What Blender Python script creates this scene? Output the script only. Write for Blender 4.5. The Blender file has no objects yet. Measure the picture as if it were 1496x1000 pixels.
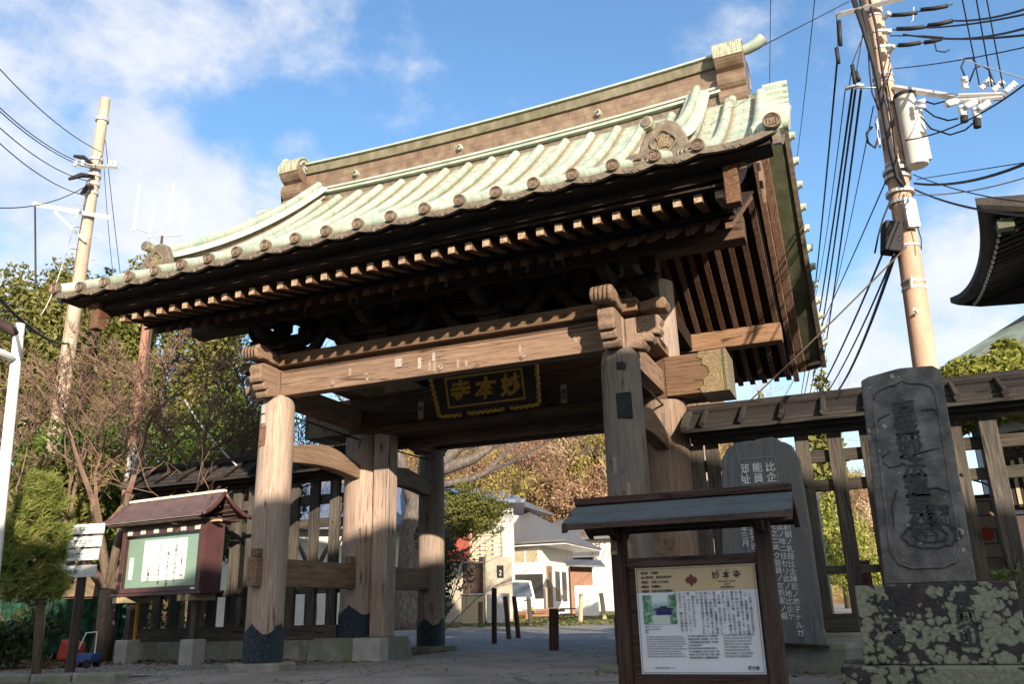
import bpy, math, random
from mathutils import Vector, Matrix
R = math.radians
C = bpy.context.scene.collection
sc = bpy.context.scene
# ------------------------------------------------------------------ camera, sky, sun, exposure
CAM = Vector((4.914, -11.694, 0.651)); PITCH, YAW, ROLL, F = R(17.97), R(22.121), R(-1.5), 1213.78
cd = bpy.data.cameras.new('camera'); cam = bpy.data.objects.new('camera', cd); C.objects.link(cam)
cd.sensor_width = 36; cd.lens = F/1496*36; cd.clip_end = 3000; cd.clip_start = .05
_r0 = Vector((math.cos(YAW), math.sin(YAW), 0)); _f0 = Vector((-math.sin(YAW), math.cos(YAW), 0))
_fw = _f0*math.cos(PITCH)+Vector((0, 0, math.sin(PITCH))); _u0 = -_f0*math.sin(PITCH)+Vector((0, 0, math.cos(PITCH)))
_r = _r0*math.cos(ROLL)+_u0*math.sin(ROLL); _u = -_r0*math.sin(ROLL)+_u0*math.cos(ROLL)
cam.matrix_world = Matrix(((_r.x, _u.x, -_fw.x, CAM.x), (_r.y, _u.y, -_fw.y, CAM.y), (_r.z, _u.z, -_fw.z, CAM.z), (0, 0, 0, 1)))
sc.camera = cam
def ray(px, py): return _fw+_r*((px-748)/F)-_u*((py-500)/F)
def at(px, py, d):                       # the world point d metres away (horizontally) along a sight line
    v = ray(px, py); return CAM+v*(d/math.hypot(v.x, v.y))
def atY(px, py, Y):
    v = ray(px, py); return CAM+v*((Y-CAM.y)/v.y)

SUN = Vector((.628*math.cos(R(15.5)), -.778*math.cos(R(15.5)), math.sin(R(15.5)))).normalized()
sl = bpy.data.lights.new('sun', 'SUN'); sl.energy = 5.0; sl.angle = R(.5); sl.color = (1, .85, .69)
so = bpy.data.objects.new('sun', sl); C.objects.link(so); so.rotation_euler = SUN.to_track_quat('Z', 'Y').to_euler()
sc.view_settings.view_transform = 'Standard'; sc.view_settings.look = 'None'; sc.view_settings.gamma = 1
sc.view_settings.exposure = 1.0

world = bpy.data.worlds.new('World'); sc.world = world; world.use_nodes = True
def build_world():
    nt = world.node_tree; N = nt.nodes; L = nt.links; N.clear()
    out = N.new('ShaderNodeOutputWorld'); bg = N.new('ShaderNodeBackground'); bg.inputs[1].default_value = .13
    sky = N.new('ShaderNodeTexSky'); sky.sky_type = 'NISHITA'; sky.sun_disc = False
    sky.sun_elevation = R(15.5); sky.sun_rotation = math.atan2(SUN.x, SUN.y); sky.air_density = 1.0; sky.dust_density = .4; sky.ozone_density = 2.0
    hs = N.new('ShaderNodeHueSaturation'); hs.inputs['Saturation'].default_value = 1.12; hs.inputs['Value'].default_value = 1.16
    L.new(sky.outputs[0], hs.inputs['Color'])
    tc = N.new('ShaderNodeTexCoord')
    blobs = [(150, 30, .17, 1), (300, 20, .16, 1), (40, 60, .15, 1), (390, 40, .10, 1.), (230, 90, .11, .8),
             (180, 195, .07, 1.3), (235, 230, .08, 1.3), (300, 280, .09, 1.3), (210, 310, .09, 1.3), (120, 320, .08, 1.1), (40, 290, .10, 1.2), (370, 270, .07, .8), (20, 180, .10, .7), (60, 130, .06, .6), (10, 370, .08, .8),
             (420, 205, .045, .75), (340, 215, .04, .5), (500, 8, .03, .6),
             (1050, 20, .10, .45), (1120, 15, .10, .4), (1410, 390, .12, .95), (1300, 400, .10, .8), (1390, 450, .10, .95), (1270, 500, .11, 1.0), (1340, 470, .09, .9), (1230, 560, .10, 1.0), (1090, 560, .08, .6), (1470, 250, .08, .5), (1460, 80, .06, .4), (1180, 470, .05, .3), (450, 510, .08, .4)]
    n1 = N.new('ShaderNodeTexNoise'); n1.inputs['Scale'].default_value = 6.5; n1.inputs['Detail'].default_value = 9; n1.inputs['Roughness'].default_value = .6; n1.inputs['Distortion'].default_value = .12
    mp = N.new('ShaderNodeMapping'); mp.inputs['Scale'].default_value = (1, 1, 1.45); mp.inputs['Location'].default_value = (3.1, .4, 7)
    L.new(tc.outputs['Generated'], mp.inputs[0]); L.new(mp.outputs[0], n1.inputs['Vector'])
    acc = None
    for (px, py, rad, w) in blobs:
        d = ray(px, py).normalized()
        ds = N.new('ShaderNodeVectorMath'); ds.operation = 'DISTANCE'; L.new(tc.outputs['Generated'], ds.inputs[0]); ds.inputs[1].default_value = d
        mr = N.new('ShaderNodeMapRange'); mr.interpolation_type = 'SMOOTHSTEP'
        mr.inputs[1].default_value = 0; mr.inputs[2].default_value = rad*1.35; mr.inputs[3].default_value = w; mr.inputs[4].default_value = 0
        L.new(ds.outputs['Value'], mr.inputs[0])
        if acc is None: acc = mr.outputs[0]
        else:
            mx = N.new('ShaderNodeMath'); mx.operation = 'SMOOTH_MAX'; mx.inputs[2].default_value = .25
            L.new(acc, mx.inputs[0]); L.new(mr.outputs[0], mx.inputs[1]); acc = mx.outputs[0]
    # density = smooth(mask + (noise-.5)*1.5 - .45)
    a = N.new('ShaderNodeMath'); a.operation = 'MULTIPLY_ADD'; a.inputs[1].default_value = 2.6; a.inputs[2].default_value = -1.72
    L.new(n1.outputs[0], a.inputs[0])
    b = N.new('ShaderNodeMath'); b.operation = 'ADD'; L.new(a.outputs[0], b.inputs[0]); L.new(acc, b.inputs[1])
    mr = N.new('ShaderNodeMapRange'); mr.interpolation_type = 'SMOOTHSTEP'; mr.inputs[1].default_value = -.22; mr.inputs[2].default_value = .72
    L.new(b.outputs[0], mr.inputs[0])
    # thin veil everywhere
    n2 = N.new('ShaderNodeTexNoise'); n2.inputs['Scale'].default_value = 3; n2.inputs['Detail'].default_value = 6
    L.new(mp.outputs[0], n2.inputs['Vector'])
    cr = N.new('ShaderNodeValToRGB'); cr.color_ramp.elements[0].position = .35; cr.color_ramp.elements[1].position = .75
    cr.color_ramp.elements[0].color = (2.9, 3.15, 3.8, 1); cr.color_ramp.elements[1].color = (4.2, 4.2, 4.25, 1)
    L.new(n1.outputs[0], cr.inputs[0])
    mul = N.new('ShaderNodeMath'); mul.operation = 'MULTIPLY'; mul.inputs[1].default_value = .93; L.new(mr.outputs[0], mul.inputs[0])
    mix = N.new('ShaderNodeMix'); mix.data_type = 'RGBA'
    L.new(mul.outputs[0], mix.inputs['Factor']); L.new(hs.outputs[0], mix.inputs[6]); L.new(cr.outputs[0], mix.inputs[7])
    # unseen cloud banks added as fill light, round the sun, behind the viewpoint and overhead
    acc2 = None
    for (d, rad, w) in ((Vector((.30, -.80, .42)), .86, 1.25), (Vector((.92, .25, .35)), .36, .9), (Vector((-.95, -.25, .25)), .30, .8), (Vector((.1, -.35, .93)), .42, .9)):
        d.normalize(); ds = N.new('ShaderNodeVectorMath'); ds.operation = 'DISTANCE'; L.new(tc.outputs['Generated'], ds.inputs[0]); ds.inputs[1].default_value = d
        mr2 = N.new('ShaderNodeMapRange'); mr2.interpolation_type = 'SMOOTHSTEP'; mr2.inputs[1].default_value = 0; mr2.inputs[2].default_value = rad*1.35; mr2.inputs[3].default_value = w; mr2.inputs[4].default_value = 0
        L.new(ds.outputs['Value'], mr2.inputs[0])
        if acc2 is None: acc2 = mr2.outputs[0]
        else:
            mx = N.new('ShaderNodeMath'); mx.operation = 'MAXIMUM'; L.new(acc2, mx.inputs[0]); L.new(mr2.outputs[0], mx.inputs[1]); acc2 = mx.outputs[0]
    b2 = N.new('ShaderNodeMath'); b2.operation = 'MULTIPLY_ADD'; b2.inputs[1].default_value = 1.6; b2.inputs[2].default_value = -.35; L.new(acc2, b2.inputs[0]); b2.use_clamp = True
    nz = N.new('ShaderNodeMath'); nz.operation = 'MULTIPLY_ADD'; nz.inputs[1].default_value = 1.2; nz.inputs[2].default_value = .25; nz.use_clamp = True; L.new(n1.outputs[0], nz.inputs[0])
    b3 = N.new('ShaderNodeMath'); b3.operation = 'MULTIPLY'; L.new(b2.outputs[0], b3.inputs[0]); L.new(nz.outputs[0], b3.inputs[1])
    mix2 = N.new('ShaderNodeMix'); mix2.data_type = 'RGBA'; L.new(b3.outputs[0], mix2.inputs['Factor']); L.new(mix.outputs[2], mix2.inputs[6]); mix2.inputs[7].default_value = (6.6, 6.1, 5.6, 1)
    L.new(mix2.outputs[2], bg.inputs[0]); L.new(bg.outputs[0], out.inputs[0])
build_world()

# ------------------------------------------------------------------ materials
def nodes(name):
    m = bpy.data.materials.new(name); m.use_nodes = True; nt = m.node_tree
    return m, nt, nt.nodes, nt.links, nt.nodes['Principled BSDF']
def ramp(N, stops):
    cr = N.new('ShaderNodeValToRGB'); e = cr.color_ramp.elements
    while len(e) < len(stops): e.new(.5)
    for i, (p, c) in enumerate(stops): e[i].position = p; e[i].color = (*c, 1)
    return cr
def mixc(N, L, f, a, b, mode='MIX'):
    m = N.new('ShaderNodeMix'); m.data_type = 'RGBA'; m.blend_type = mode
    for s, v in ((m.inputs['Factor'], f), (m.inputs[6], a), (m.inputs[7], b)):
        if hasattr(v, 'links') or hasattr(v, 'is_linked'): L.new(v, s)
        else: s.default_value = v if isinstance(v, (int, float)) else (*v, 1)
    return m.outputs[2]
def noise(N, L, co, sc_, s, det=8, rough=.6, dist=0):
    mp = N.new('ShaderNodeMapping'); mp.inputs['Scale'].default_value = sc_; L.new(co, mp.inputs[0])
    n = N.new('ShaderNodeTexNoise'); n.inputs['Scale'].default_value = s; n.inputs['Detail'].default_value = det
    n.inputs['Roughness'].default_value = rough; n.inputs['Distortion'].default_value = dist; L.new(mp.outputs[0], n.inputs['Vector'])
    return n.outputs[0]
def bump(N, L, p, h, strength, dist=.02):
    b = N.new('ShaderNodeBump'); b.inputs['Strength'].default_value = strength; b.inputs['Distance'].default_value = dist
    L.new(h, b.inputs['Height']); L.new(b.outputs[0], p.inputs['Normal'])
def gmat(name, stops, s=4, scale=(1, 1, 1), rough=.75, bp=.3, bs=30, metallic=0, bscale=None, tint=None, spec=.3, bd=.01):
    m, nt, N, L, p = nodes(name); co = N.new('ShaderNodeTexCoord').outputs['Object']
    n = noise(N, L, co, scale, s); cr = ramp(N, stops); L.new(n, cr.inputs[0]); col = cr.outputs[0]
    if tint:
        t = noise(N, L, co, (1, 1, 1), tint[1], 4); tr = ramp(N, [(.42, (0, 0, 0)), (.62, (1, 1, 1))]); L.new(t, tr.inputs[0])
        col = mixc(N, L, tr.outputs[0], col, tint[0])
    L.new(col, p.inputs['Base Color']); p.inputs['Roughness'].default_value = rough; p.inputs['Metallic'].default_value = metallic
    p.inputs['Specular IOR Level'].default_value = spec
    if bp: bump(N, L, p, noise(N, L, co, bscale or scale, bs, 6), bp, bd)
    return m
def member_tint(N, L, col, lo, hi):
    oi = N.new('ShaderNodeObjectInfo'); mr = N.new('ShaderNodeMapRange'); mr.inputs[3].default_value = lo; mr.inputs[4].default_value = hi; L.new(oi.outputs['Random'], mr.inputs[0])
    h = N.new('ShaderNodeHueSaturation'); L.new(mr.outputs[0], h.inputs['Value']); m2 = N.new('ShaderNodeMapRange'); m2.inputs[3].default_value = 1.12; m2.inputs[4].default_value = .85; L.new(oi.outputs['Random'], m2.inputs[0]); L.new(m2.outputs[0], h.inputs['Saturation'])
    L.new(col, h.inputs['Color']); return h.outputs[0]
def wood(name, dark, mid, light, axis, grime=(.10, .085, .07), gs=.45, rough=.8, gstr=.7, crack=True):
    m, nt, N, L, p = nodes(name); co = N.new('ShaderNodeTexCoord').outputs['Object']
    st = [1, 1, 1]; st[axis] = .06; st = tuple(st)
    g = noise(N, L, co, st, 26, 9, .65, 1.2); big = noise(N, L, co, (1 if axis else .35, 1, .35 if axis == 2 else 1), 1.6, 6, .6)
    cr = ramp(N, [(.3, dark), (.5, mid), (.72, light)]); L.new(g, cr.inputs[0])
    gr = ramp(N, [(.42, (0, 0, 0)), (.72, (gs, gs, gs))]); L.new(big, gr.inputs[0])
    col = mixc(N, L, gr.outputs[0], cr.outputs[0], grime)
    # drying cracks: thin dark lines along the grain
    st2 = [1, 1, 1]; st2[axis] = .035
    mp = N.new('ShaderNodeMapping'); mp.inputs['Scale'].default_value = st2; L.new(co, mp.inputs[0])
    vo = N.new('ShaderNodeTexVoronoi'); vo.feature = 'DISTANCE_TO_EDGE'; vo.inputs['Scale'].default_value = 9; L.new(mp.outputs[0], vo.inputs['Vector'])
    n3 = noise(N, L, co, (1, 1, 1), 3, 3); vr = ramp(N, [(.0, (1, 1, 1)), (.035, (0, 0, 0))]); L.new(vo.outputs['Distance'], vr.inputs[0])
    nr = ramp(N, [(.48, (0, 0, 0)), (.6, (1, 1, 1))]); L.new(n3, nr.inputs[0])
    ck = mixc(N, L, 1.0, vr.outputs[0], nr.outputs[0], 'MULTIPLY')
    if crack: col = mixc(N, L, ck, col, tuple(c*.3 for c in dark))
    col = member_tint(N, L, col, .72, 1.22)
    L.new(col, p.inputs['Base Color']); p.inputs['Roughness'].default_value = rough; p.inputs['Specular IOR Level'].default_value = .2
    sub = N.new('ShaderNodeMath'); sub.operation = 'SUBTRACT'; L.new(g, sub.inputs[0])
    if crack: L.new(ck, sub.inputs[1])
    else: sub.inputs[1].default_value = 0
    bump(N, L, p, sub.outputs[0], gstr, .008)
    return m
M = {}
wd = ((.09, .05, .03), (.20, .122, .074), (.30, .19, .12))
for ax, n in ((0, 'wood_x'), (1, 'wood_y'), (2, 'wood_z')):
    M[n] = wood(n, *wd, ax)
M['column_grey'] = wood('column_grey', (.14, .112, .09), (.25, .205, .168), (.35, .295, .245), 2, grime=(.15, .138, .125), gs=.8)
M['column'] = wood('column', (.17, .113, .078), (.285, .20, .143), (.39, .285, .21), 2, grime=(.15, .13, .118), gs=.8)
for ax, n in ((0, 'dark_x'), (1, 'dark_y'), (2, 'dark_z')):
    M[n] = wood(n, (.012, .008, .006), (.028, .018, .013), (.05, .033, .023), ax, gs=.3, grime=(.03, .022, .018))  # near-black timber: the shade below the eaves is put into its colour
M['shaded_x'] = wood('shaded_x', (.04, .024, .014), (.095, .058, .036), (.15, .095, .06), 0, gs=.3, grime=(.04, .03, .024))  # darker copy of the plain timber, under-roof shade put into the colour
M['purlin_wood'] = wood('purlin_wood', (.13, .07, .04), (.25, .145, .08), (.34, .215, .13), 0, gs=.3)
M['wood_brown'] = wood('wood_brown', (.06, .028, .015), (.13, .066, .036), (.21, .12, .07), 1, gs=.3)
M['carved'] = wood('carved', (.11, .065, .04), (.20, .13, .082), (.28, .19, .125), 1, gs=.4, crack=False)
for ax, n in ((0, 'fence_x'), (1, 'fence_y'), (2, 'fence_z')):
    M[n] = wood(n, (.03, .026, .022), (.075, .064, .05), (.13, .11, .085), ax, grime=(.02, .02, .022), gs=.8)
M['fence_roof'] = wood('fence_roof', (.016, .014, .013), (.034, .03, .027), (.062, .055, .046), 0, grime=(.02, .02, .02), gs=.6)
M['sign_wood'] = wood('sign_wood', (.03, .018, .013), (.07, .04, .03), (.11, .068, .05), 2, gs=.4)
M['sign_wood_x'] = wood('sign_wood_x', (.03, .018, .013), (.07, .04, .03), (.11, .068, .05), 0, gs=.4)
M['endgrain'] = gmat('endgrain', [(.3, (.17, .11, .07)), (.5, (.33, .24, .155)), (.7, (.48, .39, .27))], 30, rough=.8, bs=40)
def patina(name, cell, bands=False):
    m, nt, N, L, p = nodes(name); co = N.new('ShaderNodeTexCoord').outputs['Object']
    n = noise(N, L, co, (1, 1, 1), 3.5, 8); cr = ramp(N, [(.3, (.23, .32, .26)), (.5, (.35, .42, .34)), (.7, (.49, .51, .42))]); L.new(n, cr.inputs[0])
    st = noise(N, L, co, (7, .7, .7), 4, 7, .7); sr = ramp(N, [(.48, (0, 0, 0)), (.70, (.6, .6, .6))]); L.new(st, sr.inputs[0])
    col = mixc(N, L, sr.outputs[0], cr.outputs[0], (.36, .29, .20))
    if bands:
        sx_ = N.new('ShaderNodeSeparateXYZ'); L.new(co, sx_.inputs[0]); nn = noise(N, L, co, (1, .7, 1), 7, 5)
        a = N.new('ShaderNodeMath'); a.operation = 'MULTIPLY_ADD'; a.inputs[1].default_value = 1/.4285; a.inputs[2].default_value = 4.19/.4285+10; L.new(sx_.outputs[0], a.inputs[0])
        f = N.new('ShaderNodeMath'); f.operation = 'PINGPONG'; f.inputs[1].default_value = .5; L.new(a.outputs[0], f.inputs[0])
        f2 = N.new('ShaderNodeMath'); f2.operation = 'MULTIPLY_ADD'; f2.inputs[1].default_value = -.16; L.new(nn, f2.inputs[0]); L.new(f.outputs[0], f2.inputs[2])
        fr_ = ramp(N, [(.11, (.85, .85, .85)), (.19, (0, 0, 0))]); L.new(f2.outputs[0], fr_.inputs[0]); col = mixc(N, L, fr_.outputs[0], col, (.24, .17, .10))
    if cell:
        br = N.new('ShaderNodeTexBrick'); br.inputs['Scale'].default_value = 1; br.inputs['Mortar Size'].default_value = .006; br.inputs['Mortar Smooth'].default_value = .5
        br.inputs['Brick Width'].default_value = cell[0]; br.inputs['Row Height'].default_value = cell[1]
        br.inputs['Color1'].default_value = (1, 1, 1, 1); br.inputs['Color2'].default_value = (.9, .9, .9, 1); br.inputs['Mortar'].default_value = (.55, .47, .36, 1)
        sp = N.new('ShaderNodeSeparateXYZ'); L.new(co, sp.inputs[0]); cb = N.new('ShaderNodeCombineXYZ')
        L.new(sp.outputs[cell[2]], cb.inputs[0]); L.new(sp.outputs[cell[3]], cb.inputs[1]); L.new(cb.outputs[0], br.inputs['Vector'])
        col = mixc(N, L, 1.0, col, br.outputs['Color'], 'MULTIPLY')
        bump(N, L, p, br.outputs['Fac'], -.6, .01)
    if not bands: col = member_tint(N, L, col, .84, 1.1)
    L.new(col, p.inputs['Base Color']); p.inputs['Roughness'].default_value = .6; p.inputs['Metallic'].default_value = .0
    return m
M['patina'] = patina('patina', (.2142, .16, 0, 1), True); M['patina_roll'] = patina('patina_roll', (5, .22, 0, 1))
M['patina_streak'] = gmat('patina_streak', [(.35, (.14, .12, .08)), (.5, (.30, .31, .22)), (.65, (.42, .44, .33))], 9, scale=(5, .6, .6), bp=.3, rough=.6); M['patina_plain'] = patina('patina_plain', None); M['patina_ridge'] = patina('patina_ridge', (.32, 5, 1, 0))
def browncopper(name, axu, axv):
    m, nt, N, L, p = nodes(name); co = N.new('ShaderNodeTexCoord').outputs['Object']
    n = noise(N, L, co, (1, 1, 1), 5, 8); cr = ramp(N, [(.3, (.115, .075, .05)), (.55, (.20, .135, .09)), (.78, (.26, .23, .155))]); L.new(n, cr.inputs[0])
    br = N.new('ShaderNodeTexBrick'); br.inputs['Scale'].default_value = 1; br.inputs['Mortar Size'].default_value = .006
    br.inputs['Brick Width'].default_value = .55; br.inputs['Row Height'].default_value = .19
    br.inputs['Color1'].default_value = (1, 1, 1, 1); br.inputs['Color2'].default_value = (.92, .93, .9, 1); br.inputs['Mortar'].default_value = (.6, .62, .56, 1)
    sp = N.new('ShaderNodeSeparateXYZ'); L.new(co, sp.inputs[0]); cb = N.new('ShaderNodeCombineXYZ')
    L.new(sp.outputs[axu], cb.inputs[0]); L.new(sp.outputs[axv], cb.inputs[1]); L.new(cb.outputs[0], br.inputs['Vector'])
    col = mixc(N, L, 1.0, cr.outputs[0], br.outputs['Color'], 'MULTIPLY')
    L.new(col, p.inputs['Base Color']); p.inputs['Roughness'].default_value = .5; p.inputs['Metallic'].default_value = .1
    bump(N, L, p, br.outputs['Fac'], -.4, .01); return m
M['browncopper'] = browncopper('browncopper', 0, 2); M['browncopper_y'] = browncopper('browncopper_y', 1, 2)
M['olive_copper'] = gmat('olive_copper', [(.3, (.09, .085, .05)), (.5, (.15, .135, .085)), (.7, (.22, .20, .14))], 5, scale=(1, 1, .4), bp=.2, rough=.55)
M['darkcopper'] = gmat('darkcopper', [(.3, (.09, .07, .05)), (.6, (.17, .14, .10)), (.8, (.26, .28, .2))], 12, bp=.3, rough=.55, spec=.4)
M['greencopper_dark'] = gmat('greencopper_dark', [(.3, (.05, .055, .032)), (.6, (.085, .095, .055)), (.8, (.14, .15, .10))], 6, bp=.2, rough=.6)
def relief():
    m, nt, N, L, p = nodes('bronze_relief'); co = N.new('ShaderNodeTexCoord').outputs['Object']
    w = N.new('ShaderNodeTexWave'); w.wave_type = 'RINGS'; w.rings_direction = 'SPHERICAL'; w.inputs['Scale'].default_value = 9; w.inputs['Distortion'].default_value = 22; w.inputs['Detail'].default_value = 2; w.inputs['Detail Scale'].default_value = 2.2
    L.new(co, w.inputs['Vector']); cr = ramp(N, [(.2, (.006, .010, .016)), (.6, (.018, .032, .045)), (1, (.05, .09, .11))]); L.new(w.outputs['Fac'], cr.inputs[0])
    L.new(cr.outputs[0], p.inputs['Base Color']); p.inputs['Roughness'].default_value = .5; p.inputs['Metallic'].default_value = .2
    bump(N, L, p, w.outputs['Fac'], .9, .012); return m
M['bronze_relief'] = relief()
def gilt():
    m, nt, N, L, p = nodes('gilt_relief'); co = N.new('ShaderNodeTexCoord').outputs['Object']
    w = N.new('ShaderNodeTexWave'); w.wave_type = 'RINGS'; w.rings_direction = 'SPHERICAL'; w.inputs['Scale'].default_value = 9; w.inputs['Distortion'].default_value = 26; w.inputs['Detail'].default_value = 3; w.inputs['Detail Scale'].default_value = 3
    L.new(co, w.inputs['Vector']); cr = ramp(N, [(.2, (.10, .10, .07)), (.6, (.25, .19, .10)), (1, (.42, .30, .14))]); L.new(w.outputs['Fac'], cr.inputs[0])
    L.new(cr.outputs[0], p.inputs['Base Color']); p.inputs['Roughness'].default_value = .55
    bump(N, L, p, w.outputs['Fac'], .8, .01); return m
M['gilt_relief'] = gilt()
M['gold'] = gmat('gold', [(.3, (.38, .2, .03)), (.7, (.62, .38, .06))], 20, rough=.5, bp=.3)
M['black_lacquer'] = gmat('black_lacquer', [(.3, (.03, .022, .018)), (.7, (.05, .035, .026))], 8, rough=.5)
M['stone'] = gmat('stone', [(.3, (.13, .125, .115)), (.5, (.22, .21, .19)), (.7, (.30, .285, .26))], 6, bp=.6, bs=40, tint=((.15, .16, .1), 2))
M['concrete'] = gmat('concrete', [(.3, (.26, .25, .23)), (.7, (.38, .37, .34))], 5, bp=.3, bs=60)
M['concrete_wall'] = gmat('concrete_wall', [(.3, (.30, .25, .18)), (.7, (.46, .40, .30))], 3, bp=.3, tint=((.28, .25, .2), 1.2))
M['stele_stone'] = gmat('stele_stone', [(.3, (.06, .062, .064)), (.5, (.11, .113, .115)), (.72, (.18, .18, .175))], 9, scale=(3, 3, .35), bp=.6, bs=22, tint=((.12, .115, .1), 1.5), bd=.02)
M['stele_top'] = gmat('stele_top', [(.3, (.12, .05, .03)), (.7, (.2, .1, .06))], 9, bp=.5)
def lichen(name, base, thr, lc, sc_):
    m, nt, N, L, p = nodes(name); co = N.new('ShaderNodeTexCoord').outputs['Object']
    n = noise(N, L, co, (1, 1, 1), 6, 8); cr = ramp(N, [(.3, tuple(c*.45 for c in base)), (.5, base), (.68, tuple(c*1.7 for c in base))]); L.new(n, cr.inputs[0])
    dn = N.new('ShaderNodeTexNoise'); dn.inputs['Scale'].default_value = 14; dn.inputs['Detail'].default_value = 4; L.new(co, dn.inputs['Vector'])
    dv = N.new('ShaderNodeVectorMath'); dv.operation = 'MULTIPLY_ADD'; dv.inputs[1].default_value = (.055, .055, .055); L.new(dn.outputs['Color'], dv.inputs[0]); L.new(co, dv.inputs[2])
    v = N.new('ShaderNodeTexVoronoi'); v.inputs['Scale'].default_value = sc_; L.new(dv.outputs[0], v.inputs['Vector'])
    big = noise(N, L, co, (1, 1, 1.0), 1.7, 3); fine = noise(N, L, co, (1, 1, 1), 30, 4)
    # radius of each blob follows the low-frequency patch, so that blobs merge into crusts
    a = N.new('ShaderNodeMath'); a.operation = 'MULTIPLY_ADD'; a.inputs[1].default_value = 2.6; a.inputs[2].default_value = thr; L.new(big, a.inputs[0])
    sepc = N.new('ShaderNodeSeparateColor'); L.new(v.outputs['Color'], sepc.inputs[0])
    a2 = N.new('ShaderNodeMath'); a2.operation = 'MULTIPLY_ADD'; a2.inputs[1].default_value = .5; L.new(sepc.outputs[0], a2.inputs[0]); L.new(a.outputs[0], a2.inputs[2])
    d = N.new('ShaderNodeMath'); d.operation = 'SUBTRACT'; L.new(a2.outputs[0], d.inputs[0]); L.new(v.outputs['Distance'], d.inputs[1])
    f2 = N.new('ShaderNodeMath'); f2.operation = 'MULTIPLY_ADD'; f2.inputs[1].default_value = .42; L.new(fine, f2.inputs[0]); L.new(d.outputs[0], f2.inputs[2])
    rr = ramp(N, [(.06, (0, 0, 0)), (.13, (.75, .75, .75)), (.3, (1, 1, 1))]); L.new(f2.outputs[0], rr.inputs[0])
    lcn = ramp(N, [(.3, tuple(c*.6 for c in lc)), (.62, lc)]); L.new(fine, lcn.inputs[0])
    col = mixc(N, L, rr.outputs[0], cr.outputs[0], lcn.outputs[0])
    L.new(col, p.inputs['Base Color']); p.inputs['Roughness'].default_value = .85
    ad = N.new('ShaderNodeMath'); ad.operation = 'ADD'; L.new(n, ad.inputs[0]); L.new(rr.outputs[0], ad.inputs[1]); fn = noise(N, L, co, (1, 1, 1), 45, 6); a9 = N.new('ShaderNodeMath'); a9.operation = 'ADD'; L.new(ad.outputs[0], a9.inputs[0]); L.new(fn, a9.inputs[1])
    bump(N, L, p, a9.outputs[0], .8, .01); return m
M['monument_stone'] = lichen('monument_stone', (.115, .108, .098), -1.74, (.34, .35, .30), 16)
M['lichen_stone'] = lichen('lichen_stone', (.035, .028, .028), -.98, (.27, .28, .19), 15)
M['lichen_stone_low'] = lichen('lichen_stone_low', (.035, .028, .028), -.98, (.24, .25, .17), 15)
M['letter_white'] = gmat('letter_white', [(.3, (.42, .42, .41)), (.7, (.66, .66, .64))], 20, bp=0)
M['letter_dark'] = gmat('letter_dark', [(.3, (.02, .02, .022)), (.7, (.05, .05, .05))], 20, bp=0)
M['slip'] = gmat('slip', [(.35, (.22, .2, .17)), (.5, (.42, .40, .36)), (.6, (.2, .18, .16))], 60, bp=0)
M['old_slip'] = gmat('old_slip', [(.3, (.24, .19, .145)), (.7, (.32, .26, .2))], 30, bp=0)
M['engraved'] = gmat('engraved', [(.3, (.03, .03, .032)), (.7, (.055, .055, .058))], 20, bp=0)
M['board_white'] = gmat('board_white', [(.3, (.66, .68, .70)), (.7, (.74, .75, .76))], 2, bp=0, rough=.35, spec=.5)
M['board_tan'] = gmat('board_tan', [(.3, (.50, .38, .21)), (.7, (.56, .43, .25))], 2, bp=0, rough=.35, spec=.5)
M['maroon'] = gmat('maroon', [(.3, (.14, .04, .035)), (.7, (.17, .055, .045))], 2, bp=0)
M['navy_ink'] = gmat('navy_ink', [(.3, (.03, .03, .06)), (.7, (.05, .05, .09))], 2, bp=0)
M['slate_copper'] = gmat('slate_copper', [(.3, (.07, .08, .085)), (.7, (.115, .13, .135))], 5, bp=.2, rough=.6, tint=((.10, .115, .11), 3))
M['maroon_metal'] = gmat('maroon_metal', [(.3, (.055, .024, .024)), (.7, (.085, .038, .037))], 5, bp=.05, rough=.45, spec=.5)
M['roof_maroon'] = gmat('roof_maroon', [(.3, (.085, .055, .055)), (.7, (.14, .095, .095))], 6, bp=.2, rough=.6)
M['cream'] = gmat('cream', [(.3, (.62, .57, .42)), (.7, (.75, .7, .55))], 6, bp=.1)
M['felt_green'] = gmat('felt_green', [(.3, (.18, .27, .21)), (.7, (.24, .34, .27))], 40, bp=.2, rough=.9)
M['paper'] = gmat('paper', [(.3, (.78, .78, .74)), (.7, (.84, .84, .8))], 3, bp=0)
M['mint'] = gmat('mint', [(.3, (.35, .62, .45)), (.7, (.5, .72, .58))], 30, bp=0)
M['white_paint'] = gmat('white_paint', [(.3, (.68, .67, .62)), (.7, (.8, .79, .75))], 5, bp=.1, rough=.5)
M['rusty_white'] = gmat('rusty_white', [(.3, (.72, .70, .64)), (.62, (.78, .76, .7)), (.74, (.35, .2, .1))], 9, bp=.1, rough=.5)
M['brown_steel'] = gmat('brown_steel', [(.3, (.045, .028, .025)), (.7, (.07, .045, .04))], 5, bp=.1, rough=.5)
M['pole_concrete'] = gmat('pole_concrete', [(.3, (.36, .27, .19)), (.5, (.46, .36, .26)), (.7, (.54, .43, .32))], 5, scale=(1, 1, .3), bp=.25, bs=50, tint=((.34, .27, .2), 1.3))
M['pole_brown'] = gmat('pole_brown', [(.3, (.34, .21, .14)), (.5, (.45, .30, .21)), (.7, (.52, .38, .28))], 5, scale=(1, 1, .3), bp=.25, bs=50)
M['red_brown_pole'] = gmat('red_brown_pole', [(.3, (.24, .12, .08)), (.7, (.34, .18, .12))], 5, bp=.2)
M['galv'] = gmat('galv', [(.3, (.42, .42, .41)), (.7, (.62, .62, .6))], 15, bp=.1, rough=.4, metallic=.4)
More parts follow.
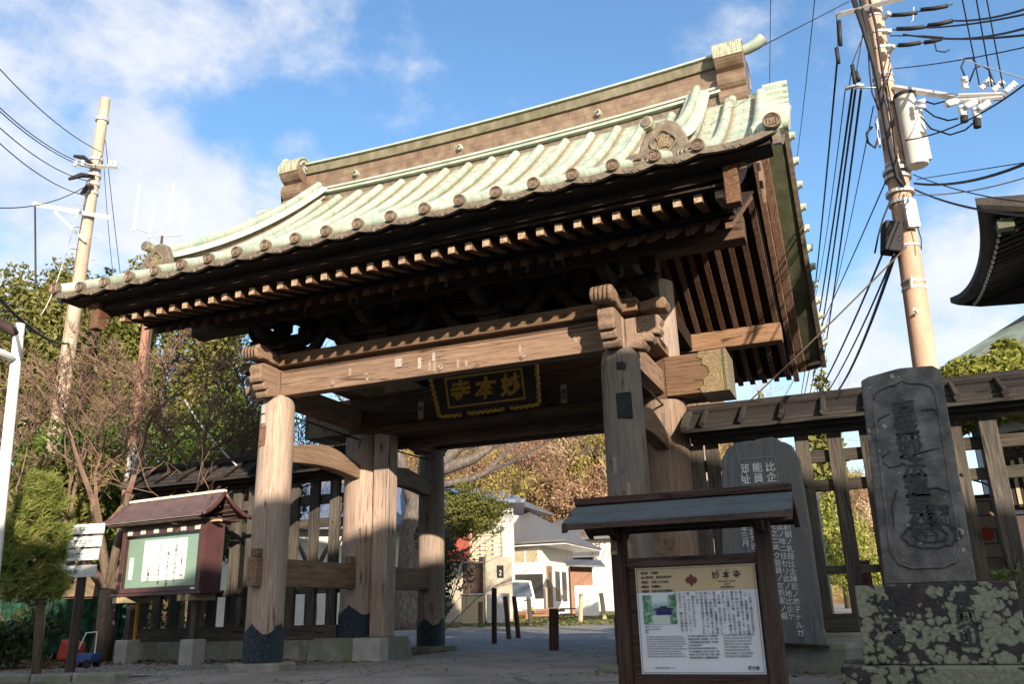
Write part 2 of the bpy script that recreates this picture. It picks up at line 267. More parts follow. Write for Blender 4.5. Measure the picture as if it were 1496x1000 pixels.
M['tank'] = gmat('tank', [(.3, (.55, .51, .44)), (.7, (.66, .62, .55))], 4, bp=.05, rough=.45)
M['porcelain'] = gmat('porcelain', [(.3, (.7, .7, .68)), (.7, (.8, .8, .78))], 4, bp=0, rough=.15, spec=.6)
M['cable'] = gmat('cable', [(.3, (.012, .012, .013)), (.7, (.025, .025, .028))], 4, bp=0, rough=.6)
M['cable_light'] = gmat('cable_light', [(.3, (.5, .5, .52)), (.7, (.6, .6, .62))], 4, bp=0, rough=.5)
M['rope'] = gmat('rope', [(.3, (.32, .26, .19)), (.7, (.42, .35, .27))], 40, bp=.2)
M['rubber'] = gmat('rubber', [(.3, (.01, .01, .01)), (.7, (.02, .02, .02))], 4, bp=0)
M['glassdark'] = gmat('glassdark', [(.3, (.04, .05, .06)), (.7, (.09, .11, .12))], 2, bp=0, rough=.08, spec=.8)
M['house_white'] = gmat('house_white', [(.3, (.52, .51, .47)), (.5, (.60, .59, .55)), (.7, (.66, .65, .61))], 2, bp=.05)
M['roof_slate'] = gmat('roof_slate', [(.3, (.085, .085, .09)), (.7, (.14, .14, .145))], 12, scale=(1, 4, 1), bp=.4, bs=10, rough=.55)
M['blue_tile'] = gmat('blue_tile', [(.3, (.07, .09, .13)), (.7, (.15, .18, .25))], 12, bp=.5, bs=12, rough=.35)
M['red_wood'] = gmat('red_wood', [(.3, (.20, .045, .03)), (.7, (.28, .07, .045))], 8, scale=(8, 8, .5), bp=.3)
M['fence_tan'] = gmat('fence_tan', [(.3, (.34, .27, .16)), (.7, (.48, .39, .25))], 8, scale=(.5, 8, 8), bp=.3)
M['deck'] = gmat('deck', [(.3, (.20, .10, .06)), (.7, (.30, .17, .11))], 8, bp=.3)
M['red_paint'] = gmat('red_paint', [(.3, (.34, .05, .035)), (.7, (.46, .08, .05))], 4, bp=0, rough=.4)
M['blue_paint'] = gmat('blue_paint', [(.3, (.03, .06, .2)), (.7, (.05, .1, .28))], 4, bp=0, rough=.4)
M['green_roof'] = gmat('green_roof', [(.3, (.22, .33, .26)), (.5, (.34, .44, .35)), (.7, (.46, .53, .43))], 2.5, scale=(1, 4, 4), bp=.5, bs=8, tint=((.24, .24, .17), 2))
M['hall_dark'] = wood('hall_dark', (.012, .010, .010), (.03, .025, .022), (.05, .042, .036), 1, gs=.3, crack=False)
M['plaster'] = gmat('plaster', [(.3, (.68, .70, .74)), (.7, (.76, .78, .8))], 2, bp=.1)
M['yellow_post'] = gmat('yellow_post', [(.3, (.6, .30, .02)), (.7, (.75, .42, .04))], 4, bp=0)
M['net_green'] = gmat('net_green', [(.35, (.006, .02, .012)), (.5, (.008, .04, .024)), (.7, (.02, .12, .07))], 9, bp=.6, bs=8)
def brickm(name, c1, c2, mor, w, h, ms, axu=0, axv=2):
    m, nt, N, L, p = nodes(name); co = N.new('ShaderNodeTexCoord').outputs['Object']
    br = N.new('ShaderNodeTexBrick'); br.inputs['Scale'].default_value = 1; br.inputs['Mortar Size'].default_value = ms
    br.inputs['Brick Width'].default_value = w; br.inputs['Row Height'].default_value = h
    br.inputs['Color1'].default_value = (*c1, 1); br.inputs['Color2'].default_value = (*c2, 1); br.inputs['Mortar'].default_value = (*mor, 1)
    sp = N.new('ShaderNodeSeparateXYZ'); L.new(co, sp.inputs[0]); cb = N.new('ShaderNodeCombineXYZ')
    L.new(sp.outputs[axu], cb.inputs[0]); L.new(sp.outputs[axv], cb.inputs[1]); L.new(cb.outputs[0], br.inputs['Vector'])
    L.new(br.outputs['Color'], p.inputs['Base Color']); p.inputs['Roughness'].default_value = .8; bump(N, L, p, br.outputs['Fac'], -.5, .01)
    return m
M['blockwall'] = brickm('blockwall', (.42, .37, .31), (.36, .32, .27), (.12, .11, .1), .4, .2, .012)
def leafmat(name, a, b, c, s=.35, tr=.25):
    m, nt, N, L, p = nodes(name)
    g = N.new('ShaderNodeNewGeometry'); oi = N.new('ShaderNodeObjectInfo'); co = N.new('ShaderNodeTexCoord').outputs['Object']
    ad = N.new('ShaderNodeMath'); ad.operation = 'MULTIPLY_ADD'; ad.inputs[1].default_value = .45; L.new(g.outputs['Random Per Island'], ad.inputs[0])
    n = noise(N, L, co, (1, 1, 1), s, 3); m2 = N.new('ShaderNodeMath'); m2.operation = 'MULTIPLY_ADD'; m2.inputs[1].default_value = .9; L.new(n, m2.inputs[0]); m2.inputs[2].default_value = -.15
    L.new(m2.outputs[0], ad.inputs[2]); cr = ramp(N, [(.15, a), (.5, b), (.85, c)]); L.new(ad.outputs[0], cr.inputs[0])
    L.new(cr.outputs[0], p.inputs['Base Color']); p.inputs['Roughness'].default_value = .55; p.inputs['Specular IOR Level'].default_value = .3
    t = N.new('ShaderNodeBsdfTranslucent'); L.new(cr.outputs[0], t.inputs[0]); mx = N.new('ShaderNodeMixShader'); mx.inputs[0].default_value = tr
    L.new(p.outputs[0], mx.inputs[1]); L.new(t.outputs[0], mx.inputs[2]); L.new(mx.outputs[0], N['Material Output'].inputs[0]); return m
M['leaf_olive'] = leafmat('leaf_olive', (.04, .05, .012), (.13, .14, .03), (.22, .21, .06))
M['leaf_green'] = leafmat('leaf_green', (.04, .075, .014), (.10, .16, .025), (.20, .27, .055))
M['leaf_dark'] = leafmat('leaf_dark', (.012, .025, .01), (.03, .05, .018), (.07, .1, .03))
M['leaf_pine'] = leafmat('leaf_pine', (.11, .16, .03), (.24, .30, .07), (.46, .40, .14), tr=.4, s=4)
M['leaf_rust'] = leafmat('leaf_rust', (.13, .08, .045), (.25, .155, .085), (.38, .25, .14))
M['leaf_gold'] = leafmat('leaf_gold', (.14, .12, .035), (.30, .24, .07), (.46, .36, .12))
M['leaf_red'] = leafmat('leaf_red', (.12, .06, .045), (.24, .12, .08), (.34, .2, .13))
M['leaf_straw'] = leafmat('leaf_straw', (.22, .15, .08), (.40, .29, .17), (.55, .43, .27))
M['leaf_lime'] = leafmat('leaf_lime', (.10, .12, .02), (.25, .27, .05), (.42, .42, .12))
M['leaf_litter'] = leafmat('leaf_litter', (.10, .05, .025), (.2, .11, .05), (.32, .2, .1), s=5)
M['grassy'] = leafmat('grassy', (.06, .08, .015), (.16, .17, .04), (.28, .25, .08), s=2)
M['bark'] = gmat('bark', [(.3, (.07, .05, .035)), (.7, (.16, .12, .085))], 8, scale=(3, 3, .6), bp=.8, bs=14, bd=.02)
M['bark_grey'] = gmat('bark_grey', [(.3, (.05, .042, .036)), (.5, (.10, .085, .072)), (.7, (.18, .155, .13))], 8, scale=(2, 2, .6), bp=.9, bs=10, bd=.03)
M['twig'] = gmat('twig', [(.3, (.10, .062, .045)), (.7, (.22, .14, .10))], 4, bp=0)
M['asphalt'] = gmat('asphalt', [(.3, (.075, .074, .073)), (.5, (.10, .098, .096)), (.7, (.13, .127, .123))], 1.2, bp=.5, bs=120, bd=.006, tint=((.085, .083, .08), 3))
M['pavement'] = gmat('pavement', [(.3, (.155, .145, .13)), (.5, (.19, .178, .16)), (.72, (.235, .22, .2))], 1.1, bp=.35, bs=90, bd=.005, tint=((.15, .14, .128), 2.2))
def crackm(name, a, b_, c, s=1.1, cs=.45):
    m, nt, N, L, p = nodes(name); co = N.new('ShaderNodeTexCoord').outputs['Object']
    n = noise(N, L, co, (1, 1, 1), s, 9, .65); cr = ramp(N, [(.3, a), (.5, b_), (.7, c)]); L.new(n, cr.inputs[0])
    sp = noise(N, L, co, (1, 1, 1), 60, 3); sr = ramp(N, [(.56, (0, 0, 0)), (.7, (.55, .55, .55))]); L.new(sp, sr.inputs[0]); col = mixc(N, L, sr.outputs[0], cr.outputs[0], tuple(q*1.7 for q in c))
    dn = N.new('ShaderNodeTexNoise'); dn.inputs['Scale'].default_value = 2.5; dn.inputs['Detail'].default_value = 6; L.new(co, dn.inputs['Vector'])
    dv = N.new('ShaderNodeVectorMath'); dv.operation = 'MULTIPLY_ADD'; dv.inputs[1].default_value = (.5, .5, .5); L.new(dn.outputs['Color'], dv.inputs[0]); L.new(co, dv.inputs[2])
    v = N.new('ShaderNodeTexVoronoi'); v.feature = 'DISTANCE_TO_EDGE'; v.inputs['Scale'].default_value = cs; L.new(dv.outputs[0], v.inputs['Vector'])
    vr = ramp(N, [(.0, (.95, .95, .95)), (.018, (0, 0, 0))]); L.new(v.outputs['Distance'], vr.inputs[0]); col = mixc(N, L, vr.outputs[0], col, tuple(q*.35 for q in a))
    st = noise(N, L, co, (1, 1, 1), .7, 5, .7); tr_ = ramp(N, [(.47, (0, 0, 0)), (.6, (.7, .7, .7))]); L.new(st, tr_.inputs[0]); col = mixc(N, L, tr_.outputs[0], col, tuple(q*.62 for q in b_))
    L.new(col, p.inputs['Base Color']); p.inputs['Roughness'].default_value = .85; bump(N, L, p, noise(N, L, co, (1, 1, 1), 90, 5), .5, .006); return m
M['pavement'] = crackm('pavement2', (.18, .162, .138), (.228, .205, .174), (.28, .255, .217)); M['asphalt'] = crackm('asphalt2', (.085, .083, .08), (.11, .107, .102), (.14, .135, .128), cs=.3)
def gravelm(name, c1, c2, c3, s):
    m, nt, N, L, p = nodes(name); co = N.new('ShaderNodeTexCoord').outputs['Object']
    v = N.new('ShaderNodeTexVoronoi'); v.inputs['Scale'].default_value = s; L.new(co, v.inputs['Vector'])
    sp = N.new('ShaderNodeSeparateColor'); L.new(v.outputs['Color'], sp.inputs[0]); cr = ramp(N, [(.1, c1), (.5, c2), (.95, c3)]); L.new(sp.outputs[0], cr.inputs[0])
    n = noise(N, L, co, (1, 1, 1), .8, 5); nr = ramp(N, [(.35, (.6, .6, .6)), (.65, (1.1, 1.1, 1.1))]); L.new(n, nr.inputs[0])
    L.new(mixc(N, L, 1.0, cr.outputs[0], nr.outputs[0], 'MULTIPLY'), p.inputs['Base Color']); p.inputs['Roughness'].default_value = .85
    bump(N, L, p, v.outputs['Distance'], -1.0, .02); return m
M['gravel'] = gravelm('gravel', (.10, .10, .10), (.19, .19, .18), (.32, .315, .30), 45)
M['soil'] = gravelm('soil', (.07, .05, .035), (.13, .1, .07), (.22, .17, .12), 25)
M['dirt_yard'] = gravelm('dirt_yard', (.17, .15, .12), (.26, .23, .19), (.36, .33, .28), 30)
M['hill'] = gmat('hill', [(.3, (.10, .06, .03)), (.5, (.20, .13, .06)), (.7, (.28, .2, .09))], .5, bp=.6, bs=2, bd=.5)

# ------------------------------------------------------------------ mesh helpers
MW = {}
class MB:
    def __init__(s): s.v = []; s.f = []
    def add(s, vs, fs):
        o = len(s.v); s.v += [Vector(p) for p in vs]; s.f += [tuple(i+o for i in f) for f in fs]; return s
    def box(s, x0, x1, y0, y1, z0, z1, m=None):
        vs = [Vector((x, y, z)) for x in (x0, x1) for y in (y0, y1) for z in (z0, z1)]
        if m is not None: vs = [m @ v for v in vs]
        return s.add(vs, [(0, 1, 3, 2), (4, 6, 7, 5), (0, 4, 5, 1), (2, 3, 7, 6), (0, 2, 6, 4), (1, 5, 7, 3)])
    def prism(s, poly, axis, a, b):           # poly: 2D outline in the plane across `axis`
        def p3(u, w, t): return {0: (t, u, w), 1: (u, t, w), 2: (u, w, t)}[axis]
        n = len(poly); vs = [p3(u, w, a) for u, w in poly]+[p3(u, w, b) for u, w in poly]
        return s.add(vs, [tuple(range(n)), tuple(range(2*n-1, n-1, -1))]+[(i, i+n, (i+1) % n+n, (i+1) % n) for i in range(n)])
    def strip(s, top, bot, axis, a, b):       # band between two polylines, extruded
        return s.strip_q(top, bot, axis, a, b)
    def strip_q(s, top, bot, axis, a, b):
        def p3(u, w, t): return {0: (t, u, w), 1: (u, t, w), 2: (u, w, t)}[axis]
        n = len(top); vs = [p3(*p, a) for p in top]+[p3(*p, a) for p in bot]+[p3(*p, b) for p in top]+[p3(*p, b) for p in bot]; fs = []
        for i in range(n-1):
            fs += [(i, i+1, n+i+1, n+i), (2*n+i, 3*n+i, 3*n+i+1, 2*n+i+1), (i, 2*n+i, 2*n+i+1, i+1), (n+i, n+i+1, 3*n+i+1, 3*n+i)]
        fs += [(0, n, 3*n, 2*n), (n-1, 3*n-1, 4*n-1, 2*n-1)]
        return s.add(vs, fs)
    def tube(s, pts, rad, n=8, caps=True, sx=1):
        pts = [Vector(p) for p in pts]; rads = rad if isinstance(rad, (list, tuple)) else [rad]*len(pts)
        rings = []; prev = None
        for i, p in enumerate(pts):
            t = (pts[min(i+1, len(pts)-1)]-pts[max(i-1, 0)])
            t = t.normalized() if t.length > 1e-9 else Vector((0, 0, 1))
            if prev is None:
                a = Vector((0, 0, 1)) if abs(t.z) < .9 else Vector((1, 0, 0)); u = t.cross(a).normalized()
            else:
                u = (prev-t*prev.dot(t)); u = u.normalized() if u.length > 1e-6 else prev
            prev = u; w = t.cross(u); rings.append([p+u*(rads[i]*math.cos(2*math.pi*k/n))+w*(rads[i]*sx*math.sin(2*math.pi*k/n)) for k in range(n)])
        vs = [q for r_ in rings for q in r_]; fs = []
        for i in range(len(rings)-1):
            for k in range(n): fs.append((i*n+k, i*n+(k+1) % n, (i+1)*n+(k+1) % n, (i+1)*n+k))
        if caps: fs += [tuple(range(n-1, -1, -1)), tuple((len(rings)-1)*n+k for k in range(n))]
        return s.add(vs, fs)
    def lathe(s, prof, cx, cy, n=24, topf=None):   # prof [(r,z)]
        vs = []
        for j, (r_, z) in enumerate(prof):
            for k in range(n):
                a = 2*math.pi*k/n; zz = z+(topf(a) if topf and j == len(prof)-1 else 0)
                vs.append((cx+r_*math.cos(a), cy+r_*math.sin(a), zz))
        fs = [(j*n+k, j*n+(k+1) % n, (j+1)*n+(k+1) % n, (j+1)*n+k) for j in range(len(prof)-1) for k in range(n)]
        fs += [tuple(range(n-1, -1, -1)), tuple((len(prof)-1)*n+k for k in range(n))]
        return s.add(vs, fs)
    def disc(s, c, axis, r0, h, n=20):            # short cylinder along axis
        c = Vector(c); d = Vector(axis); return s.tube([c, c+d*h], r0, n)
    def quad(s, a, b, c, d): return s.add([a, b, c, d], [(0, 1, 2, 3)])
    def build(s, name, mat, parent=None, smooth=False, bev=0, local=False, label=None):
        me = bpy.data.meshes.new(name); vs = s.v
        if parent is not None and not local:
            inv = MW[parent].inverted(); vs = [inv @ v for v in vs]
        me.from_pydata([tuple(v) for v in vs], [], s.f); me.update()
        me.materials.append(M[mat] if isinstance(mat, str) else mat)
        if smooth:
            me.polygons.foreach_set('use_smooth', [True]*len(me.polygons))
            if smooth == 'auto': me.set_sharp_from_angle(angle=R(40))
        o = bpy.data.objects.new(name, me); C.objects.link(o)
        if parent is not None: o.parent = parent; MW[o] = MW[parent]
        else: MW[o] = Matrix.Identity(4)
        if bev:
            b = o.modifiers.new('bevel', 'BEVEL'); b.width = bev; b.segments = 2; b.limit_method = 'ANGLE'; b.angle_limit = R(35)
        if label: o['label'] = label
        return o
def box(name, mat, parent, x0, x1, y0, y1, z0, z1, bev=.008, m=None, label=None, local=False):
    return MB().box(x0, x1, y0, y1, z0, z1, m).build(name, mat, parent, bev=bev, label=label, local=local)
def thing(name, label, cat, loc=(0, 0, 0), rz=0, group=None):
    o = bpy.data.objects.new(name, None); C.objects.link(o); o.location = loc; o.rotation_euler = (0, 0, rz); o.empty_display_size = .2
    MW[o] = Matrix.Translation(Vector(loc)) @ Matrix.Rotation(rz, 4, 'Z')
    o['label'] = label; o['category'] = cat
    if group: o['group'] = group
    return o
def tag(o, label, cat, group=None, kind=None):
    if label: o['label'] = label
    if cat: o['category'] = cat
    if group: o['group'] = group
    if kind: o['kind'] = kind
    return o
def rebase(o, p):                                  # move a single-mesh thing's origin to its own base
    p = Vector(p); o.data.transform(Matrix.Translation(-p)); o.location = p; return o
def copytree(o, parent=None):
    c = o.copy(); C.objects.link(c)
    if parent is not None: c.parent = parent
    for ch in [q for q in C.objects if q.parent == o]: copytree(ch, c)
    return c
def text(body, size, mat, parent, loc, name='lettering', ext=.002, off=0.0, align='CENTER', ls=1.0, rot=(R(90), 0, 0), cs=1, sx=1, shear=0, label=None):
    cu = bpy.data.curves.new('t', 'FONT'); cu.body = body; cu.size = size; cu.align_x = align; cu.extrude = ext; cu.offset = off
    cu.space_line = ls; cu.space_character = cs; cu.resolution_u = 3; cu.shear = shear
    to = bpy.data.objects.new('t', cu); C.objects.link(to); bpy.context.view_layer.update()
    me = bpy.data.meshes.new_from_object(to.evaluated_get(bpy.context.evaluated_depsgraph_get()))
    bpy.data.objects.remove(to); bpy.data.curves.remove(cu)
    from mathutils import Euler
    me.transform(Matrix.Translation(Vector(loc)) @ Euler(rot).to_matrix().to_4x4() @ Matrix.Diagonal((sx, 1, 1, 1)))
    me.name = name; me.materials.clear(); me.materials.append(M[mat])
    o = bpy.data.objects.new(name, me); C.objects.link(o)
    if parent is not None: o.parent = parent; MW[o] = MW[parent]
    if label: o['label'] = label
    return o
V = lambda t: '\n'.join(t)

# ------------------------------------------------------------------ ground
def gz(x, y):
    z = 0
    if y < -3.3: z = .095*(y+3.3)
    if y < -12: z = .095*(-8.7)
    if y > 2.6: z = .012*(min(y, 60)-2.6)
    return z
def sheet(name, x0, x1, y0, y1, mat, dz, nx=2, ny=2, poly=None):
    mb = MB(); ys = sorted(set([y0, y1]+[v for v in (-12, -3.3, 2.6, 60) if y0 < v < y1]+[y0+(y1-y0)*i/ny for i in range(ny+1)]))
    xs = [x0+(x1-x0)*i/nx for i in range(nx+1)]
    vs = [(x, y, gz(x, y)+dz) for y in ys for x in xs]; n = len(xs)
    mb.add(vs, [(j*n+i, j*n+i+1, (j+1)*n+i+1, (j+1)*n+i) for j in range(len(ys)-1) for i in range(n-1)])
    return tag(mb.build(name, mat), None, None, kind='structure')
sheet('ground', -500, 500, -300, 900, 'soil', -.012)
sheet('road', -60, 60, -15.5, -4.05, 'asphalt', -.004, 2, 4)
def paved():
    mb = MB(); pts = [(-5.2, -4.06), (9, -4.06), (9, -2.9), (2.3, -2.2), (2.3, 2.55), (-2.15, 2.55), (-2.15, -1.1), (-2.9, -2.9), (-3.6, -3.5)]
    mb.add([(x, y, gz(x, y)+.006 if y > -3.3 else gz(x, y)+.006) for x, y in pts], [tuple(range(len(pts)))])
    return mb
mbp = MB()
rows = [(-4.06, -5.0, 9), (-3.3, -3.3, 9), (-2.6, -2.8, 9), (-1.1, -2.15, 2.4), (2.55, -2.15, 2.4)]
for (ya, xa, xb), (yb, xc, xd) in zip(rows, rows[1:]): mbp.quad((xa, ya, gz(0, ya)+.006), (xb, ya, gz(0, ya)+.006), (xd, yb, gz(0, yb)+.006), (xc, yb, gz(0, yb)+.006))
tag(mbp.build('paved_approach', 'pavement'), None, None, kind='structure')
sheet('gravel_strip', -11, -2.16, -3.2, -.55, 'gravel', .001, 2, 2)
sheet('gravel_yard', -14, 12, 2.6, 13, 'gravel', .002, 2, 4)
sheet('dirt_yard', -40, 20, 13, 60, 'dirt_yard', .002, 2, 6)
# kerb stones along the gravel at the lower left
random.seed(5)
kx = -9.5
for i in range(8):
    w = random.uniform(.55, .85)
    y0 = -3.55+.02*i
    o = MB().box(kx, kx+w-.02, y0-.24, y0, -.2, .055+random.uniform(-.012, .012)).build('kerb_stone', 'stone', bev=.025)
    tag(o, 'weathered grey kerb stone edging the gravel at lower left', 'kerb stone', 'kerb stones along the gravel'); rebase(o, (kx+w/2, y0-.12, 0)); kx += w
    if kx > -3.6: break
# hillside behind the temple yard
def hillside():
    mb = MB(); nx, ny = 60, 16; vs = []
    for j in range(ny+1):
        for i in range(nx+1):
            a = R(-20+i*(130/nx)); d = 62+j*4.5
            x = CAM.x-math.sin(a)*d; y = CAM.y+math.cos(a)*d
            t = j/ny; h = 30*(t**.75)*(1 if t < .8 else 1)*(.8+.2*math.sin(a*5+1))
            fall = min(1, max(0.0, (a+R(6))/R(22))); h *= .18+.82*fall
            vs.append((x, y, .3+h+random.uniform(-.6, .6)*(j > 0)))
    n = nx+1
    mb.add(vs, [(j*n+i, j*n+i+1, (j+1)*n+i+1, (j+1)*n+i) for j in range(ny) for i in range(nx)])
    tag(mb.build('hillside', 'hill', smooth=True), None, None, kind='structure')
hillside()
def hill_z(px_a, d):
    t = min(1, max(0, (d-62)/72)); h = 30*(t**.75)*(.8+.2*math.sin(px_a*5+1)); fall = min(1, max(0, (px_a+R(6))/R(22))); return .3+h*(.18+.82*fall)

# ------------------------------------------------------------------ the gate
gate = thing('temple_gate', 'large four-legged wooden temple gate with green patinated copper roof', 'gate')
W, D = 2.5, 2.32
def rz(x, y):                                       # copper roof surface
    t = (4.38-abs(y))/3.95
    return 4.86+2.95*(.62*t+.38*t*t)+.007*x+max(0, abs(x)-3.6)**2*.045*max(0, 1-t)
def rb(y):                                          # underside line of base rafters
    return 4.50+(3.3-abs(y))*.58
# foundation stones
for sx in (-1, 1):
    random.seed(10+sx)
    for sy in (-1, 1):
        n = 9; pts = []
        for k in range(n):
            a = 2*math.pi*k/n+.2; r_ = random.uniform(.42, .54); pts.append((sx*W+math.cos(a)*r_, sy*D+math.sin(a)*r_*.85))
        MB().prism(pts, 2, -.1, .10 if sx < 0 else .07).build('foundation_stone', 'stone', gate, bev=.02)
    x0, x1 = (-3.12, -1.86) if sx < 0 else (1.86, 3.12)
    MB().prism([(-.52, -.05), (.52, -.05), (.44, .26), (.36, .33), (-.36, .33), (-.44, .26)], 0, x0, x1).build('foundation_stone', 'stone', gate, bev=.02)
    xj = -2.28 if sx < 0 else 1.80
    box('foundation_stone', 'concrete', gate, xj, xj+.46, -.56, -.30, -.05, .325, .012)
def lobe(a):                                        # cusped upper edge of the bronze sheath
    t = ((a/(math.pi/2)+.5) % 1)*2-1; return -.17*abs(t)**1.3+.03*max(0, 1-abs(t)*7)
for sx in (-1, 1):
    for sy in (-1, 1):
        cx, cy = sx*W, sy*D; z0 = .10 if sx < 0 else .07
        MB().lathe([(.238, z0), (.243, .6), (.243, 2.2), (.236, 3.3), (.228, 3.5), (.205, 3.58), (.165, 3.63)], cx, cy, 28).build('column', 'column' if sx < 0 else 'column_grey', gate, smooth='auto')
        MB().box(cx-.105, cx+.105, cy-.175, cy+.175, 3.45, 4.0).build('column_neck', 'column', gate, bev=.03)
        c = MB().lathe([(.254, z0), (.257, .25), (.257, .56)], cx, cy, 64, topf=lobe).build('bronze_sheath', 'bronze_relief', gate, smooth='auto')
    # main pillars with door jamb
    cx = sx*2.5
    MB().lathe([(.335, .33), (.335, 1), (.335, 3.0), (.325, 3.45)], cx, 0, 32).build('main_pillar', 'column', gate, smooth='auto')
    MB().lathe([(.349, .33), (.35, .5), (.35, .78)], cx, 0, 64, topf=lobe).build('bronze_sheath', 'bronze_relief', gate, smooth='auto')
    jx = -2.185 if sx < 0 else 1.905
    box('door_jamb', 'column', gate, jx, jx+.28, -.26, .02, .33, 3.449, .012)
    MB().lathe([(.30, 4.07), (.29, 5.3)], cx, 0, 24).build('main_pillar_top', 'column', gate, smooth='auto')
# beams along X : front, back
for sy in (-1, 1):
    y = sy*D
    box('tie_beam', 'wood_x' if sy < 0 else 'shaded_x', gate, -W+.1, W-.1, y-.10, y+.10, 3.62, 3.955, .012)
    box('wall_plate', 'wood_x', gate, -W-.30, W+.30, y-.20, y+.20, 4.03, 4.20, .012)
    pz = .10 if sy > 0 else 0
    box('purlin', 'purlin_wood' if sy > 0 else 'shaded_x', gate, -4.12, 4.12, y-.13, y+.13, 4.74+pz, 5.075+pz*.8, .012)
    box('cap_board', 'wood_x', gate, -W-.1, W+.1, y-.07, y+.07, 3.97, 4.028, .004)
# beams along Y
for sx in (-1, 1):
    x = sx*W
    box('side_tie_beam', 'wood_y', gate, x-.10, x+.10, -D+.1, D-.1, 3.53, 3.86, .012)
    box('side_plate', 'wood_y', gate, x-.19, x+.19, -D+.2, D-.2, 4.075, 4.22, .012)
    for sy in (-1, 1):
        ya, yb = (-D+.18, -.28) if sy < 0 else (.28, D-.18); n = 9
        top = [(ya+(yb-ya)*i/(n-1), 3.03+.09*math.sin(math.pi*i/(n-1))-.02*abs(i-4)) for i in range(n)]
        bot = [(ya+(yb-ya)*i/(n-1), 2.72+.07*math.sin(math.pi*i/(n-1))) for i in range(n)]
        MB().strip_q(top, bot, 0, x-.10, x+.10).build('rainbow_tie', 'carved', gate, bev=.015)
    xl = x+(.02 if sx < 0 else 0)
    box('lower_tie', 'wood_y', gate, xl-.07, xl+.07, -D-.36, D+.30, 1.04, 1.405, .012)
    for yy in (-D-.27, -.40, .40, D+.27): box('wedge', 'wood_y', gate, xl-.055, xl+.055, yy-.06, yy+.06, 1.41, 1.52, .01)
    MB().tube([(x+.06, -D, 3.40), (x+.06, 0, 3.36)], .014, 6).build('iron_rod', 'cable', gate)
    MB().tube([(x+.06, 0, 3.36), (x+.06, D, 3.40)], .014, 6).build('iron_rod', 'cable', gate)
# main crossbeam with gilded ends
box('crossbeam', 'shaded_x', gate, -2.62, 2.62, -.32, .32, 3.452, 4.06, .015)  # shade painted into the centre span; the ends keep the sunlit wood tone
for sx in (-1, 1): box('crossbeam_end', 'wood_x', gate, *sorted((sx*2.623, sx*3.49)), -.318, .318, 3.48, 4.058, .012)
for sx in (-1, 1):
    e = [(3.2, 3.44), (3.2, 4.072), (3.60, 4.072), (3.60, 3.44)]
    poly = [(sx*a, b) for a, b in [(3.50, 3.47), (3.50, 4.072), (3.12, 4.072), (3.09, 3.99), (3.16, 3.96), (3.15, 3.88), (3.22, 3.84), (3.25, 3.77), (3.22, 3.70), (3.15, 3.66), (3.16, 3.58), (3.09, 3.55), (3.12, 3.47)]]
    if sx < 0: poly = poly[::-1]
    MB().prism(poly, 1, -.332, .332).build('gilded_beam_end', 'gilt_relief', gate, bev=.006)
for sx in (-1, 1):
    for q in ((3.44, 3.47, 3.48, 4.07), ): MB().box(*sorted((sx*q[0], sx*q[1])), -.340, -.3325, q[2], q[3]).build('gilded_rim', 'greencopper_dark', gate)
box('rear_crossbeam', 'shaded_x', gate, -2.2, 2.2, .34, .50, 3.30, 3.62, .012)
box('lintel', 'shaded_x', gate, -1.97, 1.97, -.40, -.33, 3.40, 3.52, .006)
# carved beam noses
def nose_pts(l, h, steps=3):                        # stepped cloud scroll outline (u outward, w up)
    p = [(0, h), (l*.72, h*1.02), (l*.9, h*.98), (l, h*.80), (l*.93, h*.68)]
    u, w = l*.90, h*.62
    for i in range(steps):
        p += [(u, w), (u+.035, w-.05), (u-.005, w-.11)]; u -= l*.20; w -= h*.22
    p += [(l*.18, .0), (0, 0)]
    return p
def fist_pts(l, h):
    return [(0, 0), (0, h), (l*.35, h*1.12), (l*.62, h*1.32), (l*.85, h*1.30), (l*.98, h*1.0), (l, h*.45), (l*.93, h*.05), (l*.80, -h*.06), (l*.66, h*.1), (l*.45, h*.12), (l*.25, -h*.02)]
for sx in (-1, 1):
    for sy in (-1, 1):
        x, y = sx*W, sy*D
        f = [(y+sy*(.17+u*.95), 3.58+w) for u, w in nose_pts(.42, .42)]
        MB().prism(f if sy < 0 else f[::-1], 0, x-.10, x+.10).build('carved_nose', 'carved', gate, bev=.018)
        f = [(y+sy*(.195+u), 4.035+w) for u, w in fist_pts(.52, .155)]
        MB().prism(f if sy < 0 else f[::-1], 0, x-.135, x+.135).build('plate_nose', 'carved', gate, bev=.03)
        for q in (-.07, -.02, .035, .085): MB().tube([(x+q, y+sy*.60, 4.05+.155*1.30), (x+q, y+sy*.70, 4.04+.155*.95), (x+q, y+sy*.717, 4.035+.155*.5), (x+q, y+sy*.70, 4.04)], .009, 5).build('carved_groove', 'dark_x', gate)
        f = [(x+sx*(.107+u), 3.60+w) for u, w in nose_pts(.46, .38)]
        MB().prism(f if sx > 0 else f[::-1], 1, y-.09, y+.09).build('carved_nose', 'carved', gate, bev=.018)
        f = [(x+sx*(.303+u), 4.032+w) for u, w in fist_pts(.34, .12)]
        MB().prism(f if sx > 0 else f[::-1], 1, y-.13, y+.13).build('plate_nose', 'carved', gate, bev=.025)
        # spiral relief on the nose faces
        for fy in ((-1,) if sy < 0 else (1,)):
            sp = [(x+sx*(.30)+.09*(1-k/26)*math.cos(k*.5)*sx, y+fy*.092, 3.80+.09*(1-k/26)*math.sin(k*.5)) for k in range(26)]
            MB().tube(sp, .008, 5).build('carved_scroll', 'endgrain', gate)
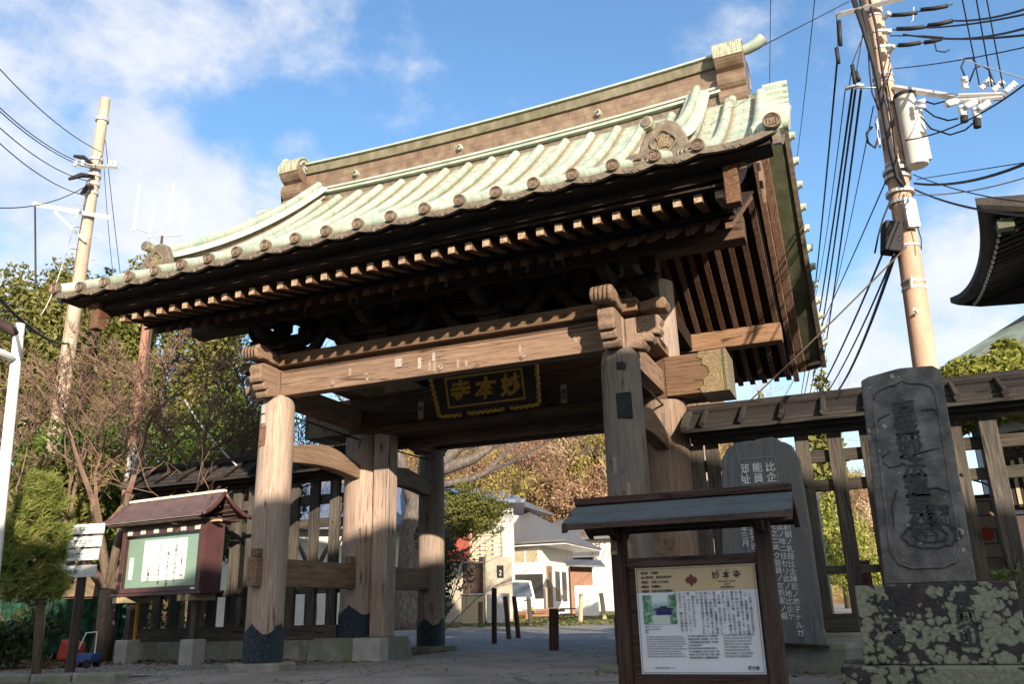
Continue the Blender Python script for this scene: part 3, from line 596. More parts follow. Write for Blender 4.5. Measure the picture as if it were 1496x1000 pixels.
# bracket complexes
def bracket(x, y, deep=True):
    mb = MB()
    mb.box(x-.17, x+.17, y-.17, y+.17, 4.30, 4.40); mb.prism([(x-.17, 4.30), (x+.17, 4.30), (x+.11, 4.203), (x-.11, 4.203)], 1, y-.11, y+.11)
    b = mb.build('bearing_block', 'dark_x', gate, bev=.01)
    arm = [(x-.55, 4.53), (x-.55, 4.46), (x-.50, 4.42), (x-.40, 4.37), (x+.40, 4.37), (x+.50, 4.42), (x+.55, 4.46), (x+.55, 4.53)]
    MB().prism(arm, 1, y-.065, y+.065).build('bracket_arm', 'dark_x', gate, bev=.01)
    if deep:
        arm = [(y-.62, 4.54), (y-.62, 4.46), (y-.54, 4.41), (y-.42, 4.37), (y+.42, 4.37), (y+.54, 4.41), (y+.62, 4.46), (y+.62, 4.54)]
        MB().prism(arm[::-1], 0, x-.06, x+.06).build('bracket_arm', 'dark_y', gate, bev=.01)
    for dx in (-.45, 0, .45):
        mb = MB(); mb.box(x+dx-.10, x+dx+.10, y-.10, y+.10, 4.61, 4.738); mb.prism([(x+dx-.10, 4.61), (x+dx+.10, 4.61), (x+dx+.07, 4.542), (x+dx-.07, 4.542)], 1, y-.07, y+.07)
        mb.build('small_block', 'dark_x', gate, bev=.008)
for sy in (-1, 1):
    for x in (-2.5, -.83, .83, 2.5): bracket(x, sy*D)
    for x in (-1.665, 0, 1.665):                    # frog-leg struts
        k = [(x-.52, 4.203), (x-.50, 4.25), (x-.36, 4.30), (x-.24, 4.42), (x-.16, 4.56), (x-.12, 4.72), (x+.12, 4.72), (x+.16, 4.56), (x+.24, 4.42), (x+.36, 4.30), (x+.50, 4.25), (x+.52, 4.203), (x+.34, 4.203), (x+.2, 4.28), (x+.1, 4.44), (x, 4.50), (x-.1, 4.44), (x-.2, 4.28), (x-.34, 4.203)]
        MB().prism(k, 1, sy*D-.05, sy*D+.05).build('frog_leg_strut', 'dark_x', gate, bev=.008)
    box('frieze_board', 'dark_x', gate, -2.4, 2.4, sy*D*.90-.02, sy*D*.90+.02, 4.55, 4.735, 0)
# cross beams and gable posts at both sides and over the middle
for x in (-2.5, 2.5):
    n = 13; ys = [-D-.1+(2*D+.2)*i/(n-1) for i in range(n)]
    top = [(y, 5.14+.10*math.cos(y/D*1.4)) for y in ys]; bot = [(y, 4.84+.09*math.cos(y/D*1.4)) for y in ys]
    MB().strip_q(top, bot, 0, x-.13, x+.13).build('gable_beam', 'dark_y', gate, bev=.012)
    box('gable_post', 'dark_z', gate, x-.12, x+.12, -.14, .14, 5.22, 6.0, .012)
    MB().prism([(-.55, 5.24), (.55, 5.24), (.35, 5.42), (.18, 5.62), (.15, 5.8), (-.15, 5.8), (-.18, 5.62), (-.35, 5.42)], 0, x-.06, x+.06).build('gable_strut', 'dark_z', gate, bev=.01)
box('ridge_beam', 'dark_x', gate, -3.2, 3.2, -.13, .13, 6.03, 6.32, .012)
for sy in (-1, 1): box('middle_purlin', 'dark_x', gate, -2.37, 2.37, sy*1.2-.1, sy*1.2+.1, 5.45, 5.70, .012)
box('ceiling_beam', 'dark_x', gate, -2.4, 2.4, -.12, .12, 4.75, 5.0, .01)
# rafters: base row and flying row, front and back
xr = [-3.93+i*.2157 for i in range(38)]
fr0 = None
for i, x in enumerate(xr):
    for sy in (-1, 1):
        top = [(sy*3.3, rb(3.3)+.10), (0, rb(0)+.10)]; bot = [(sy*3.3, rb(3.3)), (0, rb(0))]
        if sy > 0: top, bot = top[::-1], bot[::-1]
        MB().strip_q(top, bot, 0, x-.042, x+.042).build('rafter', 'wood_brown', gate)
        za, zb = 4.535+.007*x, 4.78+.007*x
        top = [(sy*3.9, za+.10), (sy*2.9, zb+.12)]; bot = [(sy*3.9, za), (sy*2.9, zb)]
        if sy > 0: top, bot = top[::-1], bot[::-1]
        fr = MB().strip_q(top, bot, 0, x-.045, x+.045).build('flying_rafter', 'wood_brown', gate)
        if sy < 0:
            MB().box(x-.041, x+.041, -3.908, -3.899, za+.006, za+.094).build('carved_end', 'endgrain', fr)
for sy in (-1, 1):
    a, b = (0, 1)
    def ln(p, q, nm, mt, th, x0=-4.12, x1=4.12):
        top = [(sy*p[0], p[1]+th), (sy*q[0], q[1]+th)]; bot = [(sy*p[0], p[1]), (sy*q[0], q[1])]
        if sy > 0: top, bot = top[::-1], bot[::-1]
        MB().strip_q(top, bot, 0, x0, x1).build(nm, mt, gate)
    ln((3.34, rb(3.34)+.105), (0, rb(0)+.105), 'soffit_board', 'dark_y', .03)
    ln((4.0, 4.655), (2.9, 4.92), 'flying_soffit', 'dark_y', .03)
    ya, yb = sorted((sy*3.36, sy*3.22)); box('rafter_batten', 'dark_x', gate, -4.12, 4.12, ya, yb, 4.645, 4.70, 0)
    # eave fascia, tilting up slightly to the ends
    n = 25
    for (y0, y1, zz0, zz1, mt, nm) in ((3.84, 4.06, 4.665, 4.755, 'dark_x', 'eave_fascia'), (4.02, 4.30, 4.758, 4.815, 'dark_x', 'eave_board')):
        xs = [-4.62+9.24*i/(n-1) for i in range(n)] if nm == 'eave_board' else [-4.13+8.26*i/(n-1) for i in range(n)]
        top = [(x, zz1+rz(x, 4.38)-4.86) for x in xs]; bot = [(x, zz0+rz(x, 4.38)-4.86) for x in xs]
        ya, yb = sorted((sy*y0, sy*y1)); MB().strip_q(top, bot, 1, ya, yb).build(nm, mt, gate)
# roof slopes: copper sheets sagging between the rolls
capx = [-4.19+.4285*i for i in range(20)]
for sy in (-1, 1):
    xs = []
    edge = [-4.70]+capx+[4.70]
    for a, b in zip(edge, edge[1:]): xs += [(a+(b-a)*k/4, math.sin(math.pi*k/4)) for k in range(4)]
    xs.append((4.70, 0)); ny = 16; vs = []; nX = len(xs)
    for j in range(ny+1):
        y = 4.36-(4.36-.22)*j/ny
        for x, s_ in xs: vs.append((x, sy*y, rz(x, y)-.038*s_*(1-j/ny*.3)))
    mb = MB(); mb.add(vs, [(j*nX+i, j*nX+i+1, (j+1)*nX+i+1, (j+1)*nX+i) for j in range(ny) for i in range(nX-1)])
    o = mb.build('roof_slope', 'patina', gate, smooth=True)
    sd = o.modifiers.new('solid', 'SOLIDIFY'); sd.thickness = .03; sd.offset = -1 if sy < 0 else 1
    # rolls with end caps
    for x in capx+[-4.66, 4.66]:
        corner = abs(x) > 4.5
        pts = [(x, sy*y, rz(x, y)+.048+(.02 if corner else 0)) for y in [4.36-(4.36-.50)*j/12 for j in range(13)]]
        if corner: pts = [(math.copysign(4.42+.24*max(0, (abs(p[1])-3.1)/1.26)**1.6, x), p[1], rz(4.5*math.copysign(1, x), p[1])+.06) for p in pts]
        ro = MB().tube(pts, .068 if not corner else .075, 10).build('tile_roll', 'patina_roll' if not corner else 'patina_plain', gate, smooth='auto')
        y = sy*4.375; z = rz(x, 4.38)+.03+(.03 if corner else 0); r0 = .068 if not corner else .085
        mb = MB(); mb.tube([(x, y+sy*.0, z), (x, y+sy*.05, z)], r0, 20)
        cap = mb.build('tile_cap', 'darkcopper', ro, smooth='auto')
        if sy < 0:
            mb = MB(); q = r0*.50; yy = y-.05
            rim = [(x+r0*.86*math.cos(a*math.pi/12), yy-.004, z+r0*.86*math.sin(a*math.pi/12)) for a in range(25)]
            mb.tube(rim, r0*.12, 5)
            sq = [(x-q, yy-.003, z-q), (x+q, yy-.003, z-q), (x+q, yy-.003, z+q), (x-q, yy-.003, z+q), (x-q, yy-.003, z-q)]; mb.tube(sq, r0*.1, 4)
            mb.box(x-q*.4, x+q*.4, yy-.008, yy, z-q*.4, z+q*.4)
            mb.build('cap_crest', 'darkcopper', cap) if False else mb.build('cap_crest', 'browncopper', ro)
    edge = [-4.66]+capx+[4.66]
    for a, b in zip(edge, edge[1:]):
        n = 9; top = []; bot = []
        for k in range(n):
            t = k/(n-1); x = a+(b-a)*t; s_ = math.sin(math.pi*t); zz = rz(x, 4.38)
            top.append((x, zz-.030*s_+.008)); bot.append((x, zz-.030*s_-.055-.012*s_))
        ya, yb = sorted((sy*4.395, sy*4.35)); et = MB().strip_q(top, bot, 1, ya, yb).build('eave_tile', 'darkcopper', gate)
        if sy < 0:
            mb = MB(); xm = (a+b)/2; zm = rz(xm, 4.38)-.085
            for q in (-1, 1):
                mb.tube([(xm+q*(.012+.022*k), -4.398, zm+.018*math.sin(k*1.7)+.0012*k*k) for k in range(6)], [.009, .008, .007, .006, .005, .003], 5)
            for q in (-.03, -.015, 0, .015, .03): mb.tube([(xm+q*.2, -4.398, zm-.02), (xm+q*.9, -4.398, zm+.022)], .004, 4)
            mb.build('floral_relief', 'darkcopper', et)
# verge: cross rolls running out to the rake, each ending in a cap
for sx in (-1, 1):
    for sy in (-1, 1):
        for j in range(13):
            y = 3.95-j*.30
            if y < .35: break
            xa, xb = 4.45, 4.74; mb = MB()
            mb.tube([(sx*xa, sy*y, rz(sx*xa, y)+.05), (sx*xb, sy*y, rz(sx*xb, y)+.045)], .075, 8)
            cr_ = mb.build('verge_roll', 'patina_plain', gate, smooth='auto')
            MB().tube([(sx*xb, sy*y, rz(sx*xb, y)+.06), (sx*(xb+.06), sy*y, rz(sx*xb, y)+.05)], .062, 12).build('verge_cap', 'patina_plain', cr_, smooth='auto')
    # bargeboards (two boards) and copper underside of the verge
    ys = [-4.1+8.2*i/40 for i in range(41)]
    def prof(off): return [(y, rz(sx*4.2, abs(y)+.0 if abs(y) > .3 else .3)+off(abs(y))) for y in ys]
    x0, x1 = sorted((sx*4.125, sx*4.22)); MB().strip_q(prof(lambda a: -.16-.0*a), prof(lambda a: -.60+.03*a), 0, x0, x1).build('bargeboard', 'wood_brown', gate, bev=.008)
    x0, x1 = sorted((sx*4.225, sx*4.36)); MB().strip_q(prof(lambda a: -.085), prof(lambda a: -.30), 0, x0, x1).build('bargeboard', 'wood_brown', gate, bev=.008)
    x0, x1 = sorted((sx*4.22, sx*4.66)); MB().strip_q(prof(lambda a: -.05), prof(lambda a: -.08), 0, x0, x1).build('verge_underside', 'greencopper_dark', gate)
    ys = [-4.3+8.6*i/40 for i in range(41)]
    x0, x1 = sorted((sx*4.64, sx*4.715)); MB().strip_q(prof(lambda a: .0), prof(lambda a: -.12), 0, x0, x1).build('verge_edge', 'darkcopper', gate)
    # gable pendant
    g = [(-.30, 7.0), (.30, 7.0), (.36, 6.8), (.22, 6.72), (.26, 6.55), (.10, 6.5), (0, 6.30), (-.10, 6.5), (-.26, 6.55), (-.22, 6.72), (-.36, 6.8)]
    x0, x1 = sorted((sx*4.225, sx*4.28)); MB().prism(g, 0, x0, x1).build('gable_pendant', 'carved', gate, bev=.01)
    box('gable_foot', 'wood_brown', gate, *sorted((sx*4.13, sx*4.27)), -4.13, -3.99, 4.38, 4.80, .01)
# descending ridges with ornament tiles
for sx in (-1, 1):
    for sy in (-1, 1):
        kx = lambda t: sx*(3.50 if sx > 0 else 3.42+.26*t); n = 16
        line = []
        for j in range(n+1):
            t = j/n; y = .40+(3.55-.40)*t; line.append((kx(t), sy*y, rz(3.5, y)+.007*(kx(t)-3.5)))
        def band(w, z0, z1, nm, mt, ext=0, rt=False):
            vs = []; fs = []
            for x, y, z in line:
                vs += [(x-w, y, z+z0), (x+w, y, z+z0), (x+w, y, z+z1), (x-w, y, z+z1)]
            for j in range(n):
                for k in range(4): fs.append((j*4+k, j*4+(k+1) % 4, (j+1)*4+(k+1) % 4, (j+1)*4+k))
            fs += [(3, 2, 1, 0), (n*4, n*4+1, n*4+2, n*4+3)]
            return MB().add(vs, fs).build(nm, mt, gate)
        band(.12, -.05, .15, 'ridge_side', 'browncopper_y'); band(.15, .10, .125, 'ridge_band', 'patina_ridge'); band(.11, .15, .27, 'ridge_side', 'browncopper_y')
        # rounded saddle tile and top roll
        vs = []; fs = []; m_ = 9
        for x, y, z in line:
            for k in range(m_):
                a = math.pi*k/(m_-1); vs.append((x+.19*math.cos(a), y, z+.24+.10*math.sin(a)))
        for j in range(n):
            for k in range(m_-1): fs.append((j*m_+k, j*m_+k+1, (j+1)*m_+k+1, (j+1)*m_+k))
        fs += [tuple(range(m_)), tuple(n*m_+k for k in range(m_-1, -1, -1))]; fs += [(j*m_, (j+1)*m_, (j+1)*m_+m_-1, j*m_+m_-1) for j in range(n)]
        MB().add(vs, fs).build('saddle_tile', 'patina_ridge', gate, smooth='auto')
        MB().tube([(x, y, z+.375) for x, y, z in line], .065, 10).build('top_roll', 'patina_ridge', gate, smooth='auto')
        x, y, z = line[-1]
        px_ = x-.13
        MB().tube([(x-.02, y-sy*.42, z+.375), (px_+.04, y-sy*.10, z+.375), (px_, y+sy*.10, z+.39), (px_-.02, y+sy*.22, z+.40)], [.06, .062, .068, .078], 14).build('bird_perch_tile', 'patina_streak', gate, smooth='auto')
        MB().disc((px_-.02, y+sy*.218, z+.40), (0, sy, .12), .062, .01).build('perch_disc', 'darkcopper', gate)
        y2 = y+sy*.05
        og = [(x-.32, z-.10), (x-.30, z+.05), (x-.25, z+.20), (x-.18, z+.34), (x-.08, z+.42), (x+.06, z+.43), (x+.17, z+.37), (x+.24, z+.22), (x+.29, z+.05), (x+.32, z-.10)]
        og = MB().prism(og, 1, *sorted((y2, y2+sy*.09))).build('ogre_tile', 'darkcopper', gate, bev=.02)
        yf = y2+sy*.10
        rim = [(x+.13*math.cos(k*math.pi/10)*(1+.12*math.cos(k*4*math.pi/10)), yf, z+.15+.13*math.sin(k*math.pi/10)*(1+.12*math.cos(k*4*math.pi/10))) for k in range(21)]
        MB().tube(rim, .016, 6).build('crest_ring', 'darkcopper', og, smooth=True)
        mb = MB(); mb.box(x-.06, x+.06, *sorted((yf-.01, yf+.015)), z+.09, z+.21)
        for dx in (-1, 1):
            for dz in (-1, 1): mb.box(x+dx*.055-.02, x+dx*.055+.02, *sorted((yf-.01, yf+.03)), z+.15+dz*.055-.02, z+.15+dz*.055+.02)
        mb.build('crest', 'gilt_relief', og, bev=.006)
        for q in (-1, 1):                            # cloud scrolls at both feet
            mb = MB()
            for r_, dd in ((.12, 0), (.085, .02), (.05, .035)):
                ring = [(x+q*.30+r_*1.35*math.cos(k*math.pi/9), yf-sy*.02+sy*dd, z-.02+r_*.75*math.sin(k*math.pi/9)) for k in range(19)]
                mb.tube(ring, .022, 6)
            mb.tube([(x+q*.30, yf-sy*.14, z-.02), (x+q*.30, yf, z-.02)], .10, 14)
            mb.build('cloud_scroll', 'darkcopper', og, smooth='auto')
# main ridge
def ridge(y, z0, z1, nm, mt, x=3.85, bev=.006, sag=.10):
    n = 21; xs = [-x+2*x*i/(n-1) for i in range(n)]; f = lambda q: .007*q+sag*(abs(q)/4)**2.2
    MB().strip_q([(q, z1+f(q)) for q in xs], [(q, z0+f(q)) for q in xs], 1, -y, y).build(nm, mt, gate, bev=bev)
ridge(.34, 7.55, 7.96, 'ridge_base', 'darkcopper')
ridge(.42, 7.96, 8.01, 'ridge_moulding', 'patina_plain'); ridge(.34, 8.01, 8.06, 'ridge_core', 'browncopper'); ridge(.38, 8.06, 8.10, 'ridge_moulding', 'patina_plain'); ridge(.30, 8.10, 8.14, 'ridge_moulding', 'patina_plain')
ridge(.25, 8.14, 8.50, 'ridge_wall', 'browncopper'); ridge(.30, 8.50, 8.53, 'ridge_band', 'olive_copper'); ridge(.26, 8.53, 8.70, 'ridge_upper_wall', 'olive_copper'); ridge(.31, 8.70, 8.735, 'ridge_cap', 'patina_plain'); ridge(.20, 8.735, 8.80, 'ridge_cap', 'patina_ridge')
for x in (-2.7, -.6, 1.9):
    o = MB().tube([(x, -.24, 8.32), (x, -.33, 8.32)], .05, 14).build('ridge_boss', 'patina_plain', gate, smooth='auto')
    MB().tube([(x, -.33, 8.32), (x, -.36, 8.32)], .025, 8).build('boss_pin', 'darkcopper', gate)
# ridge-end ornaments with volutes
for sx in (-1, 1):
    zo = .09+.007*sx*4
    def spiral(cy_, cz_, r_, a0, a1, n): return [(cy_+r_*math.cos(a0+(a1-a0)*k/n), cz_+r_*math.sin(a0+(a1-a0)*k/n)) for k in range(n+1)]
    half = [(0, 8.98)]+[(.16, 8.98)]+spiral(.30, 8.70, .25, R(100), R(-75), 10)+spiral(.29, 8.29, .17, R(70), R(-70), 7)+spiral(.27, 8.02, .15, R(60), R(-60), 5)+[(.30, 7.85), (.30, 7.66), (0, 7.66)]
    half = [(max(0, y_), z_+zo-.13) for y_, z_ in half]
    out_ = half+[(-y_, z_) for y_, z_ in half[::-1][1:-1]]
    MB().prism(out_[::-1], 0, *sorted((sx*3.82, sx*4.24))).build('ridge_end_ornament', 'browncopper_y', gate, bev=.02)
    MB().prism([(-.15, 8.93), (.15, 8.93), (.13, 9.0), (-.13, 9.0)], 0, *sorted((sx*3.90, sx*4.18))).build('ornament_crown', 'patina_plain', gate, bev=.03)
    top = spiral(0, 8.62, .34, R(172), R(8), 12); 
    for q in (-1, 1):
        sp = [(sx*3.815, q*(.30+.17*(1-k/22)*math.cos(k*.45)), 8.60+zo+.17*(1-k/22)*math.sin(k*.45)) for k in range(22)]
        MB().tube(sp, .018, 5).build('volute', 'patina_plain', gate)
        vs = spiral(q*.30, 8.57+zo, .262, R(100) if q > 0 else R(80), R(-20) if q > 0 else R(200), 10)
        sv = spiral(q*.30, 8.57+zo, .235, R(100) if q > 0 else R(80), R(-20) if q > 0 else R(200), 10)
        MB().strip_q(vs, sv, 0, *sorted((sx*3.81, sx*4.25))).build('volute_sheet', 'patina_streak', gate)
    MB().tube([(sx*4.12, 0, 8.98), (sx*4.30, -.0, 9.0), (sx*4.44, -.0, 9.05), (sx*4.54, -.0, 9.12)], [.075, .085, .095, .105], 14).build('bird_perch_tile', 'patina_plain', gate, smooth='auto')
    MB().tube([(sx*4.0, -.36, 7.93), (sx*4.0, -.7, 7.66)], .07, 10).build('tile_roll', 'patina_plain', gate, smooth='auto')
# mortise plugs, hooks and old paper slips
for (x, z, w, h) in ((2.56, 3.36, .09, .09), (2.57, 2.88, .17, .30)): MB().box(x-w/2, x+w/2, -D-.243, -D-.18, z-h/2, z+h/2).build('mortise', 'rubber', gate)
MB().box(-2.60, -2.50, -D-.247, -D-.18, 2.90, 3.18).build('mortise_plug', 'wood_brown', gate)
for x in (-1.5, .15, 1.3):
    MB().tube([(x, -D-.10, 3.72), (x, -D-.14, 3.72), (x-.02, -D-.15, 3.69), (x+.01, -D-.16, 3.66), (x+.03, -D-.15, 3.69)], .006, 5).build('hook', 'galv', gate)
slips = [(-.50, 3.85, .11, .11, 'zz'), (-.18, 3.80, .05, .15, '村'), (.03, 3.86, .04, .12, ''), (-1.15, 3.80, .05, .14, ''), (-1.9, 3.84, .06, .10, ''), (.5, 3.82, .07, .06, '')]
for x, z, w, h, t in slips[:3]: MB().box(x-w/2, x+w/2, -D-.103, -D-.101, z-h/2, z+h/2).build('paper_slip', 'slip', gate)
for x, z, y, t in ((-1.30, 3.72, -.325, '本'), (1.10, 3.70, -.325, '講中')):
    s_ = MB().box(x-.05, x+.05, y-.004, y-.001, z-.14, z+.14).build('paper_slip', 'fence_tan', gate); text(V(t), .09, 'letter_dark', s_, (x, y-.006, z+.0))
for x, y, z in ((-2.56, -D-.249, 3.42), (-2.55, -D-.249, 3.27)): MB().box(x-.03, x+.03, y, y+.05, z-.06, z+.06).build('paper_slip', 'concrete', gate)

random.seed(21)
for k in range(9):                                    # old votive slips pasted on the beams
    x = random.uniform(-1.9, 2.0); z = random.uniform(3.70, 3.88); h = random.uniform(.06, .13)
    MB().box(x-.018, x+.018, -D-.1025, -D-.1008, z-h/2, z+h/2).build('paper_slip', 'old_slip', gate)
for k in range(10):
    x = random.uniform(-2.2, 2.2); y = random.uniform(-3.1, -2.9)
    MB().box(x-.02, x+.02, -D-.134, -D-.1305, 4.79, 4.97).build('paper_slip', 'old_slip', gate)
for (cx, a, z) in ((-2.5, R(-60), 2.6), (2.5, R(-110), 2.2), (2.5, R(-75), 1.9)):
    Mx = Matrix.Translation((cx, -D, z)) @ Matrix.Rotation(a+R(90), 4, 'Z'); MB().box(-.02, .02, -.2455, -.2425, -.09, .09, Mx).build('paper_slip', 'old_slip', gate)
# name plaque (hangs on the crossbeam)
def plaque():
    c = Vector((-.04, -.62, 3.86)); pl = thing('name_plaque', 'dark wooden name plaque with gold characters hanging under the gate beam', 'plaque', c)
    Mx = Matrix.Translation(c) @ Matrix.Rotation(R(16), 4, 'X')
    def pb(nm, mt, x0, x1, y0, y1, z0, z1, bev=.004): return MB().box(x0, x1, y0, y1, z0, z1, Mx).build(nm, mt, pl, bev=bev)
    pb('panel', 'black_lacquer', -.86, .86, -.03, .04, -.34, .33, .006)
    for a in ((-.64, .64, .205, .235), (-.64, .64, -.235, -.205)): pb('gold_line', 'gold', a[0], a[1], -.04, -.031, a[2], a[3], 0)
    for a in ((-.64, -.61), (.61, .64)): pb('gold_line', 'gold', a[0], a[1], -.042, -.032, -.205, .205, 0)
    # carved frame of gilded scrollwork on three sides
    def seg(p, q, n, nm):
        mb = MB(); p = Vector(p); q = Vector(q)
        pts = [p+(q-p)*(k/n) for k in range(n+1)]; d = (q-p).normalized(); w = Vector((-d.z, 0, d.x))
        mb.tube([Mx @ (s_+w*(.012*math.sin(k*1.9))) for k, s_ in enumerate(pts)], [.030+.007*math.sin(k*2.3) for k in range(n+1)], 7)
        mb.build(nm, 'gold', pl, smooth=True)
    seg((-.88, -.04, .32), (-.80, -.04, -.34), 26, 'gilded_frame'); seg((.88, -.04, .32), (.84, -.04, -.32), 26, 'gilded_frame')
    seg((-.79, -.04, -.345), (-.42, -.04, -.345), 14, 'gilded_frame'); seg((-.32, -.04, -.345), (.28, -.04, -.345), 22, 'gilded_frame'); seg((.38, -.04, -.345), (.83, -.04, -.335), 16, 'gilded_frame')
    for i, ch in enumerate('寺本妙'):
        o = text(ch, .34, 'gold', pl, (0, 0, 0), 'gold_character', .006, .012, shear=.15, rot=(0, 0, 0))
        o.data.transform(Mx @ Matrix.Translation((-.42+.42*i, -.036, -.12)) @ Matrix.Rotation(R(90), 4, 'X')); o.data.transform(MW[pl].inverted())
plaque()

# ------------------------------------------------------------------ fences either side
def fence(x0, x1, xs, posts, lab):
    f = thing('roofed_fence', lab, 'fence', (x0 if x0 > 0 else x1, 0, 0))
    zt = 2.80
    for x in xs: MB().box(x-.09, x+.09, -.05, .02, .50, zt).build('board', 'fence_z', f, bev=.006)
    for x in posts: box('post', 'fence_z', f, x-.10, x+.10, -.12, .14, .30, zt+.02, .01)
    for z0, z1 in ((2.05, 2.20), (2.43, 2.59)): box('rail', 'fence_x', f, x0, x1, .025, .09, z0, z1, .006)
    box('sill', 'fence_x', f, x0, x1, -.13, .15, .30, .52, .012); box('footing', 'stone', f, x0-.1 if x0 < 0 else x0, x1, -.22, .25, -.1, .30, .02)
    box('lower_rail', 'fence_x', f, x0, x1, .03, .08, 1.0, 1.10, .006)
    box('top_plate', 'fence_x', f, x0-.05 if x0 < 0 else x0, x1, -.11, .13, 2.82, 2.96, .01)
    # roof of overlapping boards
    for sy in (-1, 1):
        for (ya, yb, za, zb, th) in ((.0, .30, 3.27, 3.08, .03), (.24, .42, 3.085, 2.995, .03), (.38, .52, 2.985, 2.93, .04)):
            top = [(sy*ya, za), (sy*yb, zb)]; bot = [(sy*ya, za-th), (sy*yb, zb-th)]
            if sy > 0: top, bot = top[::-1], bot[::-1]
            MB().strip_q(top[::-1] if sy < 0 else top[::-1], bot[::-1] if sy < 0 else bot[::-1], 0, x0, x1).build('roof_board', 'fence_roof', f)
        x = x0+.25
        while x < x1:
            pts = [(sy*.03, 3.285), (sy*.30, 3.135), (sy*.45, 3.04), (sy*.54, 2.99)]
            MB().tube([(x, a, b) for a, b in pts], [.035, .04, .045, .045], 6).build('batten', 'fence_roof', f); x += .515
    box('eave_beam', 'fence_x', f, x0, x1, -.36, -.28, 2.86, 2.93, .006)
    MB().tube([(x0, 0, 3.30), (x1, 0, 3.30)], .075, 10).build('ridge_cap', 'fence_roof', f, smooth='auto')
    for xe in (x0, x1):
        MB().prism([(-.55, 2.98), (-.50, 2.90), (-.25, 3.0), (0, 3.14), (.25, 3.0), (.5, 2.90), (.55, 2.98), (.28, 3.17), (0, 3.33), (-.28, 3.17)], 0, xe-.05, xe+.05).build('end_board', 'fence_y', f, bev=.01)
    for x in xs[::2]:
        for z in (2.12,): MB().add([(x-.035, -.052, z), (x, -.052, z-.035), (x+.035, -.052, z), (x, -.052, z+.035), (x, -.085, z)], [(0, 1, 4), (1, 2, 4), (2, 3, 4), (3, 0, 4)]).build('nail_cover', 'fence_y', f)
    return f
fence(-7.25, -2.86, [-3.05-.40*i for i in range(11) if i not in (4,)], [-4.65, -7.1], 'dark roofed board fence left of the gate behind the notice board')
fence(2.86, 8.6, [2.92, 3.13, 3.53, 3.93, 4.32, 4.73, 5.13, 5.53, 6.14], [6.52], 'dark roofed board fence right of the gate behind the stone monuments')

# ------------------------------------------------------------------ stone stele with white characters
def stele():
    Y = -2.75; P = lambda x, y: (lambda p: (p.x, p.z))(atY(x, y, Y))
    base = P(1130, 945); s = thing('stone_stele', 'tall grey slate stele with white painted inscription behind the information board', 'stone stele', (base[0], Y, .2))
    px = [(1052, 940), (1056, 800), (1053, 700), (1055, 668), (1062, 655), (1075, 648), (1098, 644), (1112, 640), (1128, 639), (1140, 645), (1156, 651), (1166, 668), (1178, 740), (1190, 830), (1203, 920), (1212, 945)]
    out = [P(x, y) for x, y in px]; out = [(a, b) for a, b in out]
    random.seed(3); fine = []
    for (a, b), (c, d) in zip(out, out[1:]+out[:1]):
        for k in range(3): t = k/3; fine.append((a+(c-a)*t+random.uniform(-.008, .008), b+(d-b)*t+random.uniform(-.008, .008)))
    MB().prism(fine[::-1], 1, Y, Y+.26).build('slab', 'stele_stone', s, bev=.02)
    a, b = P(1080, 672), P(1138, 708)
    fr = MB()
    for q in ((a[0], b[0], a[1]-.006, a[1]+.006), (a[0], b[0], b[1]-.006, b[1]+.006), (a[0]-.006, a[0]+.006, b[1], a[1]), (b[0]-.006, b[0]+.006, b[1], a[1])): fr.box(q[0], q[1], Y-.006, Y-.001, q[2], q[3])
    fr.build('panel_border', 'stone', s)
    def put(ch, x, y, sz, ls=1.0, off=.003):
        p = P(x, y); o = text(V(ch), sz, 'letter_white', s, (p[0], Y-.004, p[1]), off=off, ls=ls); o.data.transform(MW[s].inverted())
    put('比企', 1126, 688, .105, 1.04, .0015); put('能員', 1107, 689, .105, 1.04, .0015); put('邸址', 1088, 691, .105, 1.04, .0015)
    cols = [('比企能員ハ頼朝ノ乳母比企禅尼ノ養子ナルガ', 1141), ('禅尼ト共ニ此ノ地ニ住セリ此ノ地比企ケ', 1131), ('谷ノ名アルモ之ニ基ク能員ノ女頼家ノ寵', 1121), ('ヲ受ケ若狭局ト称シ子一幡ヲ生ム建仁三', 1111), ('年将軍家督ノ争ヨリ能員北条氏ノ為ニ', 1101), ('謀ラレ族滅ス北条氏ノ為一族自害ス', 1090), ('大正十二年三月', 1080)]
    for k, (t, x) in enumerate(cols): put(t, x+3, 722-k*.5 if k < 6 else 735, .072, 1.0, .0003)
stele()

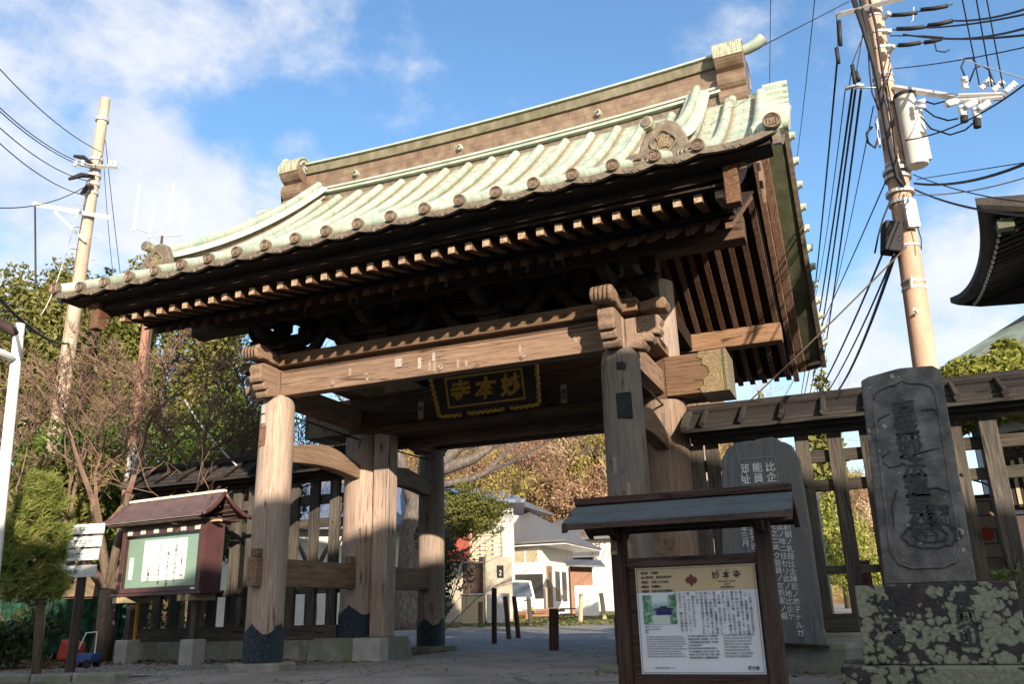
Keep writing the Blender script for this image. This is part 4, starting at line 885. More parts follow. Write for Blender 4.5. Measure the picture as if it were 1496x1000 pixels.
# ------------------------------------------------------------------ big monument with lichen
def monument():
    Y = -4.0; P = lambda x, y, Y=Y: (lambda p: (p.x, p.z))(atY(x, y, Y))
    b = P(1360, 1000); s = thing('inscribed_monument', 'dark inscribed stone monument on a lichen covered plinth at the right', 'monument', (b[0], Y, -.1))
    tl, tr, br_, bl = P(1257, 552), P(1374, 536), P(1427, 850), P(1293, 855)
    cx = .5*(tl[0]+tr[0])
    top = [(tl[0], tl[1]-.03), (tl[0]+.06, tl[1]), (cx, tl[1]+.045), (tr[0]-.06, tr[1]+.02), (tr[0], tr[1]-.03), (br_[0], br_[1]), (bl[0], bl[1])]
    MB().prism(top, 1, Y, Y+.30).build('slab', 'monument_stone', s, bev=.012)
    # raised rim round the sunken field
    l, r_ = lambda t: bl[0]+(tl[0]-bl[0])*t+.075, lambda t: br_[0]+(tr[0]-br_[0])*t-.075
    zb, zt = bl[1]+.12, tl[1]-.10
    ctl = [(l(1), zt-.12), (l(1)+.02, zt-.05), (l(1)+.10, zt-.01), (cx-.06, zt), (cx, zt+.035), (cx+.06, zt), (r_(1)-.10, zt-.01), (r_(1)-.02, zt-.05), (r_(1), zt-.12), (r_(.05), zb+.15), (r_(.03)-.05, zb+.04), (r_(0)-.14, zb), (l(0)+.14, zb), (l(.03)+.05, zb+.04), (l(.05), zb+.15)]
    pts = [(a, Y-.002, c) for a, c in ctl]; MB().tube(pts+[pts[0]], .011, 6).build('carved_border', 'monument_stone', s, smooth=True)
    def put(ch, x, y, sz, ls=1.0, off=.004, mat='engraved', yy=Y, sx=1, nm='carved_characters'):
        p = P(x, y, yy); o = text(V(ch), sz, mat, s, (p[0], yy-.003, p[1]), nm, .004, off=off, ls=ls, sx=sx); o.data.transform(MW[s].inverted())
    put('南無妙法蓮華経', 1322, 612, .20, .80, .004, sx=1.0); put('鷲山', 1380, 752, .085, 1.0, .002); put('日蓮', 1362, 752, .095, 1.0, .002)
    # long whisker strokes of the calligraphy
    for a in (((1300, 605), (1285, 612), (1272, 628)), ((1345, 600), (1362, 598), (1372, 603)), ((1300, 660), (1290, 668), (1280, 676)), ((1330, 666), (1352, 660), (1372, 655)), ((1345, 716), (1370, 713), (1392, 722)), ((1310, 716), (1303, 740), (1306, 775)), ((1316, 680), (1300, 684), (1290, 676))):
        MB().tube([(lambda p: (p[0], Y-.002, p[1]))(P(*q)) for q in a], [.006, .009, .003], 5).build('carved_stroke', 'engraved', s)
    c0 = P(1360, 783)
    for sc_ in (1, .55):                                        # flame-shaped signature
        mb = MB(); pts = [(c0[0]+.21*sc_*math.cos(k*math.pi/14)*(1+.06*math.sin(k*1.9)), Y-.002, c0[1]+.10*sc_*math.sin(k*math.pi/14)*(1+.10*math.cos(k*2.6))) for k in range(29)]
        mb.tube(pts, .008, 5).build('carved_stroke', 'engraved', s)
    for q in (-.13, -.06, .02, .09, .15): MB().tube([(c0[0]+q, Y-.002, c0[1]-.07), (c0[0]+q+.03, Y-.002, c0[1]), (c0[0]+q-.01, Y-.002, c0[1]+.07)], .007, 5).build('carved_stroke', 'engraved', s)
    Y2 = Y-.16; a, c, d, e = P(1250, 868, Y2), P(1478, 850, Y2), P(1506, 975, Y2), P(1263, 972, Y2)
    MB().add([(a[0], Y2, bl[1]-.004), (c[0]+.02, Y2, bl[1]-.004), (c[0]+.04, Y2, e[1]), (e[0], Y2, e[1]), (a[0], Y2+.75, bl[1]-.004), (c[0], Y2+.75, bl[1]-.004), (c[0]+.04, Y2+.75, e[1]), (e[0], Y2+.75, e[1])],
             [(0, 3, 2, 1), (4, 5, 6, 7), (0, 1, 5, 4), (1, 2, 6, 5), (2, 3, 7, 6), (3, 0, 4, 7)]).build('plinth', 'lichen_stone', s, bev=.012)
    put('長興山', 1409, 890, .15, .90, .006, yy=Y2); put('妙本寺', 1302, 897, .15, .90, .006, yy=Y2)
    Y3 = Y2-.20; a = P(1228, 978, Y3)
    MB().box(a[0], a[0]+1.75, Y3, Y3+1.2, -.12, e[1]-.004).build('base_tier', 'lichen_stone_low', s, bev=.015)
    MB().box(a[0]-.15, a[0]+2.0, Y3-.2, Y3+1.4, -.5, -.124).build('base_tier', 'stone', s, bev=.02)
monument()
random.seed(8)
for i, (x, y, w, h, lab) in enumerate(((3.55, -2.62, .55, .26, 'rough pale boulder below the slate stele'), (4.35, -2.5, .75, .28, 'rough pale boulder between the stele and the lichen plinth'), (4.15, -1.6, .7, .27, 'low rock at the foot of the right fence'))):
    n = 10; pts = [(x+math.cos(2*math.pi*k/n)*w*random.uniform(.8, 1.1), y+.25+math.sin(2*math.pi*k/n)*.42*random.uniform(.8, 1.1)) for k in range(n)]
    o = MB().prism(pts, 2, -.15, h).build('boulder', 'stone', bev=.05); tag(o, lab, 'rock'); rebase(o, (x, y, 0))

# ------------------------------------------------------------------ information board (front right)
def info_board():
    Y = -5.2; P = lambda x, y: (lambda p: (p.x, p.z))(atY(x, y, Y))
    b = P(1020, 990); s = thing('information_board', 'brown roofed information board with white and tan printed panel', 'information board', (b[0], Y, gz(0, Y)))
    xl, zt = P(928, 833); xr_, _ = P(1100, 822); _, zb = P(930, 988); xr_ += .012
    zt = (zt+P(1100, 822)[1])/2; zb = (zb+P(1113, 984)[1])/2
    g = gz(0, Y); tanh = zt-(zt-zb)*.235
    box('panel', 'board_white', s, xl, xr_, Y-.012, Y+.02, zb, zt, .002)
    box('panel_header', 'board_tan', s, xl+.001, xr_-.001, Y-.016, Y-.0125, tanh, zt-.001, 0)
    e = .012
    bl = MB()
    for q in ((xl+e, xr_-e, zt-e-.002, zt-e), (xl+e, xr_-e, zb+e, zb+e+.002), (xl+e, xl+e+.002, zb+e, zt-e), (xr_-e-.002, xr_-e, zb+e, zt-e)): bl.box(q[0], q[1], Y-.019, Y-.0165, q[2], q[3])
    bl.build('border_line', 'brown_steel', s)
    w = xr_-xl; h = zt-zb
    def put(t, u, v, sz, mat='letter_dark', al='LEFT', off=.0, ls=1.0, nm='lettering', sx=1, cs=1):
        o = text(t, sz, mat, s, (xl+u*w, Y-.0185, zt-v*h), nm, .0008, off, al, ls, sx=sx, cs=cs); o.data.transform(MW[s].inverted()); return o
    put('妙 本 寺', .765, .125, .060, al='CENTER', off=.0008, nm='title'); put('みょう　　ほん　　じ', .765, .055, .014, al='CENTER')
    put('Myohonji Temple', .765, .162, .018, al='CENTER', mat='brown_steel'); put('妙本寺', .765, .190, .015, al='CENTER', mat='brown_steel'); put('日蓮宗霊跡本山', .765, .218, .015, al='CENTER', mat='brown_steel')
    put('●宗派　日蓮宗\n●山号寺号　長興山妙本寺\n●建立　文応１年(1260)\n●開山　日蓮聖人\n●開基　比企大学三郎能本', .05, .062, .0215, off=.0004, ls=1.55, sx=.92)
    # four-diamond emblem
    mb = MB()
    for dx, r_ in ((-.028, .028), (.028, .028), (0, .048)):
        cx, cz = xl+.475*w+dx, zt-.135*h; yy = Y-.0172-(.0006 if dx == 0 else 0)
        mb.add([(cx-r_*.72, yy, cz), (cx, yy, cz-r_), (cx+r_*.72, yy, cz), (cx, yy, cz+r_)], [(0, 1, 2, 3)])
    mb.build('emblem', 'maroon', s)
    cols = ['　この寺一帯の谷を比企谷と', 'いい、源頼朝の重臣・比企能', '員らの屋敷がありました。比', '企一族は二代将軍・頼家の後', '継者争いの際、北条氏を中心', 'とした軍勢にこの地で滅ぼさ', 'れました（比企の乱）。', '　その後、乱から逃れていた', '末子能本が、日蓮聖人に帰依', 'し、一族の屋敷跡であるこの', '地に法華堂を建てました。こ', 'れが妙本寺の始まりといわれ', 'ています。', '　四月から八月にかけて、', '桜・カイドウ・シャガ・ノ', 'ウゼンカズラなどが鮮やか', 'な花をつけ、静かな境内を', '彩ります。']
    for i, t in enumerate(cols): put(V(t), .935-i*.0355, .272, .0232, al='CENTER', off=-.0001, ls=1.0)
    # photograph of a hall printed on the board
    u0, u1, v0, v1 = .05, .33, .265, .54; X = lambda u: xl+u*w; Z = lambda v: zt-v*h
    ph = MB().box(X(u0), X(u1), Y-.0165, Y-.0125, Z(v1), Z(v0)).build('printed_photo', M_photo, s)
    y0 = Y-.0175
    MB().prism([(X(.13), Z(.40)), (X(.19), Z(.385)), (X(.20), Z(.372)), (X(.25), Z(.372)), (X(.26), Z(.385)), (X(.32), Z(.40)), (X(.30), Z(.412)), (X(.15), Z(.412))][::-1], 1, y0-.0006, y0).build('printed_roof', 'navy_ink', ph)
    MB().box(X(.16), X(.29), y0-.0006, y0, Z(.455), Z(.413)).build('printed_hall', 'printed_blue', ph)
    put('祖師堂（シャガとカイドウ）', .055, .565, .0105); put('Soshido Hall and temple grounds\n祖师堂\n조사당', .055, .588, .009, ls=1.5)
    en = "This valley was called Hikigayatsu, and it was here that the\nresidence of the Hiki family, senior retainers of Minamoto no\nYoritomo, once stood. The Hiki family was defeated here by\nforces led by the Hojo family in the struggle over the shogun's\nsuccession. The youngest son, Yoshimoto, had survived.\nHe became a follower of Saint Nichiren and built a hall on the\nsite of the family residence. This was the beginning of\nMyohonji Temple. From April to August the grounds are\ncoloured by cherry, crab apple, fringed iris and trumpet vine."
    put(en, .06, .66, .0118, ls=1.45, sx=1.0); 
    cn = '这一带的山谷被称为比企谷，曾有源赖朝\n的重臣比企能员一族的宅邸。比企一族在\n二代将军赖家的继承者之争中，于此地被\n北条氏的军队所灭。\n其后幸免于难的末子能本皈依日莲圣人，\n在一族宅邸遗迹之上建立了法华堂，此即\n妙本寺之始。四月至八月间，樱花、海棠、\n凌霄花等竞相开放，点缀着幽静的境内。'
    put(cn, .405, .66, .0132, ls=1.6, sx=.93)
    kr = '이 절 일대의 골짜기는 히키가야쓰라 불리며\n미나모토노 요리토모의 중신 히키 가문의\n저택이 있었습니다. 히키 일족은 후계자\n싸움에서 호조 씨가 이끄는 군세에 의해\n이곳에서 멸망했습니다. 막내아들은\n니치렌 성인에게 귀의하여 저택 터에\n법화당을 세웠습니다. 사월부터 팔월까지\n벚꽃과 해당화 등이 경내를 물들입니다.'
    put(kr, .69, .655, .0128, ls=1.6, sx=.95)
    put('鎌倉市', .865, .955, .026, off=.001, mat='navy_ink'); put('この案内板は鎌倉市が設置しました', .11, .945, .0095, mat='navy_ink')
    # timber frame
    pl, pr = P(908, 830)[0], P(1119, 830)[0]; pw = .062
    box('frame_post', 'sign_wood', s, pl-pw, pl+.045, Y-.06, Y+.06, g-.3, P(900, 765)[1]+.03, .01); box('frame_post', 'sign_wood', s, pr-.055, pr+pw, Y-.06, Y+.06, g-.3, P(1100, 765)[1]+.03, .01)
    x0, x1 = pl+.046, pr-.056
    box('frame_rail', 'sign_wood_x', s, x0, x1, Y-.035, Y+.05, zt+.004, zt+.075, .008); box('frame_rail', 'sign_wood_x', s, x0, x1, Y-.035, Y+.05, zb-.09, zb-.004, .008)
    box('backing', 'sign_wood_x', s, x0, x1, Y+.021, Y+.045, zb, zt, 0)
    # roof: ridge along X, two slopes
    ze = P(836, 772)[1]; zr = P(860, 742)[1]+.02; xa, xb = P(846, 760)[0]-.02, P(1160, 735)[0]+.0
    ze = zr-.16; yr, ye = .0, .34
    for sy in (-1, 1):
        for k, (a, b) in enumerate(((0, .5), (.46, 1.0))):
            za, zb_ = zr+.0-(zr-ze)*a-.012*k, zr-(zr-ze)*b-.006; top = [(Y+sy*ye*a, za), (Y+sy*ye*b, zb_)]; bot = [(p[0], p[1]-.014) for p in top]
            MB().strip_q(top, bot, 0, xa, xb).build('roof_sheet', 'slate_copper', s)
        MB().strip_q([(Y, zr-.02), (Y+sy*ye*.97, ze-.014)], [(Y, zr-.045), (Y+sy*ye*.97, ze-.05)], 0, xa+.02, xb-.02).build('roof_board', 'sign_wood_x', s)
        MB().box(xa+.01, xb-.01, *sorted((Y+sy*(ye-.03), Y+sy*(ye+.005))), ze-.06, ze-.021).build('eave_trim', 'sign_wood_x', s)
        for xe in (xa, xb-.03):
            MB().strip_q([(Y, zr-.01), (Y+sy*(ye+.01), ze-.016)], [(Y, zr-.07), (Y+sy*(ye+.01), ze-.085)], 0, xe-.012, xe+.03).build('gable_board', 'sign_wood_x', s, bev=.004)
    box('ridge_cap', 'sign_wood_x', s, xa-.0, xb, Y-.045, Y+.045, zr-.005, zr+.05, .008)
    MB().prism([(Y-.25, ze-.055), (Y+.25, ze-.055), (Y+.22, ze-.11), (Y+.1, ze-.14), (Y-.1, ze-.14), (Y-.22, ze-.11)], 0, pl-.03, pl+.02).build('bracket', 'sign_wood_x', s, bev=.006)
    MB().prism([(Y-.25, ze-.055), (Y+.25, ze-.055), (Y+.22, ze-.11), (Y+.1, ze-.14), (Y-.1, ze-.14), (Y-.22, ze-.11)], 0, pr-.02, pr+.03).build('bracket', 'sign_wood_x', s, bev=.006)
    box('head_beam', 'sign_wood_x', s, xa+.1, xb-.08, Y-.04, Y+.04, ze-.06, ze+.01, .006)
    for (x, z, t) in ((pl-.03, P(905, 800)[1], '太田'), ):
        q = box('paper_slip', 'fence_tan', s, x-.025, x+.02, Y-.063, Y-.0605, z-.06, z+.06, 0); text(V(t), .04, 'letter_dark', q, (x-.003, Y-.0655, z+.012)).data.transform(MW[s].inverted())
def photo_mat():
    m, nt, N, L, p = nodes('photo_print'); co = N.new('ShaderNodeTexCoord').outputs['Generated']
    n = noise(N, L, co, (1, 1, 1), 7, 6); sp = N.new('ShaderNodeSeparateXYZ'); L.new(co, sp.inputs[0])
    cr = ramp(N, [(.35, (.03, .10, .05)), (.5, (.10, .26, .14)), (.62, (.35, .5, .35))]); L.new(n, cr.inputs[0])
    sk = ramp(N, [(.28, (.55, .62, .55)), (.34, (.2, .2, .2)), (.6, (.25, .4, .38)), (.8, (.62, .72, .72))]); L.new(sp.outputs[2], sk.inputs[0])
    ab = N.new('ShaderNodeMath'); ab.operation = 'MULTIPLY_ADD'; L.new(sp.outputs[0], ab.inputs[0]); ab.inputs[1].default_value = 1; ab.inputs[2].default_value = -.52
    a2 = N.new('ShaderNodeMath'); a2.operation = 'ABSOLUTE'; L.new(ab.outputs[0], a2.inputs[0])
    a3 = N.new('ShaderNodeMath'); a3.operation = 'MULTIPLY_ADD'; L.new(n, a3.inputs[0]); a3.inputs[1].default_value = .35; L.new(a2.outputs[0], a3.inputs[2])
    mr = ramp(N, [(.40, (0, 0, 0)), (.46, (1, 1, 1))]); L.new(a3.outputs[0], mr.inputs[0])
    L.new(mixc(N, L, mr.outputs[0], sk.outputs[0], cr.outputs[0]), p.inputs['Base Color']); p.inputs['Roughness'].default_value = .35; return m
M_photo = photo_mat(); M['printed_blue'] = gmat('printed_blue', [(.3, (.02, .02, .10)), (.7, (.04, .04, .2))], 30, bp=0)
info_board()

# ------------------------------------------------------------------ notice board (left)
def notice_board():
    s = thing('notice_board', 'maroon roofed notice board with glazed case on concrete feet', 'notice board', (-5.45, -1.05, 0), R(-7)); s.scale = (.97, .85, .91)
    L_ = dict(local=True)
    def b(nm, mt, x0, x1, y0, y1, z0, z1, bev=.006): return MB().box(x0, x1, y0, y1, z0, z1).build(nm, mt, s, bev=bev, local=True)
    for x in (-.85, .72):
        b('foot', 'concrete', x-.15, x+.15, -.15, .15, -.1, .40, .02); b('leg', 'brown_steel', x-.055, x+.055, -.055, .055, .40, 1.12, .004)
        b('bearer', 'fence_tan', x-.13, x-.04, -.32, .30, 1.02, 1.12); b('bearer', 'fence_tan', x+.05, x+.13, -.32, .30, 1.02, 1.12)
    b('shelf', 'maroon_metal', -1.10, 1.08, -.29, .26, 1.125, 1.175)
    b('case_back', 'maroon_metal', -1.03, 1.02, .17, .22, 1.18, 2.30, .003)
    for x0, x1 in ((-1.03, -.95), (.94, 1.02)): b('case_side', 'maroon_metal', x0, x1, -.22, .168, 1.18, 2.30, .003)
    b('case_top', 'maroon_metal', -.948, .938, -.22, .168, 2.20, 2.30, .003); b('case_bottom', 'maroon_metal', -.948, .938, -.22, .168, 1.18, 1.23, .003)
    b('case_frame', 'maroon_metal', -1.0, 1.0, -.245, -.222, 1.185, 1.27, .003); b('case_frame', 'maroon_metal', -1.0, 1.0, -.245, -.222, 2.17, 2.29, .003)
    for x0, x1 in ((-1.0, -.90), (.89, 1.0)): b('case_frame', 'maroon_metal', x0, x1, -.245, -.222, 1.271, 2.169, .003)
    b('pin_panel', 'felt_green', -.94, .93, -.13, -.09, 1.235, 2.195, 0)
    for k in range(6): b('white_stripe', 'cream', -.86+k*.33, -.74+k*.33, -.252, -.246, 2.19, 2.27, 0)
    pp = MB().box(-.52, .52, -.140, -.1305, 1.38, 2.08).build('poster', 'paper', s, local=True)
    b('paper_strip', 'paper', -.86, -.77, -.140, -.1305, 1.42, 1.80, 0)
    for t, x, z, sz in (('一二月の聖語', .43, 1.90, .045), ('忍辱の心を決定して', .28, 1.98, .075), ('悪人も苦しからず', .10, 1.86, .075), ('日々にこころを尽くす', -.10, 2.0, .07), ('日蓮宗', -.36, 1.62, .085)):
        text(V(t), sz, 'letter_dark', pp, (x, -.1415, z-sz*.8), ext=.0008, ls=1.0, off=.001)
    text('306', .05, 'letter_dark', pp, (.44, -.1415, 1.43), ext=.0008, off=.001)
    for x in (.55,): b('label_plate', 'white_paint', .80, .90, -.252, -.246, 1.20, 1.235, 0)
    # roof with concave slope
    n = 7
    for sy in (-1, 1):
        pr = [(sy*(.55*k/(n-1)), 2.83-.40*(k/(n-1))+.07*math.sin(math.pi*k/(n-1))*-1) for k in range(n)]
        for k in range(n-1):
            a, c = pr[k], pr[k+1]
            xa = 1.16+.10*k/(n-1); xa2 = 1.16+.10*(k+1)/(n-1)
            z0, z1 = a[1]-.004*k, c[1]-.004*k+.006
            MB().add([(-xa, a[0], z0), (xa, a[0], z0), (xa2, c[0]+sy*.01, z1), (-xa2, c[0]+sy*.01, z1), (-xa, a[0], z0-.02), (xa, a[0], z0-.02), (xa2, c[0]+sy*.01, z1-.02), (-xa2, c[0]+sy*.01, z1-.02)],
                     [(0, 1, 2, 3), (7, 6, 5, 4), (0, 4, 5, 1), (1, 5, 6, 2), (2, 6, 7, 3), (3, 7, 4, 0)]).build('roof_course', 'roof_maroon', s, local=True)
        for sx in (-1, 1):
            MB().tube([(sx*(1.17+.10*k/(n-1)), p[0]*1.03, p[1]-.03) for k, p in enumerate(pr)], .035, 8).build('verge_trim', 'maroon_metal', s, local=True, smooth=True)
        MB().box(-1.2, 1.2, *sorted((sy*.50, sy*.54)), 2.385, 2.42).build('eave_trim', 'cream' if sy < 0 else 'maroon_metal', s, local=True)
    MB().box(-1.17, 1.17, -.05, .05, 2.81, 2.86).build('ridge_cap', 'cream', s, local=True, bev=.01)
    b('soffit', 'brown_steel', -1.1, 1.1, -.5, .5, 2.34, 2.38, 0); b('purlin', 'fence_tan', -1.22, 1.22, -.16, -.06, 2.305, 2.339, 0)
    # pane of the case
    g = MB().quad((-.90, -.236, 1.272), (.89, -.236, 1.272), (.89, -.236, 2.168), (-.90, -.236, 2.168)).build('glass_pane', M_glass, s, local=True)
def glass():
    m = bpy.data.materials.new('pane'); m.use_nodes = True; nt = m.node_tree; N = nt.nodes; L = nt.links; N.clear()
    o = N.new('ShaderNodeOutputMaterial'); t = N.new('ShaderNodeBsdfTransparent'); t.inputs[0].default_value = (.93, .96, .94, 1); g = N.new('ShaderNodeBsdfGlossy'); g.inputs['Roughness'].default_value = .03
    mx = N.new('ShaderNodeMixShader'); mx.inputs[0].default_value = .05; L.new(t.outputs[0], mx.inputs[1]); L.new(g.outputs[0], mx.inputs[2]); L.new(mx.outputs[0], o.inputs[0]); return m
M_glass = glass()
notice_board()

# ------------------------------------------------------------------ direction sign, stakes, lamp pole (left)
def direction_sign():
    p = at(104, 965, 13.6); s = thing('direction_sign', 'brown post carrying four white direction boards beside the notice board', 'sign', (p.x, p.y, gz(0, p.y)), R(8)); s.scale = (1, 1, .915)
    k = 13.6/1213.78*1.02
    MB().tube([(0, 0, 0), (0, 0, 2.03)], .065, 10).build('post', 'brown_steel', s, local=True, smooth='auto')
    for i, (z0, z1, dx, gr) in enumerate(((2.02, 2.17, .03, 0), (1.82, 1.98, .01, 2), (1.62, 1.79, -.01, 1), (1.37, 1.55, -.02, 1))):
        b_ = MB().box(-.31+dx, .31+dx, -.09, -.068, z0, z1).build('direction_board', 'white_paint', s, local=True, bev=.003)
        if gr: MB().box(*((-.30+dx, -.17+dx) if gr == 1 else (.16+dx, .30+dx)), -.0935, -.091, z0+.01, z1-.01).build('green_patch', 'mint', b_, local=True)
        text(('祖師堂', '蛇苦止堂', '方丈門', '幼稚園')[i], .075, 'letter_dark', b_, (-.10+dx if i != 1 else .02, -.092, z0+.055), ext=.0008)
direction_sign()
def stake(px, py, top, d, r_, lab, mat='fence_tan', tx=None, grp=None, nm='wooden_stake'):
    b_ = at(px, py, d); z = gz(b_.x, b_.y); t_ = at(tx or px, top, d)
    o = MB().tube([(b_.x, b_.y, z-.1), ((b_.x+t_.x)/2, (b_.y+t_.y)/2, (z+t_.z)/2), (t_.x, t_.y, t_.z-.01), (t_.x, t_.y, t_.z)], [r_, r_, r_, r_*.8], 9).build(nm, mat, smooth='auto')
    rebase(o, (b_.x, b_.y, z)); return tag(o, lab, 'post', grp)
stake(55, 962, 872, 13.3, .055, 'pale round support post under the young pine', tx=63)
S = 'stakes standing in the yard behind the gate'
stake(722, 936, 860, 18.0, .055, 'tall dark stake behind the gate, leftmost of the three in the shade', 'sign_wood', grp=S)
stake(744, 931, 872, 20, .055, 'dark leaning stake in the middle of the three behind the gate', 'sign_wood', tx=738, grp=S)
stake(758, 930, 872, 20.4, .055, 'dark stake right of the leaning one behind the gate', 'sign_wood', tx=751, grp=S)
stake(776, 917, 873, 30, .08, 'pale sunlit stake beside the white truck', tx=772, grp=S)
stake(809, 942, 890, 15.0, .085, 'short thick dark post in the middle of the gateway', 'sign_wood', grp=S)
stake(848, 915, 868, 31, .08, 'pale sunlit stake in front of the white panel', tx=849, grp=S)
stake(884, 912, 867, 34, .09, 'pale leaning stake close to the right gate column', tx=878, grp=S)
stake(702, 914, 880, 30, .08, 'dark stake in front of the concrete yard wall', 'sign_wood', grp=S)
def pipe_pole():
    b_ = at(-10, 905, 12); s = thing('lamp_pole', 'white painted steel pole with street lamp at the left edge', 'lamp pole', (b_.x, b_.y, gz(0, b_.y)))
    t_ = at(29, 474, 12)
    MB().tube([(b_.x, b_.y, gz(0, b_.y)), (t_.x, t_.y, t_.z)], [.070, .064], 16).build('pole', 'rusty_white', s, smooth='auto')
    o = at(28, 490, 12); a = at(-40, 450, 11.8); MB().tube([a, o], .06, 10).build('arm', 'brown_steel', s, smooth='auto')
    l = at(12, 522, 11.9); l2 = at(-30, 505, 11.8); MB().tube([at(22, 526, 11.95), l, l2], [.03, .10, .12], 10, sx=.5).build('lamp_head', 'white_paint', s, smooth='auto')
pipe_pole()

# ------------------------------------------------------------------ utility poles and cables
def catenary(p, q, sag, n=14): return [p.lerp(q, k/n)-Vector((0, 0, sag*4*(k/n)*(1-k/n))) for k in range(n+1)]
def insulator(parent, p, d, L_=.16, r_=.05):
    mb = MB(); d = Vector(d).normalized(); p = Vector(p); n = 9
    mb.tube([p+d*(L_*k/n) for k in range(n+1)], [r_*(1 if k % 2 else .6) for k in range(n+1)], 10)
    return mb.build('insulator', 'porcelain', parent, smooth=True)
def left_pole():
    d = 22; t_ = at(154, 145, d); s = thing('utility_pole', 'tan concrete utility pole behind the bare tree at the left', 'utility pole', (t_.x, t_.y, 0))
    MB().tube([(t_.x, t_.y, 0), (t_.x, t_.y, t_.z)], [.21, .125], 16).build('pole', 'pole_concrete', s, smooth='auto')
    rd = Vector((_r0.x, _r0.y, 0)); bk = Vector((_f0.x, _f0.y, 0))
    def bar(px0, py0, px1, py1, w, mt, nm): MB().tube([at(px0, py0, d-.25), at(px1, py1, d-.25)], w, 4).build(nm, mt, s)
    bar(48, 298, 160, 318, .055, 'white_paint', 'crossarm'); bar(80, 309, 125, 353, .03, 'white_paint', 'brace'); bar(106, 240, 172, 245, .05, 'galv', 'crossarm')
    for x in (110, 120, 160, 168): insulator(s, at(x, 243, d-.28), (0, 0, 1))
    for y in (178, 238, 262, 275, 288): MB().tube([(t_.x, t_.y, at(150, y, d).z), (t_.x, t_.y, at(150, y, d).z+.08)], .17, 14).build('steel_band', 'galv', s)
    for (x0, y0, x1, y1) in ((135, 240, 108, 228), (138, 258, 100, 262), (136, 272, 118, 284)):
        MB().tube([at(x0, y0, d-.2), at((x0+x1)/2, (y0+y1)/2-4, d-.3), at(x1, y1, d-.2)], [.04, .07, .04], 7).build('cable_clamp', 'rubber', s)
    for i, y in enumerate(range(300, 420, 16)): MB().tube([at(150-(y-145)*.133+4, y, d-.1), at(150-(y-145)*.133+20*(1 if i % 2 else -1), y, d-.15)], .012, 4).build('step_bolt', 'galv', s)
    return s
left_pole()
def wire(p, q, sag, r_, lab, grp='overhead cables', mat='cable'):
    o = MB().tube(catenary(p, q, sag), r_*.8, 5).build('overhead_cable', mat); tag(o, lab, 'cable', grp); rebase(o, p); return o
G1 = 'cables running from the left utility pole'
for (x0, y0, x1, y1, lab) in ((-40, 55, 148, 222, 'thin cable reaching the left pole from the top left edge, highest of its set'), (-40, 118, 135, 243, 'black cable under the highest one at the left pole'), (-40, 124, 136, 247, 'black cable close beneath its twin at the left pole'),
                              (-40, 148, 130, 265, 'black cable reaching the left pole at its lower clamp'), (-40, 170, 126, 286, 'lowest black cable reaching the left pole from the left edge'), (-40, 300, 124, 273, 'slack thin cable rising to the left pole from the left edge')):
    wire(at(x0, y0, 15), at(x1, y1, 21.8), .25, .014, lab, G1)
wire(at(154, 205, 22), at(186, 480, 24), .1, .012, 'thin cable dropping right of the left pole', G1); wire(at(152, 245, 22), at(165, 400, 23), .1, .010, 'thinner cable dropping close to the left pole', G1)
wire(at(51, 300, 21.8), at(52, 420, 21.5), .0, .03, 'short black cable hanging from the white crossarm', G1)
wire(at(115, 305, 21.8), at(60, 460, 20), .5, .012, 'pale slack wire hanging below the white crossarm', G1, 'cable_light')
wire(at(-40, 392, 9), at(110, 500, 24), .3, .03, 'thick black cable passing behind the bare tree', G1)
wire(at(270, 585, 24), at(345, 680, 15), .1, .022, 'pale guy wire slanting down behind the left fence', G1, 'cable_light')

